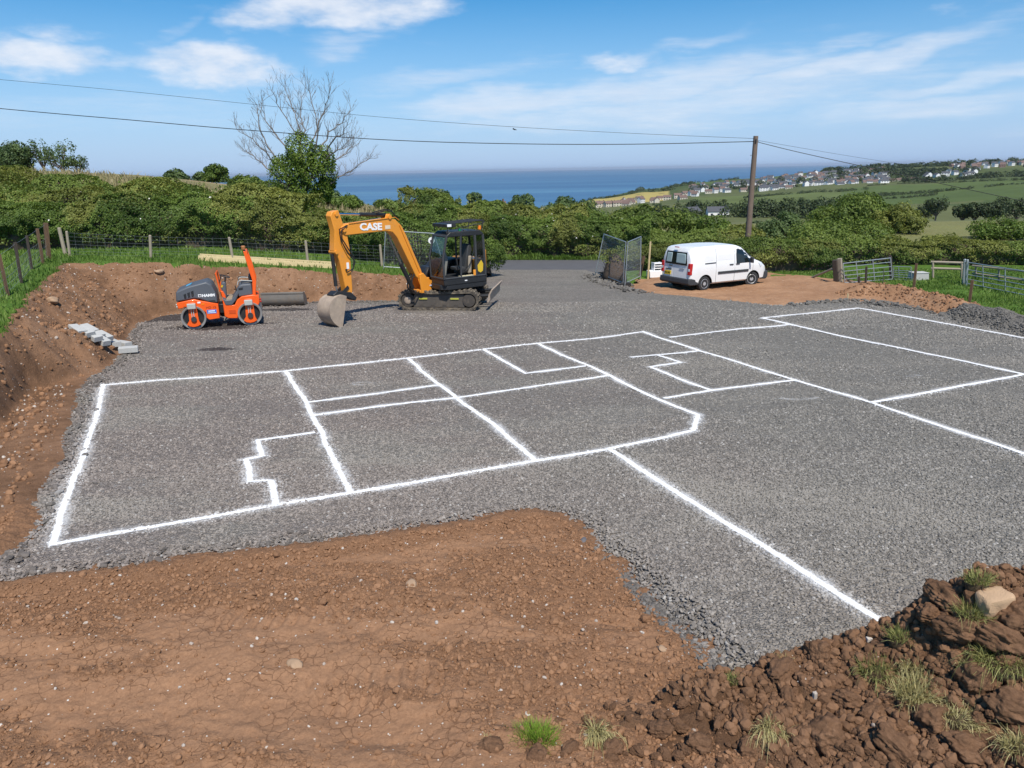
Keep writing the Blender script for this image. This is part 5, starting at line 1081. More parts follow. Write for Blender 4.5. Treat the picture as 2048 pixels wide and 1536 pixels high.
    MB().prism(prof((665,980),(700,990),(722,1040),(728,1100),(700,1090),(670,1050)), -.20, .20).build('column_cover', HAMMO, R, bevel=.02)
    MB().box((Pq(695, 925)[0], -.165, Pq(695, 925)[1]), (.05, .006, .08), (0, .5, 0)).build('yellow_decal', YEL, R)
    p0, p1 = Pq(738, 870), Pq(745, 810); MB().tube([(p0[0], 0, p0[1]), (p1[0], 0, p1[1])], .025, 8).build('steering_shaft', BLK, R)
    mb = MB(); cx, cz = Pq(742, 802); pts = [(cx+.16*math.cos(q)*.9, .16*math.sin(q), cz-.16*math.cos(q)*.30) for q in [i*math.pi/8 for i in range(17)]]; mb.tube(pts, .014, 6, cap=False)
    for q in (0, 2.1, 4.2): mb.tube([(cx, 0, cz-.02), (cx+.15*math.cos(q)*.9, .15*math.sin(q), cz-.15*math.cos(q)*.3)], .012, 5)
    mb.build('steering_wheel', BLK, R)
    for sy in (-.38, .38): MB().tube([(Pq(645, 745)[0], sy, Pq(645, 745)[1]), (Pq(672, 985)[0], sy, Pq(672, 985)[1])], .026, 8).build('hand_rail', HAMMO, R)
    MB().tube([(Pq(645, 748)[0], -.38, Pq(645, 748)[1]), (Pq(645, 748)[0], .38, Pq(645, 748)[1])], .024, 8).build('hand_rail', HAMMO, R)
    MB().tube([(Pq(665, 885)[0], -.2, Pq(665, 885)[1]), (Pq(700, 800)[0], -.22, Pq(700, 790)[1])], .018, 6).build('control_lever', BLK, R)
    MB().tube([(Pq(880, 1020)[0], -.5, Pq(880, 1005)[1]), (Pq(862, 890)[0], -.48, Pq(862, 900)[1])], .018, 6).build('drive_lever', BLK, R)
    for zz in (0, 1): x, z = Pq(1148, 1085+zz*30); MB().lathe((x, -.45, z), 'x', [(-.02, .02), (.03, .03), (.04, .02)], 10).build('rear_lamp', RED, R)
    return R
roller()

# ------------------------------------------------------------------ white panel van
VANW = M('van_white', (.78, .78, .77), .25, var=.03, scale=2, coat=.4, spec=.5, dirt=(.55, .48, .40), dirt_amt=.10); PLAS = M('grey_plastic', (.045, .048, .052), .6, var=.1); TYRE = M('tyre_rubber', (.028, .028, .029), .85, var=.2, scale=10); WTRIM = M('wheel_silver', (.50, .51, .52), .4, metal=.4)
VGLASS = M('van_glass', (.012, .016, .017), .06, var=.05, spec=.6); FROST = M('rear_glass_interior', (.36, .45, .44), .25, var=.12, scale=3); YPLATE = M('plate_yellow', (.80, .56, .03), .4, var=.03); LAMPC = M('lamp_clear', (.60, .63, .65), .12, spec=.7)
def van():
    a, b = gp(1407, 581.5), gp(1499, 575); yaw = math.radians(29)
    L_, WB, RO = 4.45, 2.72, .80                  # x runs from the tail (0) to the nose
    fwd = np.array((math.cos(yaw), math.sin(yaw))); lat = np.array((-fwd[1], fwd[0]))
    rw = a[:2]                                     # near rear wheel on the ground
    org = rw - fwd*RO + lat*.83; loc = (org[0], org[1], plane(org[0], org[1])-.01)
    R = empty('panel_van', loc, yaw, 'white panel van parked on the sandy soil beside the gravel', 'van'); R.rotation_euler = (.0, .012, yaw)
    # body: stations along x with (sill z, max half width at waist, waist z, roof half width, roof z)
    st = [(.00, .42, .80, .78, .66, 1.40), (.03, .36, .85, .80, .70, 1.62), (.12, .33, .885, .85, .725, 1.745), (.30, .30, .90, .88, .735, 1.795), (.80, .28, .905, .88, .745, 1.825), (1.6, .28, .905, .90, .75, 1.835), (2.3, .28, .905, .90, .745, 1.815), (2.62, .28, .905, .90, .735, 1.775),
          (2.90, .28, .905, .90, .72, 1.685), (3.15, .28, .90, .90, .715, 1.52), (3.42, .28, .895, .90, .71, 1.315), (3.62, .28, .885, .89, .70, 1.18), (3.85, .28, .875, .86, .66, 1.09), (4.10, .28, .85, .80, .60, 1.00), (4.28, .28, .80, .72, .54, .90), (4.40, .30, .72, .66, .48, .76), (4.45, .34, .62, .58, .44, .62)]
    def section(s):
        x, z0, wd, zw, wr, zr = s; zb = min(zw+.16, (zw+zr)/2); q = []
        pts = [(0, z0), (wd*.90, z0), (wd*.975, z0+.06), (wd*.985, (z0+zw)/2), (wd, zw), (wd*.985+(wr-wd)*.05, zb), ((wd+wr)/2+.02, (zb+zr)/2+.02), (wr+.01, zr-.10*min(1, (zr-zw)/.5)), (wr-.06, zr-.03), (wr*.6, zr-.004), (0, zr)]
        return [(x, y, z) for y, z in pts]
    secs = [section(s) for s in st]; n = len(secs[0]); V, F = [], []
    for s in secs: V += [(x, -y, z) for x, y, z in s] + [(x, y, z) for x, y, z in s]
    m2 = 2*n
    for i in range(len(secs)-1):
        for k in range(n-1):
            F.append((i*m2+k, (i+1)*m2+k, (i+1)*m2+k+1, i*m2+k+1)); F.append((i*m2+n+k, i*m2+n+k+1, (i+1)*m2+n+k+1, (i+1)*m2+n+k))
    for e, rv in ((0, 1), (len(secs)-1, 0)):
        for k in range(n-1): F.append((e*m2+k, e*m2+k+1, e*m2+n+k+1, e*m2+n+k))
    me = bpy.data.meshes.new('body'); me.from_pydata(V, [], F); bm = bmesh.new(); bm.from_mesh(me); bmesh.ops.remove_doubles(bm, verts=bm.verts, dist=.0005); bmesh.ops.recalc_face_normals(bm, faces=bm.faces); bm.to_mesh(me); bm.free()
    body = link('body', me, VANW, R)
    cut = MB()
    for xw in (RO, RO+WB):
        for s in (-1, 1): cut.cyl((xw, s*.62, .31), (xw, s*1.1, .31), .375, 32)
    co_ = cut.build('cutter', VANW, R); bo = body.modifiers.new('arches', 'BOOLEAN'); bo.operation = 'DIFFERENCE'; bo.object = co_; bo.solver = 'EXACT'
    bpy.context.view_layer.update(); nm = bpy.data.meshes.new_from_object(body.evaluated_get(bpy.context.evaluated_depsgraph_get())); body.modifiers.clear(); body.data = nm; nm.name = 'body'; bpy.data.objects.remove(co_)
    nm.polygons.foreach_set('use_smooth', np.ones(len(nm.polygons), bool)); nm.set_sharp_from_angle(angle=.5)
    # local surface half-width for pieces that lie on the side
    def wy(x, z):
        xs = [s[0] for s in st]; i = max(0, min(len(st)-2, int(np.searchsorted(xs, x))-1)); f = (x-xs[i])/(xs[i+1]-xs[i]); pa, pb = secs[i], secs[i+1]
        def w_(p): return np.interp(z, [q[2] for q in p[2:9]], [q[1] for q in p[2:9]])
        return float(w_(pa)*(1-f)+w_(pb)*f)
    def side(pts, nm_, m, par=body, out_=.008, s=-1, sub=4):
        # panel draped on the body side: outline (x, z), subdivided and thickened
        P = [];
        for p, q in zip(pts, pts[1:]+pts[:1]):
            for k in range(sub): P.append((p[0]+(q[0]-p[0])*k/sub, p[1]+(q[1]-p[1])*k/sub))
        cx, cz = sum(p[0] for p in P)/len(P), sum(p[1] for p in P)/len(P); V = []; rings = (1, .66, .33)
        for f in rings: V += [(cx+(x-cx)*f, s*(wy(cx+(x-cx)*f, cz+(z-cz)*f)+out_), cz+(z-cz)*f) for x, z in P]
        V.append((cx, s*(wy(cx, cz)+out_), cz)); n_ = len(P); F = []
        for r_ in range(2): F += [(r_*n_+i, r_*n_+(i+1) % n_, (r_+1)*n_+(i+1) % n_, (r_+1)*n_+i) for i in range(n_)]
        F += [(2*n_+i, 2*n_+(i+1) % n_, 3*n_) for i in range(n_)]
        V += [(x, s*(wy(x, z)-.02), z) for x, z in P]; F += [(i, 3*n_+1+i, 3*n_+1+(i+1) % n_, (i+1) % n_) for i in range(n_)]
        return MB().add(V, F).build(nm_, m, par, smooth=.6)
    GAP = M('panel_gap', (.045, .045, .048), .8)
    for s in (-1, 1):
        dw = [(2.52, 1.05), (2.50, 1.42), (2.56, 1.58), (2.78, 1.58), (3.02, 1.46), (3.36, 1.16), (3.34, 1.06)]
        side([(2.49, 1.03), (2.47, 1.43), (2.54, 1.62), (2.79, 1.62), (3.04, 1.50), (3.42, 1.16), (3.40, 1.03)], 'window_seal', PLAS, out_=.004, s=s)
        side(dw, 'door_window', VGLASS, out_=.012, s=s)
        for pts in ([(2.40, .32), (2.412, .32), (2.392, 1.66), (2.38, 1.66)], [(3.46, .35), (3.472, .35), (3.477, 1.10), (3.465, 1.10)], [(1.36, .32), (1.372, .32), (1.352, 1.70), (1.34, 1.70)]): side(pts, 'door_gap', GAP, out_=.003, s=s)
        side([(.75, 1.10), (1.34, 1.11), (1.34, 1.15), (.75, 1.14)], 'slide_rail', PLAS, out_=.012, s=s)
        side([(1.47, .66), (3.20, .66), (3.20, .76), (1.47, .76)], 'side_moulding', PLAS, out_=.022, s=s)
        side([(2.10, .99), (2.30, .99), (2.30, 1.03), (2.10, 1.03)], 'door_handle', PLAS, out_=.03, s=s); side([(2.46, .99), (2.66, .99), (2.66, 1.03), (2.46, 1.03)], 'door_handle', PLAS, out_=.03, s=s)
        for q in ([(.72, 1.22), (.80, 1.50), (1.0, 1.60), (1.28, 1.60), (1.28, 1.22)], [(1.42, 1.22), (1.42, 1.62), (2.05, 1.62), (2.30, 1.50), (2.32, 1.22)]):
            for p0, p1 in zip(q, q[1:]+q[:1]):
                pass
            side(q, 'pressed_panel', VANW, out_=.004, s=s)
        side([(3.92, .80), (4.12, .93), (4.02, 1.0), (3.80, .98)], 'headlamp', LAMPC, out_=.02, s=s)
        MB().prism([(3.20, 1.02), (3.30, 1.02), (3.27, 1.26), (3.19, 1.26)], s*.93, s*1.10).build('wing_mirror', PLAS, R, bevel=.03, seg=3)
        MB().box((.04, s*.795, .93), (.14, .15, .46), (0, .06, 0)).build('tail_lamp', RED, R, bevel=.02, seg=2); MB().box((-.028, s*.80, .90), (.02, .11, .10), (0, .06, 0)).build('lamp_lens', LAMPC, R, bevel=.006)
    # tail: doors, windows, bumper, plate
    def tail(y0, y1, z0, z1, nm_, m, d=.01, par=R, bev=.03):
        f = lambda z: np.interp(z, [.42, .80, 1.40, 1.62], [.0, -.004, .0, .055])
        MB().add([(f(z0)-d-.022, y0, z0), (f(z0)-d-.022, y1, z0), (f(z1)-d-.022, y1*.93, z1), (f(z1)-d-.022, y0*.93, z1), (f(z0)+.05, y0, z0), (f(z0)+.05, y1, z0), (f(z1)+.05, y1*.93, z1), (f(z1)+.05, y0*.93, z1)], [(0, 1, 2, 3), (7, 6, 5, 4), (0, 4, 5, 1), (1, 5, 6, 2), (2, 6, 7, 3), (3, 7, 4, 0)]).build(nm_, m, par, bevel=bev, seg=3)
    for y0, y1 in ((-.70, .145), (.155, .70)):
        tail(y0, y1, .52, 1.64, 'rear_door', VANW, .0, bev=.02)
    tail(-.66, .66, 1.06, 1.60, 'rear_window_surround', VGLASS, .012, bev=.06); tail(-.60, -.0, 1.12, 1.54, 'rear_window', FROST, .017, bev=.05); tail(.24, .60, 1.12, 1.54, 'rear_window', FROST, .017, bev=.05)
    tail(.28, .66, .62, .78, 'number_plate', YPLATE, .012, bev=.005); text('plate_lettering', 'NX11 FHC', .085, M('black_print', (.01, .01, .01), .5), R, (-.040, .47, .70), (math.pi/2, 0, -math.pi/2), bold=.001, sx=.85)
    tail(.26, .62, .83, .87, 'handle_recess', PLAS, .008, bev=.01); tail(.22, .42, .985, 1.02, 'rear_handle', PLAS, .02, bev=.01); tail(-.52, -.26, .93, .945, 'model_badge', WTRIM, .006, bev=.002)
    MB().box((.0, 0, 1.765), (.05, .22, .03)).build('brake_lamp', RED, R)
    MB().prism([(-.10, .34), (.02, .28), (.45, .28), (.46, .52), (.10, .56), (-.08, .55)], -.88, .88).build('rear_bumper', PLAS, R, bevel=.04, seg=3)
    MB().prism([(4.05, .26), (4.42, .24), (4.52, .34), (4.51, .58), (4.38, .62), (4.12, .58)], -.80, .80).build('front_bumper', PLAS, R, bevel=.05, seg=3)
    # windscreen
    MB().add([(2.915, -.64, 1.665), (2.915, .64, 1.665), (3.60, .66, 1.205), (3.60, -.66, 1.205)], [(0, 1, 2, 3)]).build('windscreen', VGLASS, R).location = (.012, 0, .012)
    for xw, steer in ((RO, 0), (RO+WB, -.42)):
        for s in (-1, 1):
            w_ = empty('wheel', (xw, s*.765, .31)); w_.parent = R; w_.rotation_euler = (0, 0, steer)
            MB().lathe((0, 0, 0), 'y', [(-.095, .19), (-.105, .24), (-.09, .295), (-.05, .31), (.05, .31), (.09, .295), (.105, .24), (.095, .19)], 32).build('tyre', TYRE, w_, smooth=.7)
            MB().lathe((0, 0, 0), 'y', [(-.05, .05), (-.07, .2), (.07, .2), (.05, .05)], 24).build('rim', PLAS, w_)
            mb = MB().lathe((0, s*.085, 0), 'y', [(-.012, .03), (-.012, .075), (.012, .075), (.018, .05)], 18)
            for q in range(6): a_ = q*math.pi/3; mb.box((.125*math.cos(a_), s*.082, .125*math.sin(a_)), (.12, .02, .075), (0, -a_, 0))
            ring = [(.185*math.cos(j*math.pi/12), s*.085, .185*math.sin(j*math.pi/12)) for j in range(25)]; mb.tube(ring, .015, 6, cap=False); mb.build('wheel_trim', WTRIM, w_, smooth=.6)
        for s in (-1, 1):
            pts = [(xw+.372*math.cos(q), .31+.372*math.sin(q)) for q in [i*math.pi/14 for i in range(15)]]
            V = [(x, s*.63, z) for x, z in pts]+[(x, s*.90, z) for x, z in pts]; MB().add(V, [(i, i+1, 15+i+1, 15+i) for i in range(14)] + [tuple(range(15))]).build('wheel_arch', PLAS, R)
    MB().box((2.2, 0, .29), (3.6, 1.3, .10)).build('underbody', PLAS, R)
    return R
van()
# ================================================================== site furniture
PALE = M('weathered_wood', (.33, .28, .21), .9, var=.25, scale=7, bump=.004); BROWNW = M('treated_wood', (.14, .082, .048), .85, var=.3, scale=7, bump=.004); DARKW = M('dark_wood', (.062, .048, .038), .9, var=.3, scale=7, bump=.004); FRESH = M('fresh_timber', (.66, .52, .28), .75, var=.12, scale=5)
GALV = M('galvanised', (.42, .45, .46), .45, metal=.6, var=.15, scale=8); WIRE = M('fence_wire', (.26, .28, .28), .5, metal=.5); CONC = M('concrete_block', (.44, .44, .42), .92, var=.12, scale=12, bump=.003); BLACKP = M('black_steel', (.012, .012, .013), .4)
def top_at(b, px, py): return gy(px, py, b[1])
def post_mesh(mb, b, t, r, n=8, square=False):
    b, t = Vector(b), Vector(t); b = b - (t-b).normalized()*.25
    if square: mb.tube([b, b.lerp(t, .5), t], [r*1.2, r*1.15, r*1.15], 4)
    else: mb.tube([b, b.lerp(t, .5), t - (t-b).normalized()*.02, t], [r, r*1.02, r*.97, r*.6], n)
# ---- wire fence in front of the hedge
def wire_fence(name, label, posts, hs, mesh_to=.95, step=.30):
    R = empty(name, (0, 0, 0), 0, label, 'fence'); ends = []
    for (pb, pt, r, m_, sq) in posts:
        b = pb; t = pt; mb = MB(); post_mesh(mb, b, t, r, square=sq); mb.build('post', m_, R, smooth=.7); ends.append((Vector(b), Vector(t)))
    mb = MB()
    for (b0, t0), (b1, t1) in zip(ends[:-1], ends[1:]):
        for h_ in hs: mb.tube([b0.lerp(t0, h_), b0.lerp(t0, h_).lerp(b1.lerp(t1, h_), .5)-Vector((0, 0, .012)), b1.lerp(t1, h_)], .0035, 3, cap=False)
        n_ = int((b1-b0).length/step)
        for k in range(1, n_): f = k/n_; mb.tube([b0.lerp(t0, .05).lerp(b1.lerp(t1, .05), f), b0.lerp(t0, mesh_to).lerp(b1.lerp(t1, mesh_to), f)], .0028, 3, cap=False)
    mb.build('wire_mesh', WIRE, R, smooth=None)['kind'] = 'stuff'; return R
P_ = []
for (bx, by), (tx, ty), r in (((140,513),(133,462),.05),((302,517),(300,470),.055),((466,521),(458,474),.055),((616,528),(611,481),.055),((764,533),(760,489),.055),((905,536),(903,500),.05)):
    b = on_ground(bx, by, 20); P_.append((b, top_at(b, tx, ty), r, PALE, False))
wire_fence('wire_fence', 'stock wire fence on pale weathered posts in front of the long hedge', P_, [.1, .22, .34, .48, .62, .78, .93])
P_ = []
for (bx, by), (tx, ty), r, m_ in (((-60,650),(-85,560),.045,BROWNW),((16,592),(-2,508),.045,BROWNW),((43,567),(30,485),.045,DARKW),((64,541),(53,471),.045,DARKW),((86,527),(74,457),.055,BROWNW),((98,519),(91,446),.085,BROWNW)):
    b = on_ground(bx, by, 10); P_.append((b, top_at(b, tx, ty), r, m_, True))
wire_fence('wire_fence', 'wire fence on dark timber posts running up the left grass bank', P_, [.1, .25, .4, .6, .97], mesh_to=.6)
b = on_ground(131, 510, 15); t_ = top_at(b, 118, 455); mb = MB(); post_mesh(mb, b, t_, .07); tag(mb.build('leaning_post', PALE, None, .7), 'old pale post leaning beside the corner of the left fence', 'post')
# ---- timber, ditching bucket, blocks
for k, ((ax, ay), (bx, by), dz_) in enumerate((((397, 521), (668, 538), .05), ((400, 517), (690, 534), .05), ((440, 527), (660, 542), .09))[:2]):
    a, b = on_ground(ax, ay, 20), on_ground(bx, by, 20); a, b = Vector(a)+Vector((0, 0, .09+.0*k)), Vector(b)+Vector((0, 0, .09)); d = (b-a); L_ = d.length; mid = (a+b)/2
    o = MB().box((0, 0, 0), (L_, .075, .20)).build('timber_plank', FRESH, None, bevel=.006); o.location = mid; o.rotation_euler = (0, -math.asin(d.z/L_), math.atan2(d.y, d.x))
    tag(o, ('long pale timber plank on the bank grass, the nearer of two' if k == 0 else 'long pale timber plank on the bank grass, the farther of two, against the fence'), 'plank', 'planks on the bank')
c = gp(566, 613); R = empty('ditching_bucket', (c[0], c[1]+.25, plane(c[0], c[1]+.25)+.0), math.radians(3), 'wide grey steel ditching bucket lying at the foot of the bank behind the roller', 'bucket')
DB = M('bucket_grey', (.20, .185, .165), .6, metal=.3, var=.2, scale=5, dirt=(.24, .18, .13), dirt_amt=.4)
pr = [(-.28, .52)] + [(.0+.30*math.cos(math.radians(q))-.02, .27+.27*math.sin(math.radians(q))) for q in range(170, 271, 20)] + [(.25, .02), (.30, .0)]
pr2 = [(y+.025, z+.02) for y, z in pr]; n = len(pr); V = [(-.76, y, z) for y, z in pr]+[(.76, y, z) for y, z in pr]+[(-.76, y, z) for y, z in pr2]+[(.76, y, z) for y, z in pr2]; F = []
for i in range(n-1): F += [(i, i+1, n+i+1, n+i), (2*n+i, 2*n+i+1, 3*n+i+1, 3*n+i)]
F += [(0, n, 3*n, 2*n), (n-1, 2*n-1, 4*n-1, 3*n-1)]
MB().add(V, F).build('shell', DB, R, smooth=.5)
for s in (-.77, .77): MB().prism(pr + [(.2, .30), (-.1, .52)], s-.012, s+.012, 'x').build('end_plate', DB, R)
MB().box((0, -.27, .50), (1.56, .07, .07)).build('top_lip', DB, R, bevel=.01); MB().box((0, -.30, .33), (1.5, .02, .03)).build('wear_strip', BLK, R)
BLKS = ((157,667,-.55,0),(180,664,-.45,.02),(174,676,-.50,.0),(194,677,-.5,.06),(190,686,-.55,.0),(210,684,-.45,.05),(206,694,-.5,.0),(229,692,-.75,.03),(247,691,-.45,.0),(258,704,.42,.02))
ordn = ('first', 'second', 'third', 'fourth', 'fifth', 'sixth', 'seventh', 'eighth', 'ninth')
bmesh0 = None
for k, (px, py, rz, dz_) in enumerate(BLKS):
    p = on_ground(px, py+3, 10); zz = float(bank_z(np.array([p[0]]), np.array([p[1]]))[0]) if float(sdf(np.array([p[0]]), np.array([p[1]]), PAD)[0]) < 0 else float(plane(p[0], p[1]))
    if bmesh0 is None: o = MB().box((0, 0, 0), (.47, .235, .14)).build('concrete_block', CONC, None, bevel=.006); bmesh0 = o
    else: o = bmesh0.copy(); COL.objects.link(o)
    sl = .30 if k < 7 else .03
    o.location = (p[0], p[1], max(zz, p[2])+.085+dz_); o.rotation_euler = (random.uniform(-.1, .05), sl, rz)
    tag(o, 'loose grey concrete block on the gravel at the lowest end of the row' if k == 9 else f'grey concrete block on the bank, {ordn[k]} from the top of the row', 'concrete block', 'concrete blocks on the left bank')
# ---- temporary mesh fence panels
def panel(name, label, bl, br, tl, tr, sign=None):
    R = empty(name, (0, 0, 0), 0, label, 'fence panel'); bl, br, tl, tr = map(Vector, (bl, br, tl, tr))
    MB().tube([bl-Vector((0, 0, .02)), tl], .021, 8).build('side_tube', GALV, R); MB().tube([br-Vector((0, 0, .02)), tr], .021, 8).build('side_tube', GALV, R); MB().tube([tl, tr], .021, 8).build('top_tube', GALV, R); MB().tube([bl.lerp(tl, .06), br.lerp(tr, .06)], .021, 8).build('bottom_tube', GALV, R)
    mb = MB()
    for k in range(1, 40): f = k/40; mb.tube([bl.lerp(br, f).lerp(tl.lerp(tr, f), .06), tl.lerp(tr, f)], .0022, 3, cap=False)
    for k in range(1, 9): f = .06+.94*k/9; mb.tube([bl.lerp(tl, f), br.lerp(tr, f)], .0022, 3, cap=False)
    mb.build('mesh_infill', GALV, R, smooth=None)['kind'] = 'stuff'; return R
def c4(b, t): p = gp(*b); return p, gy(*t, p[1])
(bl, tl), (br, tr) = c4((1190, 549), (1208, 468)), c4((1246, 571), (1252, 484)); panel('mesh_fence_panel', 'slanting galvanised mesh fence panel at the lane entrance, the left one', bl, br, tl, tr)
(b2, t2), (b3, t3) = c4((1249.5, 572), (1256, 484)), c4((1281, 557), (1282, 473)); panel('mesh_fence_panel', 'galvanised mesh fence panel standing at the lane entrance, the one nearer the van', b2, b3, t2, t3)
fb = MB().box((0, 0, .06), (.60, .22, .13)).box((0, 0, .135), (.30, .16, .03)).build('rubber_block', BLK, None, bevel=.02); fb.location = (br[0]+.03, br[1]-.02, plane(br[0], br[1])); fb.rotation_euler = (0, 0, .3); tag(fb, 'black rubber block foot under the joined mesh panels', 'rubber block')
p0 = on_ground(767, 538, 20); q0 = np.array((p0[0]+2.6, p0[1]+.9, gzs(p0[0]+2.6, p0[1]+.9))); panel('mesh_fence_panel', 'mesh fence panel half hidden behind the excavator boom and cab', p0, q0, gy(771, 461, p0[1]), gy(868, 467, q0[1]))
sg = gy(863, 481, 29.3); o = MB().lathe((0, 0, 0), 'y', [(-.006, .02), (-.006, .13), (.006, .13), (.006, .02)], 20).build('round_sign', WHITE, None); o.location = sg; tag(o, 'small round white sign on the fence left of the cab', 'sign'); MB().box((0, -.008, -.03), (.11, .004, .10)).build('sign_print', DKG, o)
# ---- stakes, pegs and single posts
def stake(name, b, t, r, m_, label, cat, sq=True):
    p = gp(*b); q = gy(*t, p[1]); mb = MB(); post_mesh(mb, (p[0], p[1], plane(p[0], p[1])), q, r, square=sq); return tag(mb.build(name, m_, None, .7), label, cat)
stake('timber_stake', (1296, 556), (1301, 483), .035, FRESH, 'tall pale timber stake left of the white van', 'stake'); stake('leaning_post', (1280, 552), (1288, 512), .06, BROWNW, 'short brown post leaning behind the mesh panel', 'post')
stake('steel_stake', (1764, 592), (1768, 536), .014, M('rusty_bar', (.07, .06, .055), .7), 'thin dark steel bar upright behind the spoil ridge', 'stake', False); stake('fence_post', (1827, 580), (1833, 527), .05, BROWNW, 'brown post standing in the lawn behind the spoil ridge', 'post'); stake('fence_post', (1938, 611), (1945, 560), .05, BROWNW, 'brown post in the lawn beside the black bucket', 'post')
stake('marker_peg', (1695, 601), (1696, 587), .022, FRESH, 'short pale timber peg at the gravel edge', 'peg')
stake('fence_post', (1718, 568), (1718, 553), .05, DARKW, 'short dark stub in front of the first gate, left one', 'post'); stake('fence_post', (1731, 568), (1733, 533), .045, DARKW, 'taller dark stub in front of the first gate', 'post')
# ---- gates
def gate(name, label, BL, BR, TL, TR, bars, stiles, m_=GALV, r=.021):
    R = empty(name, (0, 0, 0), 0, label, 'gate'); BL, BR, TL, TR = map(Vector, (BL, BR, TL, TR))
    for f in bars: MB().tube([BL.lerp(TL, f), BR.lerp(TR, f)], r if f in (bars[0], bars[-1]) else r*.75, 8).build('rail', m_, R)
    for f in stiles: MB().tube([BL.lerp(BR, f), TL.lerp(TR, f)], r, 8).build('stile', m_, R)
    return R
def corner(b, t, lift=.10): p = gp(*b); q = gy(*t, p[1]); return p+np.array((0, 0, lift*0)), q
BL, TL = corner((1690, 568), (1686, 527)); BR, TR = corner((1785, 561), (1781, 516)); gate('field_gate', 'galvanised field gate standing open by the wooden gatepost', BL, BR, TL, TR, [.06, .24, .42, .62, .82, 1.0], [0, .27, .62, 1.0])
BL, TL = corner((1787, 560), (1787, 533)); BR, TR = corner((1824, 563), (1822, 534)); gate('sheep_hurdle', 'small low galvanised sheep hurdle next to the field gate', BL, BR, TL, TR, [.06, .25, .42, .58, .72, 1.0], [0, .3, 1.0], r=.016)
BL, TL = corner((1932, 569), (1931, 524)); BR, TR = corner((2085, 600), (2085, 548)); gate('field_gate', 'long galvanised field gate running out of the right edge', BL, BR, TL, TR, [.06, .26, .46, .68, 1.0], [0, .25, .55, 1.0])
BL, TL = corner((1945, 556), (1945, 530)); BR, TR = corner((2085, 576), (2085, 545)); R = gate('timber_rail_fence', 'weathered timber rails behind the long gate', BL, BR, TL, TR, [.35, .95], [.05, .4, .8], PALE, .04); R['category'] = 'fence'
BL, TL = corner((1862, 556), (1862, 522)); BR, TR = corner((1926, 558), (1926, 524)); R = gate('timber_rail_fence', 'short weathered timber rail fence between the gates', BL, BR, TL, TR, [.58, .95], [.06, .96], PALE, .05); R['category'] = 'fence'
for k, (b, t, m_, r, lb) in enumerate((((1673, 566), (1670, 520), DARKW, .11, 'thick dark wooden gatepost with a strut beside the sandy soil'), ((1681, 566), (1679, 517), PALE, .10, 'thick pale wooden gatepost holding the open gate'), ((1783, 560), (1780, 512), DARKW, .07, 'dark post at the far end of the open gate'), ((1926, 568), (1930, 518), GALV, .055, 'galvanised gatepost of the long gate, left of a pair'), ((1932, 570), (1935, 519), GALV, .055, 'galvanised gatepost of the long gate, right of a pair'))):
    stake('gatepost', b, t, r, m_, lb, 'gatepost', m_ != GALV)
a, b = gp(1622, 556), gp(1668, 564); MB_ = MB().tube([a, gy(1664, 538, b[1])], .05, 8); tag(MB_.build('brace_strut', PALE, None), 'pale sloping strut leaning on the gatepost', 'strut')
a, b = gp(1704, 568), gp(1676, 564); tag(MB().tube([a, gy(1677, 540, b[1])], .04, 8).build('brace_strut', DARKW, None), 'dark sloping strut in front of the gatepost', 'strut')
c = gp(1843, 562); o = MB().prism([(-.36, 0), (.36, 0), (.31, .32), (-.31, .32)], -.25, .25).prism([(-.33, .32), (.33, .32), (.33, .35), (-.33, .35)], -.27, .27).build('water_trough', CONC, None, bevel=.02); o.location = (c[0], c[1]+.3, plane(c[0], c[1])); tag(o, 'grey concrete water trough behind the lawn', 'trough')
c = gp(1311, 556); R = empty('white_crate', (c[0], c[1]+.3, plane(c[0], c[1])+.0), .2, 'white stacked crate behind the rear of the van', 'crate')
MB().box((0, 0, .16), (.62, .45, .32)).build('lower_box', WHITE, R, bevel=.02); 
for k in range(3): MB().box((.12, .05, .42+.11*k), (.40, .40, .035)).build('upper_slat', WHITE, R, bevel=.005)
for sx_ in (-.06, .30): MB().box((sx_, .05, .50), (.035, .38, .36)).build('upper_post', WHITE, R)
# ---- cut end of the old hedge by the entrance
c = gp(1232, 560); R = empty('hedge_stump', (c[0], c[1]+.6, plane(c[0], c[1])), 0, 'brown tangled root ball of a cut hedge behind the mesh panels', 'hedge stump')
mb = MB(); random.seed(3)
for k in range(260):
    a_ = random.uniform(0, 6.28); r_ = random.uniform(0, .48); p = Vector((r_*math.cos(a_), r_*.7*math.sin(a_), random.uniform(0, .9))); d = Vector((random.gauss(0, .6), random.gauss(0, .6), random.gauss(.35, .5))).normalized(); q = p+d*random.uniform(.15, .45); mb.tube([p, p.lerp(q, .5)+Vector((random.gauss(0, .04), random.gauss(0, .04), 0)), q], [.016, .012, .005], 4, cap=False)
mb.build('twigs', TWIG, R, smooth=None)
MB().lathe((0, 0, 0), 'z', [(-.1, .62), (.25, .52), (.7, .40), (1.05, .22), (1.15, .05)], 12).build('root_mass', TWIG, R, smooth=3.2)
P = np.stack([RNG.normal(0, .32, 500), RNG.normal(0, .25, 500), RNG.uniform(.75, 1.35, 500)], 1); leaves('leaf_tuft', P, np.tile((0, -.3, 1.), (500, 1)), .09, LEAF_YL, R)
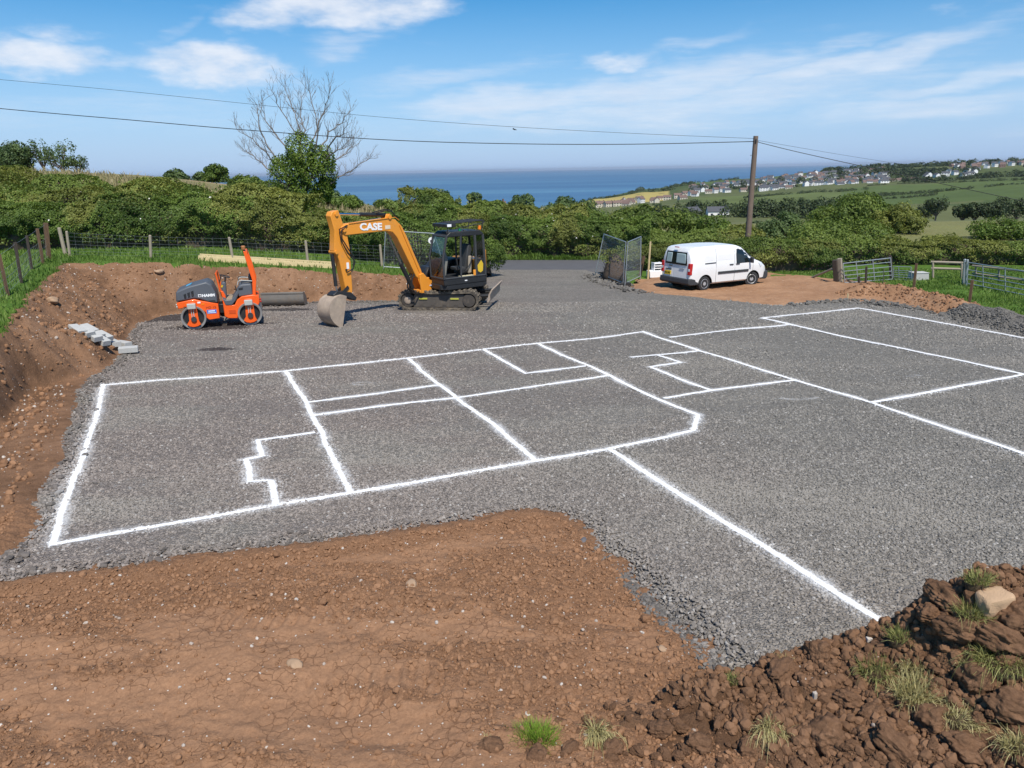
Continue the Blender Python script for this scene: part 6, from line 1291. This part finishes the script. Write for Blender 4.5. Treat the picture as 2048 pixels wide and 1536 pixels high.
# ---- black excavator bucket, gravel heap
c = gp(1921, 626); R = empty('black_bucket', (c[0], c[1]+.25, plane(c[0], c[1])+.02), -.15, 'small black steel digger bucket lying beside the gravel heap', 'bucket')
BP = M('bucket_black', (.010, .010, .012), .38, var=.2)
pr = [(-.22, .02), (.22, .02), (.26, .12), (.20, .26), (.05, .30), (-.12, .26), (-.24, .14)]
MB().prism([(y, z) for y, z in pr], -.30, .30, 'x').build('shell', BP, R, bevel=.03, seg=3)
for s in (-.10, .12): MB().prism([(-.08, .26), (.08, .26), (.06, .38), (.0, .41), (-.06, .38)], s-.02, s+.02, 'x').cyl((s-.05, 0, .35), (s+.05, 0, .35), .05, 12).build('hinge_ear', BP, R, bevel=.01)
for k in range(4): MB().prism([(-.22, .0), (-.20, .05), (-.34, .02)], -.24+k*.16-.03, -.24+k*.16+.03, 'x').build('tooth', BP, R)
GHP = [gp(1935, 634), gp(2000, 645), gp(2060, 660), gp(2120, 680)]
def gh_z(x, y): d = seg_dist(x, y, GHP, False); return plane(x, y) - .06 + .42*np.exp(-(d/.55)**2)*(1+.5*fbm(x*1.2, y*1.2, 3, 87)) + fbm(x*6, y*6, 2, 88)*.05
gh = grid_patch('gravel_heap', np.arange(13.5, 19.5, .08), np.arange(18.5, 25, .08), gh_z, GRAVEL, keep=lambda x, y: seg_dist(x, y, GHP, False) < 1.0)
tag(gh, 'low heap of loose dark gravel at the right edge of the pad', 'gravel heap'); gh['kind'] = 'thing'
n = 5200; u = RNG.integers(0, 3, n); f = RNG.random(n); A_ = np.array(GHP); x = A_[u, 0]*(1-f)+A_[u+1, 0]*f+RNG.normal(0, .38, n); y = A_[u, 1]*(1-f)+A_[u+1, 1]*f+RNG.normal(0, .38, n); s = RNG.uniform(.025, .06, n)
scatter('heap_stones', np.stack([x, y, gh_z(x, y)+s*.2], 1), np.stack([s, s*.75, s*.5], 1), rand_rot(n, .7), GCOARSE, gh, subdiv=0, amp=.34, attrs={'paint': np.zeros(n)})
# ---- pale stones one can pick out on the bank and soil
for px, py, sz, lb in ((322, 557, .20, 'pale round stone in the back bank behind the roller'), (103, 605, .24, 'tan flat stone in the left earth bank'), (1325, 1285, .05, 'pale stone on the cracked soil near the gravel corner'), (1167, 1072, .055, 'dark slate stone lying on the soil at the gravel corner'), (822, 1172, .085, 'flat tan stone near the top of the cracked soil'), (590, 1330, .075, 'flat pale stone in the middle of the cracked soil')):
    p = on_ground(px, py, 3); zf_ = soil_z if p[1] < 9.3 and p[0] > -7 else bank_z; z = float(zf_(np.array([p[0]]), np.array([p[1]]))[0])
    bm = bmesh.new(); bmesh.ops.create_icosphere(bm, subdivisions=3, radius=1); sd_ = int(px)
    for v in bm.verts:
        k_ = 1 + .5*float(fbm(np.array([v.co.x*1.4+sd_+v.co.z]), np.array([v.co.y*1.4-v.co.z]), 3, 5)[0]); v.co = Vector((v.co.x*sz*k_, v.co.y*sz*.7*k_, v.co.z*sz*.45*k_))
    me = bpy.data.meshes.new('stone'); bm.to_mesh(me); bm.free(); o = link('stone', me, M('slate_stone', (.12, .115, .12), .8) if 'slate' in lb else M('tan_stone', (.36, .24, .15), .85, var=.2, scale=9, bump=.004), None, 3.2); o.location = (p[0], p[1], z+sz*.15); o.rotation_euler = (.1, .1, px); tag(o, lb, 'stone')
# ---- pole and cables
b = gy(1497, 490, 37.6); zt = gy(1509, 272, 37.6)[2]; xb = (b[0]+gy(1509, 272, 37.6)[0])/2; g0 = gzs(xb, 37.6)
POLEW = M('pole_wood', (.17, .125, .095), .9, var=.3, scale=5, bump=.006)
R = empty('utility_pole', (xb, 37.6, g0), 0, 'tall brown wooden utility pole carrying two cables', 'utility pole')
MB().tube([(-.02, 0, -.3), (0, 0, 3), (.02, 0, zt-g0)], [.155, .14, .115], 14).build('shaft', POLEW, R, smooth=.7)
for z_, s_ in ((.25, 1), (.9, -1), (1.9, 1), (2.6, -1), (3.3, 1)): MB().tube([(0, 0, zt-g0-z_), (s_*.2, 0, zt-g0-z_)], .012, 6).build('step_bolt', DKG, R)
MB().box((0, -.12, zt-g0-.22), (.06, .10, .16)).build('cable_clamp', DKG, R, bevel=.01)
def cable(label, px_pts, r):
    pts = []
    for k, (px, py, y_) in enumerate(px_pts): pts.append(np.array(gy(px, py, y_)))
    pts = np.array(pts); u = np.linspace(0, len(pts)-1, 60); i = np.arange(len(pts)); P = []
    for q in u:                                   # smooth curve through the surveyed points
        j = min(int(q), len(pts)-2); f = q-j; p0, p1, p2, p3 = pts[max(j-1, 0)], pts[j], pts[j+1], pts[min(j+2, len(pts)-1)]
        P.append(.5*((2*p1)+(-p0+p2)*f+(2*p0-5*p1+4*p2-p3)*f*f+(-p0+3*p1-3*p2+p3)*f**3))
    return tag(MB().tube([tuple(p) for p in P], r, 6).build('overhead_cable', HOSE, None, 3.2), label, 'cable', 'overhead cables')
cable('thick lower overhead cable crossing the sky left of the pole', [(-700, 150, 40), (0, 217, 39.4), (250, 239, 39.1), (480, 259, 38.9), (760, 279, 38.5), (1000, 287, 38.2), (1250, 288.5, 37.9), (1508, 283, 37.55)], .020)
cable('thin upper overhead cable crossing the sky left of the pole', [(-700, 95, 40), (0, 159, 39.4), (250, 182, 39.1), (500, 208, 38.8), (760, 234, 38.5), (1000, 252, 38.2), (1250, 266, 37.9), (1507, 277, 37.55)], .009)
cable('thick overhead cable dropping from the pole to the right edge', [(1511, 283, 37.55), (1600, 305, 37.2), (1750, 338, 36.6), (1900, 371, 36), (2048, 403, 35.4), (2350, 470, 34)], .016)
cable('thin overhead cable fading away right of the pole over the town', [(1511, 280, 37.6), (1650, 304, 42), (1780, 325, 47), (1850, 335, 50), (2100, 372, 60)], .007)
# ---- a bird over the sea
bp = gy(1029, 259, 60); o = MB().add([(-.02, .16, 0), (.02, .16, 0), (.05, 0, .02), (.03, -.22, 0), (-.03, -.22, 0), (-.05, 0, .02), (.24, .05, .07), (.46, -.06, .02), (.22, -.06, .05), (-.24, .05, .07), (-.46, -.06, .02), (-.22, -.06, .05), (0, 0, -.05)], [(0, 1, 2, 5), (5, 2, 3, 4), (1, 6, 8, 2), (6, 7, 8), (0, 5, 11, 9), (9, 11, 10), (0, 12, 1), (1, 12, 2), (2, 12, 3), (3, 12, 4), (4, 12, 5), (5, 12, 0)]).build('bird', HOSE, None, None); o.location = bp; o.rotation_euler = (.2, .1, 1.2); tag(o, 'small dark bird gliding high over the sea', 'bird')
# ================================================================== spoil heap in the foreground
CR = np.array([gy(*c) for c in ((880,1600,4.4),(930,1540,4.7),(960,1496,4.95),(1130,1452,5.1),(1290,1402,5.35),(1450,1356,5.5),(1540,1326,5.55),(1650,1290,5.6),(1780,1262,5.6),(1850,1240,5.6),(1950,1215,5.6),(2048,1200,5.5),(2200,1160,5.4),(2500,1060,5.2))])
MND = [(gy(1890, 1215, 5.35), .34, .30), (gy(1990, 1225, 5.2), .45, .26), (gy(2080, 1230, 5.1), .5, .30), (gy(1850, 1400, 4.6), .4, .10), (gy(1650, 1440, 4.6), .35, .07), (gy(1560, 1350, 5.2), .3, .07)]
def heap_z(x, y):
    zc, yc = np.interp(x, CR[:, 0], CR[:, 2]), np.interp(x, CR[:, 0], CR[:, 1]); g = plane(x, y)-.16
    front = zc - .10*(yc-y) + .10*np.sin((yc-y)*2.1+x)*np.clip(yc-y, 0, 1)
    back = zc - 1.15*(y-yc)
    z = np.where(y < yc, front, back)
    for c_, r_, h_ in MND: z = z + h_*np.exp(-(((x-c_[0])**2+(y-c_[1])**2)/r_**2)**1.5)
    amp = sstep(-.7, .9, x)*.8+.2
    wx, wy = x+fbm(x*2, y*2, 3, 101)*.25, y+fbm(x*2, y*2, 3, 102)*.25
    f1, f2, c = voro(wx*2.1, wy*2.1, 103); z = z + amp*np.sqrt(np.maximum(0, .55-f1**2))*.20*(c-.15)
    f1, f2, c = voro(wx*5.2, wy*5.2, 104); z = z + amp*np.sqrt(np.maximum(0, .5-f1**2))*.085*c
    f1, f2, c = voro(x*13, y*13, 105); z = z + np.sqrt(np.maximum(0, .42-f1**2))*.034*c
    f1, f2, c = voro(x*29, y*29, 106); z = z + np.sqrt(np.maximum(0, .4-f1**2))*.014*c
    z = z - .05*amp + fbm(x*9, y*9, 4, 107)*.035
    edge = sstep(-1.1, -.2, x)
    return np.where(x < -.2, g*(1-edge)+z*edge - .1*(1-edge), z)
heap = grid_patch('spoil_heap', np.arange(-1.0, 6.6, .021), np.arange(2.7, 7.4, .021), heap_z, HEAP, keep=lambda x, y: (heap_z(x, y) > np.maximum(plane(x, y)-.17, soil_z(x, y)-.06)) & (np.abs(x) < .80*y+1.0))
tag(heap, 'heap of dark brown clods and turf spoil across the lower right corner', 'spoil heap'); heap['kind'] = 'thing'
def on_heap(px, py):
    r = ray(px, py); ys = np.arange(2.75, 7.3, .01); z = CAM_H + r[2]/r[1]*ys; g = heap_z(r[0]/r[1]*ys, ys); g = np.maximum(g, plane(r[0]/r[1]*ys, ys)-.1)
    k = int(np.argmax(z <= g)); return np.array((r[0]/r[1]*ys[k], ys[k], g[k]))
PROT = []
for k in range(6):
    bm = bmesh.new(); bmesh.ops.create_icosphere(bm, subdivisions=5, radius=1); co = np.array([v.co[:] for v in bm.verts]); a, b, c = co.T
    def f3(q, o, sd): return (fbm(a*q+k*9, b*q+k*5, o, sd)+fbm(b*q+3, c*q+k*7, o, sd+20)+fbm(c*q+k*3, a*q+8, o, sd+40))*.62
    def v3(q, sd): return np.minimum(np.minimum(voro(a*q+k, b*q, sd)[0]+.3*np.abs(c), voro(b*q, c*q+k, sd+1)[0]+.3*np.abs(a)), voro(c*q, a*q+k, sd+2)[0]+.3*np.abs(b))
    d = 1 + .50*f3(1.1, 3, 110) + .30*f3(3.2, 3, 111) + .10*(.5-v3(3.0, 112)) + .09*(.5-v3(7.0, 113)) + .10*f3(12, 2, 114)
    for v, s in zip(bm.verts, d): v.co = v.co*float(s)
    me = bpy.data.meshes.new('clod'); bm.to_mesh(me); bm.free(); me.polygons.foreach_set('use_smooth', np.ones(len(me.polygons), bool)); me.materials.append(HEAPC); PROT.append(me)
rnd = random.Random(4)
CL = [(1885,1200,.17),(1860,1235,.12),(1925,1265,.13),(1990,1275,.15),(2035,1240,.16),(1690,1400,.12),(1635,1312,.11),(1560,1345,.14),(1655,1480,.16),(1870,1450,.17),(1790,1495,.12),(1955,1365,.13),(1385,1300,.045),(1668,1292,.05),(1075,1520,.09),(985,1505,.10),(1140,1505,.08),(1225,1500,.10),(1320,1460,.08),(1480,1440,.10),(1400,1490,.09),(1930,1500,.14),(2020,1420,.14),(1745,1425,.09),(1580,1400,.09),(1500,1500,.11),(2010,1330,.11),(1830,1380,.10)]
CL += [(rnd.uniform(1000, 2080), rnd.uniform(1300, 1540), rnd.uniform(.02, .055)) for _ in range(230)]
for px, py, r_ in CL:
    if py < 1300 + max(0, (1600-px)*.28) and r_ < .04+.05*(px < 1500) and px < 1650: continue
    p = on_heap(px, py); o = bpy.data.objects.new('clod', PROT[rnd.randrange(6)]); COL.objects.link(o); o.parent = heap
    o.location = (p[0], p[1], p[2]+r_*.08); o.scale = (r_*rnd.uniform(.85, 1.3), r_*rnd.uniform(.7, 1.0), r_*rnd.uniform(.55, .85)); o.rotation_euler = (rnd.uniform(-.4, .4), rnd.uniform(-.4, .4), rnd.uniform(0, 6.3))
n = 60000; x, y = RNG.uniform(-.8, 6.2, n), RNG.uniform(2.8, 6.8, n); k = (heap_z(x, y) > plane(x, y)-.08) & (np.abs(x) < .8*y+.8); x, y = x[k], y[k]; s = .006*(8.0**(RNG.random(len(x))**2.2))
scatter('heap_crumbs', np.stack([x, y, heap_z(x, y)+s*.25], 1), s[:, None]*RNG.uniform(.65, 1.25, (len(x), 3)), rand_rot(len(x)), CLODH, heap, subdiv=1, amp=.38)
n = 420; x, y = RNG.uniform(-.5, 6, n), RNG.uniform(3, 6.4, n); s = RNG.uniform(.006, .02, n); k = heap_z(x, y) > plane(x, y)-.05
scatter('heap_pebbles', np.stack([x, y, heap_z(x, y)+s*.4], 1)[k], s[k, None]*RNG.uniform(.7, 1.2, (k.sum(), 3)), rand_rot(int(k.sum())), PEBBLE, heap, subdiv=1, amp=.3)
# big squared tan stone and a few picked stones on the heap
def rock(px, py, dims, rz, m_, lb):
    p = on_heap(px, py); bm = bmesh.new(); bmesh.ops.create_cube(bm, size=1); bmesh.ops.subdivide_edges(bm, edges=bm.edges[:], cuts=7, use_grid_fill=True)
    for v in bm.verts: L4 = (abs(v.co.x)**6+abs(v.co.y)**6+abs(v.co.z)**6)**(1/6); v.co = v.co*(.5/max(L4, 1e-6)*.75+.25*1.0)*1.0
    for v in bm.verts: q = v.co; s_ = 1+.30*float(fbm(np.array([q.x*2.1+px+q.z]), np.array([q.y*2.1-q.z]), 3, 7)[0]); v.co = Vector((q.x*dims[0]*s_, q.y*dims[1]*s_, q.z*dims[2]*s_))
    me = bpy.data.meshes.new('stone'); bm.to_mesh(me); bm.free(); o = link('stone', me, m_, None, .7); o.location = (p[0], p[1], p[2]+dims[2]*.32); o.rotation_euler = (.12, -.1, rz); return tag(o, lb, 'stone')
TAN = M('sandstone', (.46, .31, .19), .95, var=.25, scale=10, bump=.008)
rock(1985, 1215, (.24, .17, .16), .2, TAN, 'large squared tan stone near the top of the spoil heap'); rock(1700, 1418, (.07, .05, .05), .5, TAN, 'small rounded tan pebble in the middle of the spoil heap'); rock(1628, 1402, (.035, .03, .11), .3, M('grey_splinter', (.42, .37, .32), .85), 'upright pale stone splinter in the spoil heap'); rock(1738, 1283, (.05, .04, .045), .1, PEBBLE, 'small white stone near the end of the white line')
# ---- turf tufts
GR1 = leaf_mat('tuft_green', (.10, .20, .02), (.30, .42, .06), trans=.3); GR2 = leaf_mat('tuft_dull', (.13, .16, .04), (.40, .38, .15), trans=.2); GR3 = leaf_mat('tuft_straw', (.26, .23, .09), (.60, .53, .27), trans=.2)
TURF = M('turf_root', (.075, .05, .026), .98, var=.4, scale=20, bump=.01)
def tuft(px, py, rx, h, m_, lb, n=420, droop=.5, lean=(0, 0), zf=None, ry=None):
    p = on_heap(px, py) if zf is None else zf; ry = ry or rx*.7
    R = empty('grass_tuft', (p[0], p[1], p[2]), 0, lb, 'grass tuft', 'turf tufts on the spoil heap')
    a = RNG.uniform(0, 6.28, n); q = np.sqrt(RNG.random(n)); x, y = q*rx*np.cos(a), q*ry*np.sin(a); hh = h*RNG.uniform(.45, 1.25, n)
    d = np.stack([x/rx*.8+RNG.normal(0, .45, n)+lean[0], y/ry*.8+RNG.normal(0, .45, n)+lean[1]], 1); wv = RNG.uniform(.0022, .0045, n); ta = RNG.uniform(0, 6.28, n); T = np.stack([np.cos(ta), np.sin(ta), np.zeros(n)], 1)*wv[:, None]
    zb = .03*(1-q**2); V = []; K = 5
    for i in range(K):
        f = i/(K-1); cz = zb + hh*(f-droop*f*f*(.3+.9*RNG.random(n))*np.hypot(d[:, 0], d[:, 1])); c = np.stack([x+d[:, 0]*hh*f*.75, y+d[:, 1]*hh*f*.75, cz], 1); V += [c-T*(1-f*.85), c+T*(1-f*.85)]
    V = np.stack(V, 1).reshape(-1, 3); b = np.arange(n)[:, None]*2*K; F = np.concatenate([b+np.array([[2*i, 2*i+1, 2*i+3, 2*i+2]]) for i in range(K-1)])
    link('blades', fast_mesh('blades', V, F, fattrs={'tint': np.tile(np.clip(RNG.normal(.5, .3, n), 0, 1), K-1)}), m_, R)
    c = MB().lathe((0, 0, 0), 'z', [(-.09, rx*.9), (-.03, rx*1.02), (.01, rx*.9), (.04, rx*.45), (.05, .01)], 14); o = c.build('turf_root', TURF, R, smooth=3.2); o.scale = (1, ry/rx, 1); return R
tuft(1070, 1482, .16, .12, GR1, 'bright green grass tuft at the bottom centre', 900, .45)
tuft(1195, 1470, .07, .20, GR3, 'dry straw tuft hanging from a clod right of the green tuft', 300, 1.2, (.1, -.9))
tuft(1845, 1400, .22, .20, GR3, 'largest straw-coloured grass tuft in the middle of the spoil heap', 900, .8, (.25, -.35), ry=.13)
tuft(1925, 1440, .14, .12, GR3, 'straw grass trailing below the largest tuft', 300, 1.0, (.5, -.4)); tuft(1955, 1168, .09, .10, GR2, 'small grass tuft on the very top of the heap', 260, .5)
tuft(1945, 1232, .12, .13, GR2, 'green grass tuft below the large tan stone', 340, .6, (0, -.3)); tuft(1805, 1280, .11, .10, GR2, 'grass tuft at the end of the white line', 320, .6)
tuft(1755, 1345, .15, .14, GR2, 'dull grass tuft left of the heap centre', 420, .8, (-.1, -.5)); tuft(1838, 1345, .13, .12, GR3, 'flat dry grass tuft in the upper middle of the heap', 360, .8, (.1, -.4))
tuft(2010, 1330, .20, .16, GR2, 'long green grass tuft at the right edge of the heap', 520, .8, (-.3, -.4)); tuft(1950, 1345, .10, .10, GR3, 'small straw tuft beside the long green tuft', 240, .7)
tuft(1540, 1462, .09, .15, GR3, 'dry grass hanging from a clod at the bottom middle', 320, 1.2, (-.2, -.8)); tuft(1470, 1368, .08, .07, GR2, 'mossy tuft where the gravel, soil and heap meet', 260, .4)
tuft(1566, 1330, .06, .07, GR3, 'tiny tuft on the near crest of the heap', 160, .6); tuft(2040, 1500, .12, .13, GR3, 'straw tuft in the bottom right corner', 300, .8, (-.2, -.3)); tuft(975, 1488, .05, .08, GR3, 'tiny yellow tuft left of the bright green tuft', 120, .6)
# ================================================================== far country: town, farms, woods, hedgerows
WALLS = [M('render_white', (.80, .79, .77), .9, var=.05, scale=.5), M('render_cream', (.58, .53, .43), .9, var=.06, scale=.5), M('brick_red', (.23, .155, .125), .9, var=.1, scale=.5)]
ROOFS = [M('slate_roof', (.075, .078, .088), .8, var=.15, scale=.5), M('brown_roof', (.15, .10, .085), .85, var=.15, scale=.5), M('tile_roof', (.17, .115, .095), .85, var=.12, scale=.5)]
WINM = M('far_window', (.03, .035, .045), .2)
def house_parts(L_, Wd, Hw, Hr, wall, roof, chimney=True, windows=True):
    # gabled house: returns a list of (name, mesh) that copies can share
    out = []
    w_ = MB().box((0, 0, Hw/2-1.5), (L_, Wd, Hw+3)).prism([(-Wd/2, Hw), (Wd/2, Hw), (0, Hw+Hr)], -L_/2, L_/2, 'x'); out.append(('wall', w_, wall))
    e = .35; s = Hr/(Wd/2); r = MB()
    for sg in (-1, 1):
        r.add([(-L_/2-e, sg*(Wd/2+e), Hw-s*e+.05), (L_/2+e, sg*(Wd/2+e), Hw-s*e+.05), (L_/2+e, 0, Hw+Hr+.12), (-L_/2-e, 0, Hw+Hr+.12), (-L_/2-e, sg*(Wd/2+e), Hw-s*e+.28), (L_/2+e, sg*(Wd/2+e), Hw-s*e+.28), (L_/2+e, 0, Hw+Hr+.36), (-L_/2-e, 0, Hw+Hr+.36)], [(0, 1, 2, 3), (4, 5, 6, 7), (0, 1, 5, 4), (1, 2, 6, 5), (3, 0, 4, 7)])
    if chimney: r.box((L_*.4, 0, Hw+Hr+.5), (.7, .9, 1.6))
    out.append(('roof', r, roof))
    if windows:
        g = MB()
        for z in ([1.4, 4.0] if Hw > 4 else [1.4]):
            for k in (-.32, 0, .32): g.box((k*L_, -Wd/2-.03, z), (1.4, .12, 1.2))
        out.append(('window', g, WINM))
    return out
PROTO = {}
def house(x, y, z, rz, kind, label, group, cat='house'):
    L_, Wd, Hw, Hr, wl, rf = kind
    R = empty('house', (x, y, z), rz, label, cat, group)
    if kind not in PROTO: PROTO[kind] = [(n, mb.build(n, m_, R, smooth=None).data) for n, mb, m_ in house_parts(L_, Wd, Hw, Hr, WALLS[wl], ROOFS[rf])]
    else:
        for n, me in PROTO[kind]: o = bpy.data.objects.new(n, me); COL.objects.link(o); o.parent = R
    return R
KW = [(11, 8, 5.4, 3.0, 0, 0), (13, 8, 3.4, 3.2, 0, 0), (9, 8, 5.4, 3.2, 0, 1), (12, 8, 3.2, 3.0, 1, 1), (15, 8, 5.4, 2.8, 0, 0)]; KR = [(10, 7, 5, 2.8, 2, 2), (12, 7, 5, 2.8, 1, 2), (11, 7.5, 4.6, 3.0, 2, 1)]
rnd = random.Random(21); spots = []
def cluster(n, px0, px1, py_lo, py_hi, y0, y1, kinds, label, group, sep=13):
    c = 0; tries = 0
    while c < n and tries < n*60:
        tries += 1; px = rnd.uniform(px0, px1); y = rnd.uniform(y0, y1); p = at(px, y)
        if any(abs(p[0]-q[0]) < sep and abs(p[1]-q[1]) < sep*2.4 for q in spots): continue
        spots.append(p); c += 1
        house(p[0], p[1], p[2]-.2, rnd.choice((0, .3, -.3, 1.57, .5, -.6))+rnd.uniform(-.15, .15), rnd.choice(kinds), label, group)
cluster(150, 1520, 1775, 0, 0, 1290, 1900, KW, 'white-walled house in the village on the hillside beyond the pole', 'village houses on the hillside', 12)
cluster(44, 1385, 1530, 0, 0, 1320, 1750, KW, 'small house at the seaward end of the hillside village', 'seaward village houses', 13)
cluster(20, 1235, 1395, 0, 0, 1080, 1250, KW[2:4]+KR[1:2], 'cottage in the coastal hamlet below the yellow field', 'hamlet cottages', 11)
cluster(12, 1175, 1260, 0, 0, 1000, 1110, KW[2:4]+KR[1:2], 'cottage at the left end of the coastal hamlet', 'left hamlet cottages', 11)
cluster(34, 1900, 2075, 0, 0, 1640, 1880, KR+KW[:1], 'red brick house on the hilltop estate at the right edge', 'hilltop estate houses', 13)
cluster(12, 1850, 1960, 0, 0, 1420, 1560, KW[:1]+KW[4:], 'tall white gabled house below the hilltop estate', 'white gabled houses', 14)
for k in range(11):                               # terrace of bungalows above the upper field
    p = at(1735+k*12, 1330+k*6); house(p[0], p[1], p[2], -.1, KW[3], 'cream bungalow, ' + ('first', 'second', 'third', 'fourth', 'fifth', 'sixth', 'seventh', 'eighth', 'ninth', 'tenth', 'last')[k] + ' from the left in the row above the upper field', 'bungalow row')
# farm below the village
p = at(1440, 470); house(p[0], p[1], p[2]-.5, -.05, (13, 7, 3.2, 2.6, 0, 0), 'long white farm building with a brown roof left of the pole', None, 'barn')
p = at(1388, 480); house(p[0], p[1], p[2], .5, (9, 8, 3, 2.6, 2, 0), 'dark farm shed beside the white farm building', None, 'barn')
R = empty('barn', at(1337, 450), .1, 'barn with a pale blue-grey metal roof above the lane hedge', 'barn')
for n_, mb_, m_ in house_parts(13, 8, 3.4, 1.8, WALLS[1], M('metal_roof', (.36, .42, .48), .5, var=.05), False, False): mb_.build(n_, m_, R, smooth=None)
p = gy(992, 413, 320); zb = gzs(p[0], 320); R = empty('cottage', (p[0], 320, max(zb, p[2]-5.0)), .25, 'brown-roofed cottage just above the hedge against the sea', 'house')
for n_, mb_, m_ in house_parts(8, 6, max(2.5, p[2]-max(zb, p[2]-5.0)-.2), 2.0, WALLS[0], ROOFS[1]): mb_.build(n_, m_, R, smooth=None)
# woods and hedgerows
def wood(name, label, spots_, n_per, size, m_=LEAF_FAR, group=None, kind='stuff'):
    P, N, T = [], [], []
    for (x, y, z, rx, rz) in spots_:
        d = RNG.normal(0, 1, (n_per, 3)); d /= np.linalg.norm(d, axis=1)[:, None]; d[:, 2] = np.abs(d[:, 2])
        q = np.clip(1-RNG.exponential(.10, n_per), .4, 1.1)[:, None]; pts = np.array((x, y, z)) + d*q*np.array((rx, rx, rz)); pts[:, :2] += RNG.normal(0, rx*.08, (n_per, 2)); pts[:, 2] += fbm(pts[:, 0]/rx, pts[:, 1]/rx+pts[:, 2]/rz, 3, int(abs(x)) % 97)*rz*.35
        P.append(pts); N.append(d); T.append(np.full(n_per, rnd.uniform(.25, .8)))
    o = leaves(name, np.concatenate(P), np.concatenate(N)+np.array((0, 0, .3)), size, m_, None, np.concatenate(T), asp=.9); return tag(o, label, 'woodland', group, kind)
def along(pts, n, r, rz, jx=3):
    out = []
    for k in range(n):
        f = rnd.random()*(len(pts)-1); j = int(f); f -= j; px, y = pts[j][0]*(1-f)+pts[j+1][0]*f, pts[j][1]*(1-f)+pts[j+1][1]*f; p = at(px, y); out.append((p[0]+rnd.gauss(0, jx), p[1]+rnd.gauss(0, jx), p[2]-rz*.1, r*rnd.uniform(.7, 1.3), rz*rnd.uniform(.7, 1.3)))
    return out
wood('woodland', 'belt of dark trees in the valley right of the pole', along([(1500, 430), (1560, 420), (1640, 430), (1720, 470)], 46, 7, 9, 7), 420, 1.1)
wood('woodland', 'dark trees around the farm buildings', along([(1240, 400), (1320, 400), (1400, 410)], 20, 6, 8, 6) + along([(1395, 520), (1480, 530)], 14, 6, 8, 6), 380, 1.1)
wood('woodland', 'trees between the village houses', along([(1400, 1500), (1500, 1450), (1600, 1430), (1700, 1500), (1780, 1480)], 80, 8, 7, 70), 130, 2.2)
wood('woodland', 'wooded ridge behind the village and the estate', along([(1640, 1960), (1720, 1930), (1800, 1880), (1900, 1900), (2060, 1950)], 90, 13, 12, 18), 180, 3.0)
wood('woodland', 'dark wood between the village and the estate', along([(1750, 1600), (1800, 1640), (1850, 1600), (1890, 1560)], 70, 11, 10, 55), 190, 2.6)
wood('woodland', 'trees below the white gabled houses', along([(1830, 1330), (1900, 1300), (2000, 1290), (2070, 1350)], 34, 10, 10, 14), 220, 2.2)
for k, (lb, pts, n, r, rz) in enumerate((('dark hedgerow crossing the green field on the right', [(1700, 760), (1800, 830), (1920, 900), (2075, 960)], 90, 3.0, 3.2), ('dark hedgerow below the village', [(1490, 1000), (1560, 1060), (1640, 1100), (1750, 1130)], 70, 3.4, 3.4),
      ('hedgerow along the upper field below the bungalows', [(1740, 1230), (1850, 1240), (1960, 1180), (2075, 1150)], 70, 3.6, 3.6), ('short hedgerow in the middle of the right field', [(1740, 690), (1830, 720), (1880, 800)], 34, 2.0, 2.0), ('hedgerow on the headland skyline', [(1330, 2050), (1400, 2060), (1480, 2040)], 60, 6, 6),
      ('hedgerow below the headland fields', [(1260, 1880), (1330, 1850), (1400, 1800)], 44, 6, 6), ('hedgerow above the yellow field', [(1180, 1720), (1240, 1700), (1340, 1680)], 40, 6, 5), ('broken hedgerow across the valley field', [(1500, 330), (1580, 320), (1640, 310)], 14, 1.6, 1.4))):
    o = wood('hedgerow', lb, along(pts, n, r, rz, .8), 90 if r < 5 else 60, .9 if r < 5 else 1.8, kind='thing'); o['category'] = 'hedgerow'
# single trees in the pale field on the right
for k, (px, y_, hh, ww, lb) in enumerate(((1885, 330, 11, 11, 'round dark tree at the far side of the pale field'), (1940, 290, 8.5, 8, 'umbrella-shaped tree on bare trunks in the pale field, left one'), (1965, 285, 9, 8, 'umbrella-shaped tree on bare trunks in the pale field, middle one'), (1998, 280, 9.5, 9, 'umbrella-shaped tree on bare trunks in the pale field, right one'), (2012, 360, 12, 9, 'tall tree behind the three umbrella-shaped trees'), (2050, 300, 11, 12, 'dark tree at the right edge of the pale field'), (1865, 350, 8, 9, 'low tree left of the round dark tree'))):
    p = at(px, y_); lob = lobes_ball(7, ww*.28, hh*.16, hh*.66, ww*.30); tree('tree', p, hh, lob, 2600, .75, LEAF_FAR, lb, 'trees in the pale field', trunk_r=.35, seed=200+k, see=.1)
for k, px in enumerate((1828, 1850)):
    p = at(px+20, 255-8*k); lob = lobes_ball(5, 2.2, .6, 1.0, 1.3); tree('bush', p, 2.2, lob, 500, .5, LEAF_FAR, ('low' if k else 'small') + ' dark bush alone in the pale field', None, 'bush', .1, seed=230+k, shrubby=True)

# ---- air: one even, very thin haze round everything
HZ = MB().box((0, 30000, (-90+70)/2), (150000, 90000, 160)).build('haze', None, None, None); HZ.data.materials.clear()
m = bpy.data.materials.new('haze_air'); m.use_nodes = True; t = NT(m.node_tree); t.n.clear(); out = t('ShaderNodeOutputMaterial')
pv = t('ShaderNodeVolumePrincipled', {'Color': (.80, .88, 1.0, 1), 'Density': HAZE_D, 'Anisotropy': .2}); t.l.new(pv.outputs[0], out.inputs['Volume']); HZ.data.materials.append(m); HZ['kind'] = 'stuff'; tag(HZ, 'thin pale haze over the sea and far hills', 'haze')
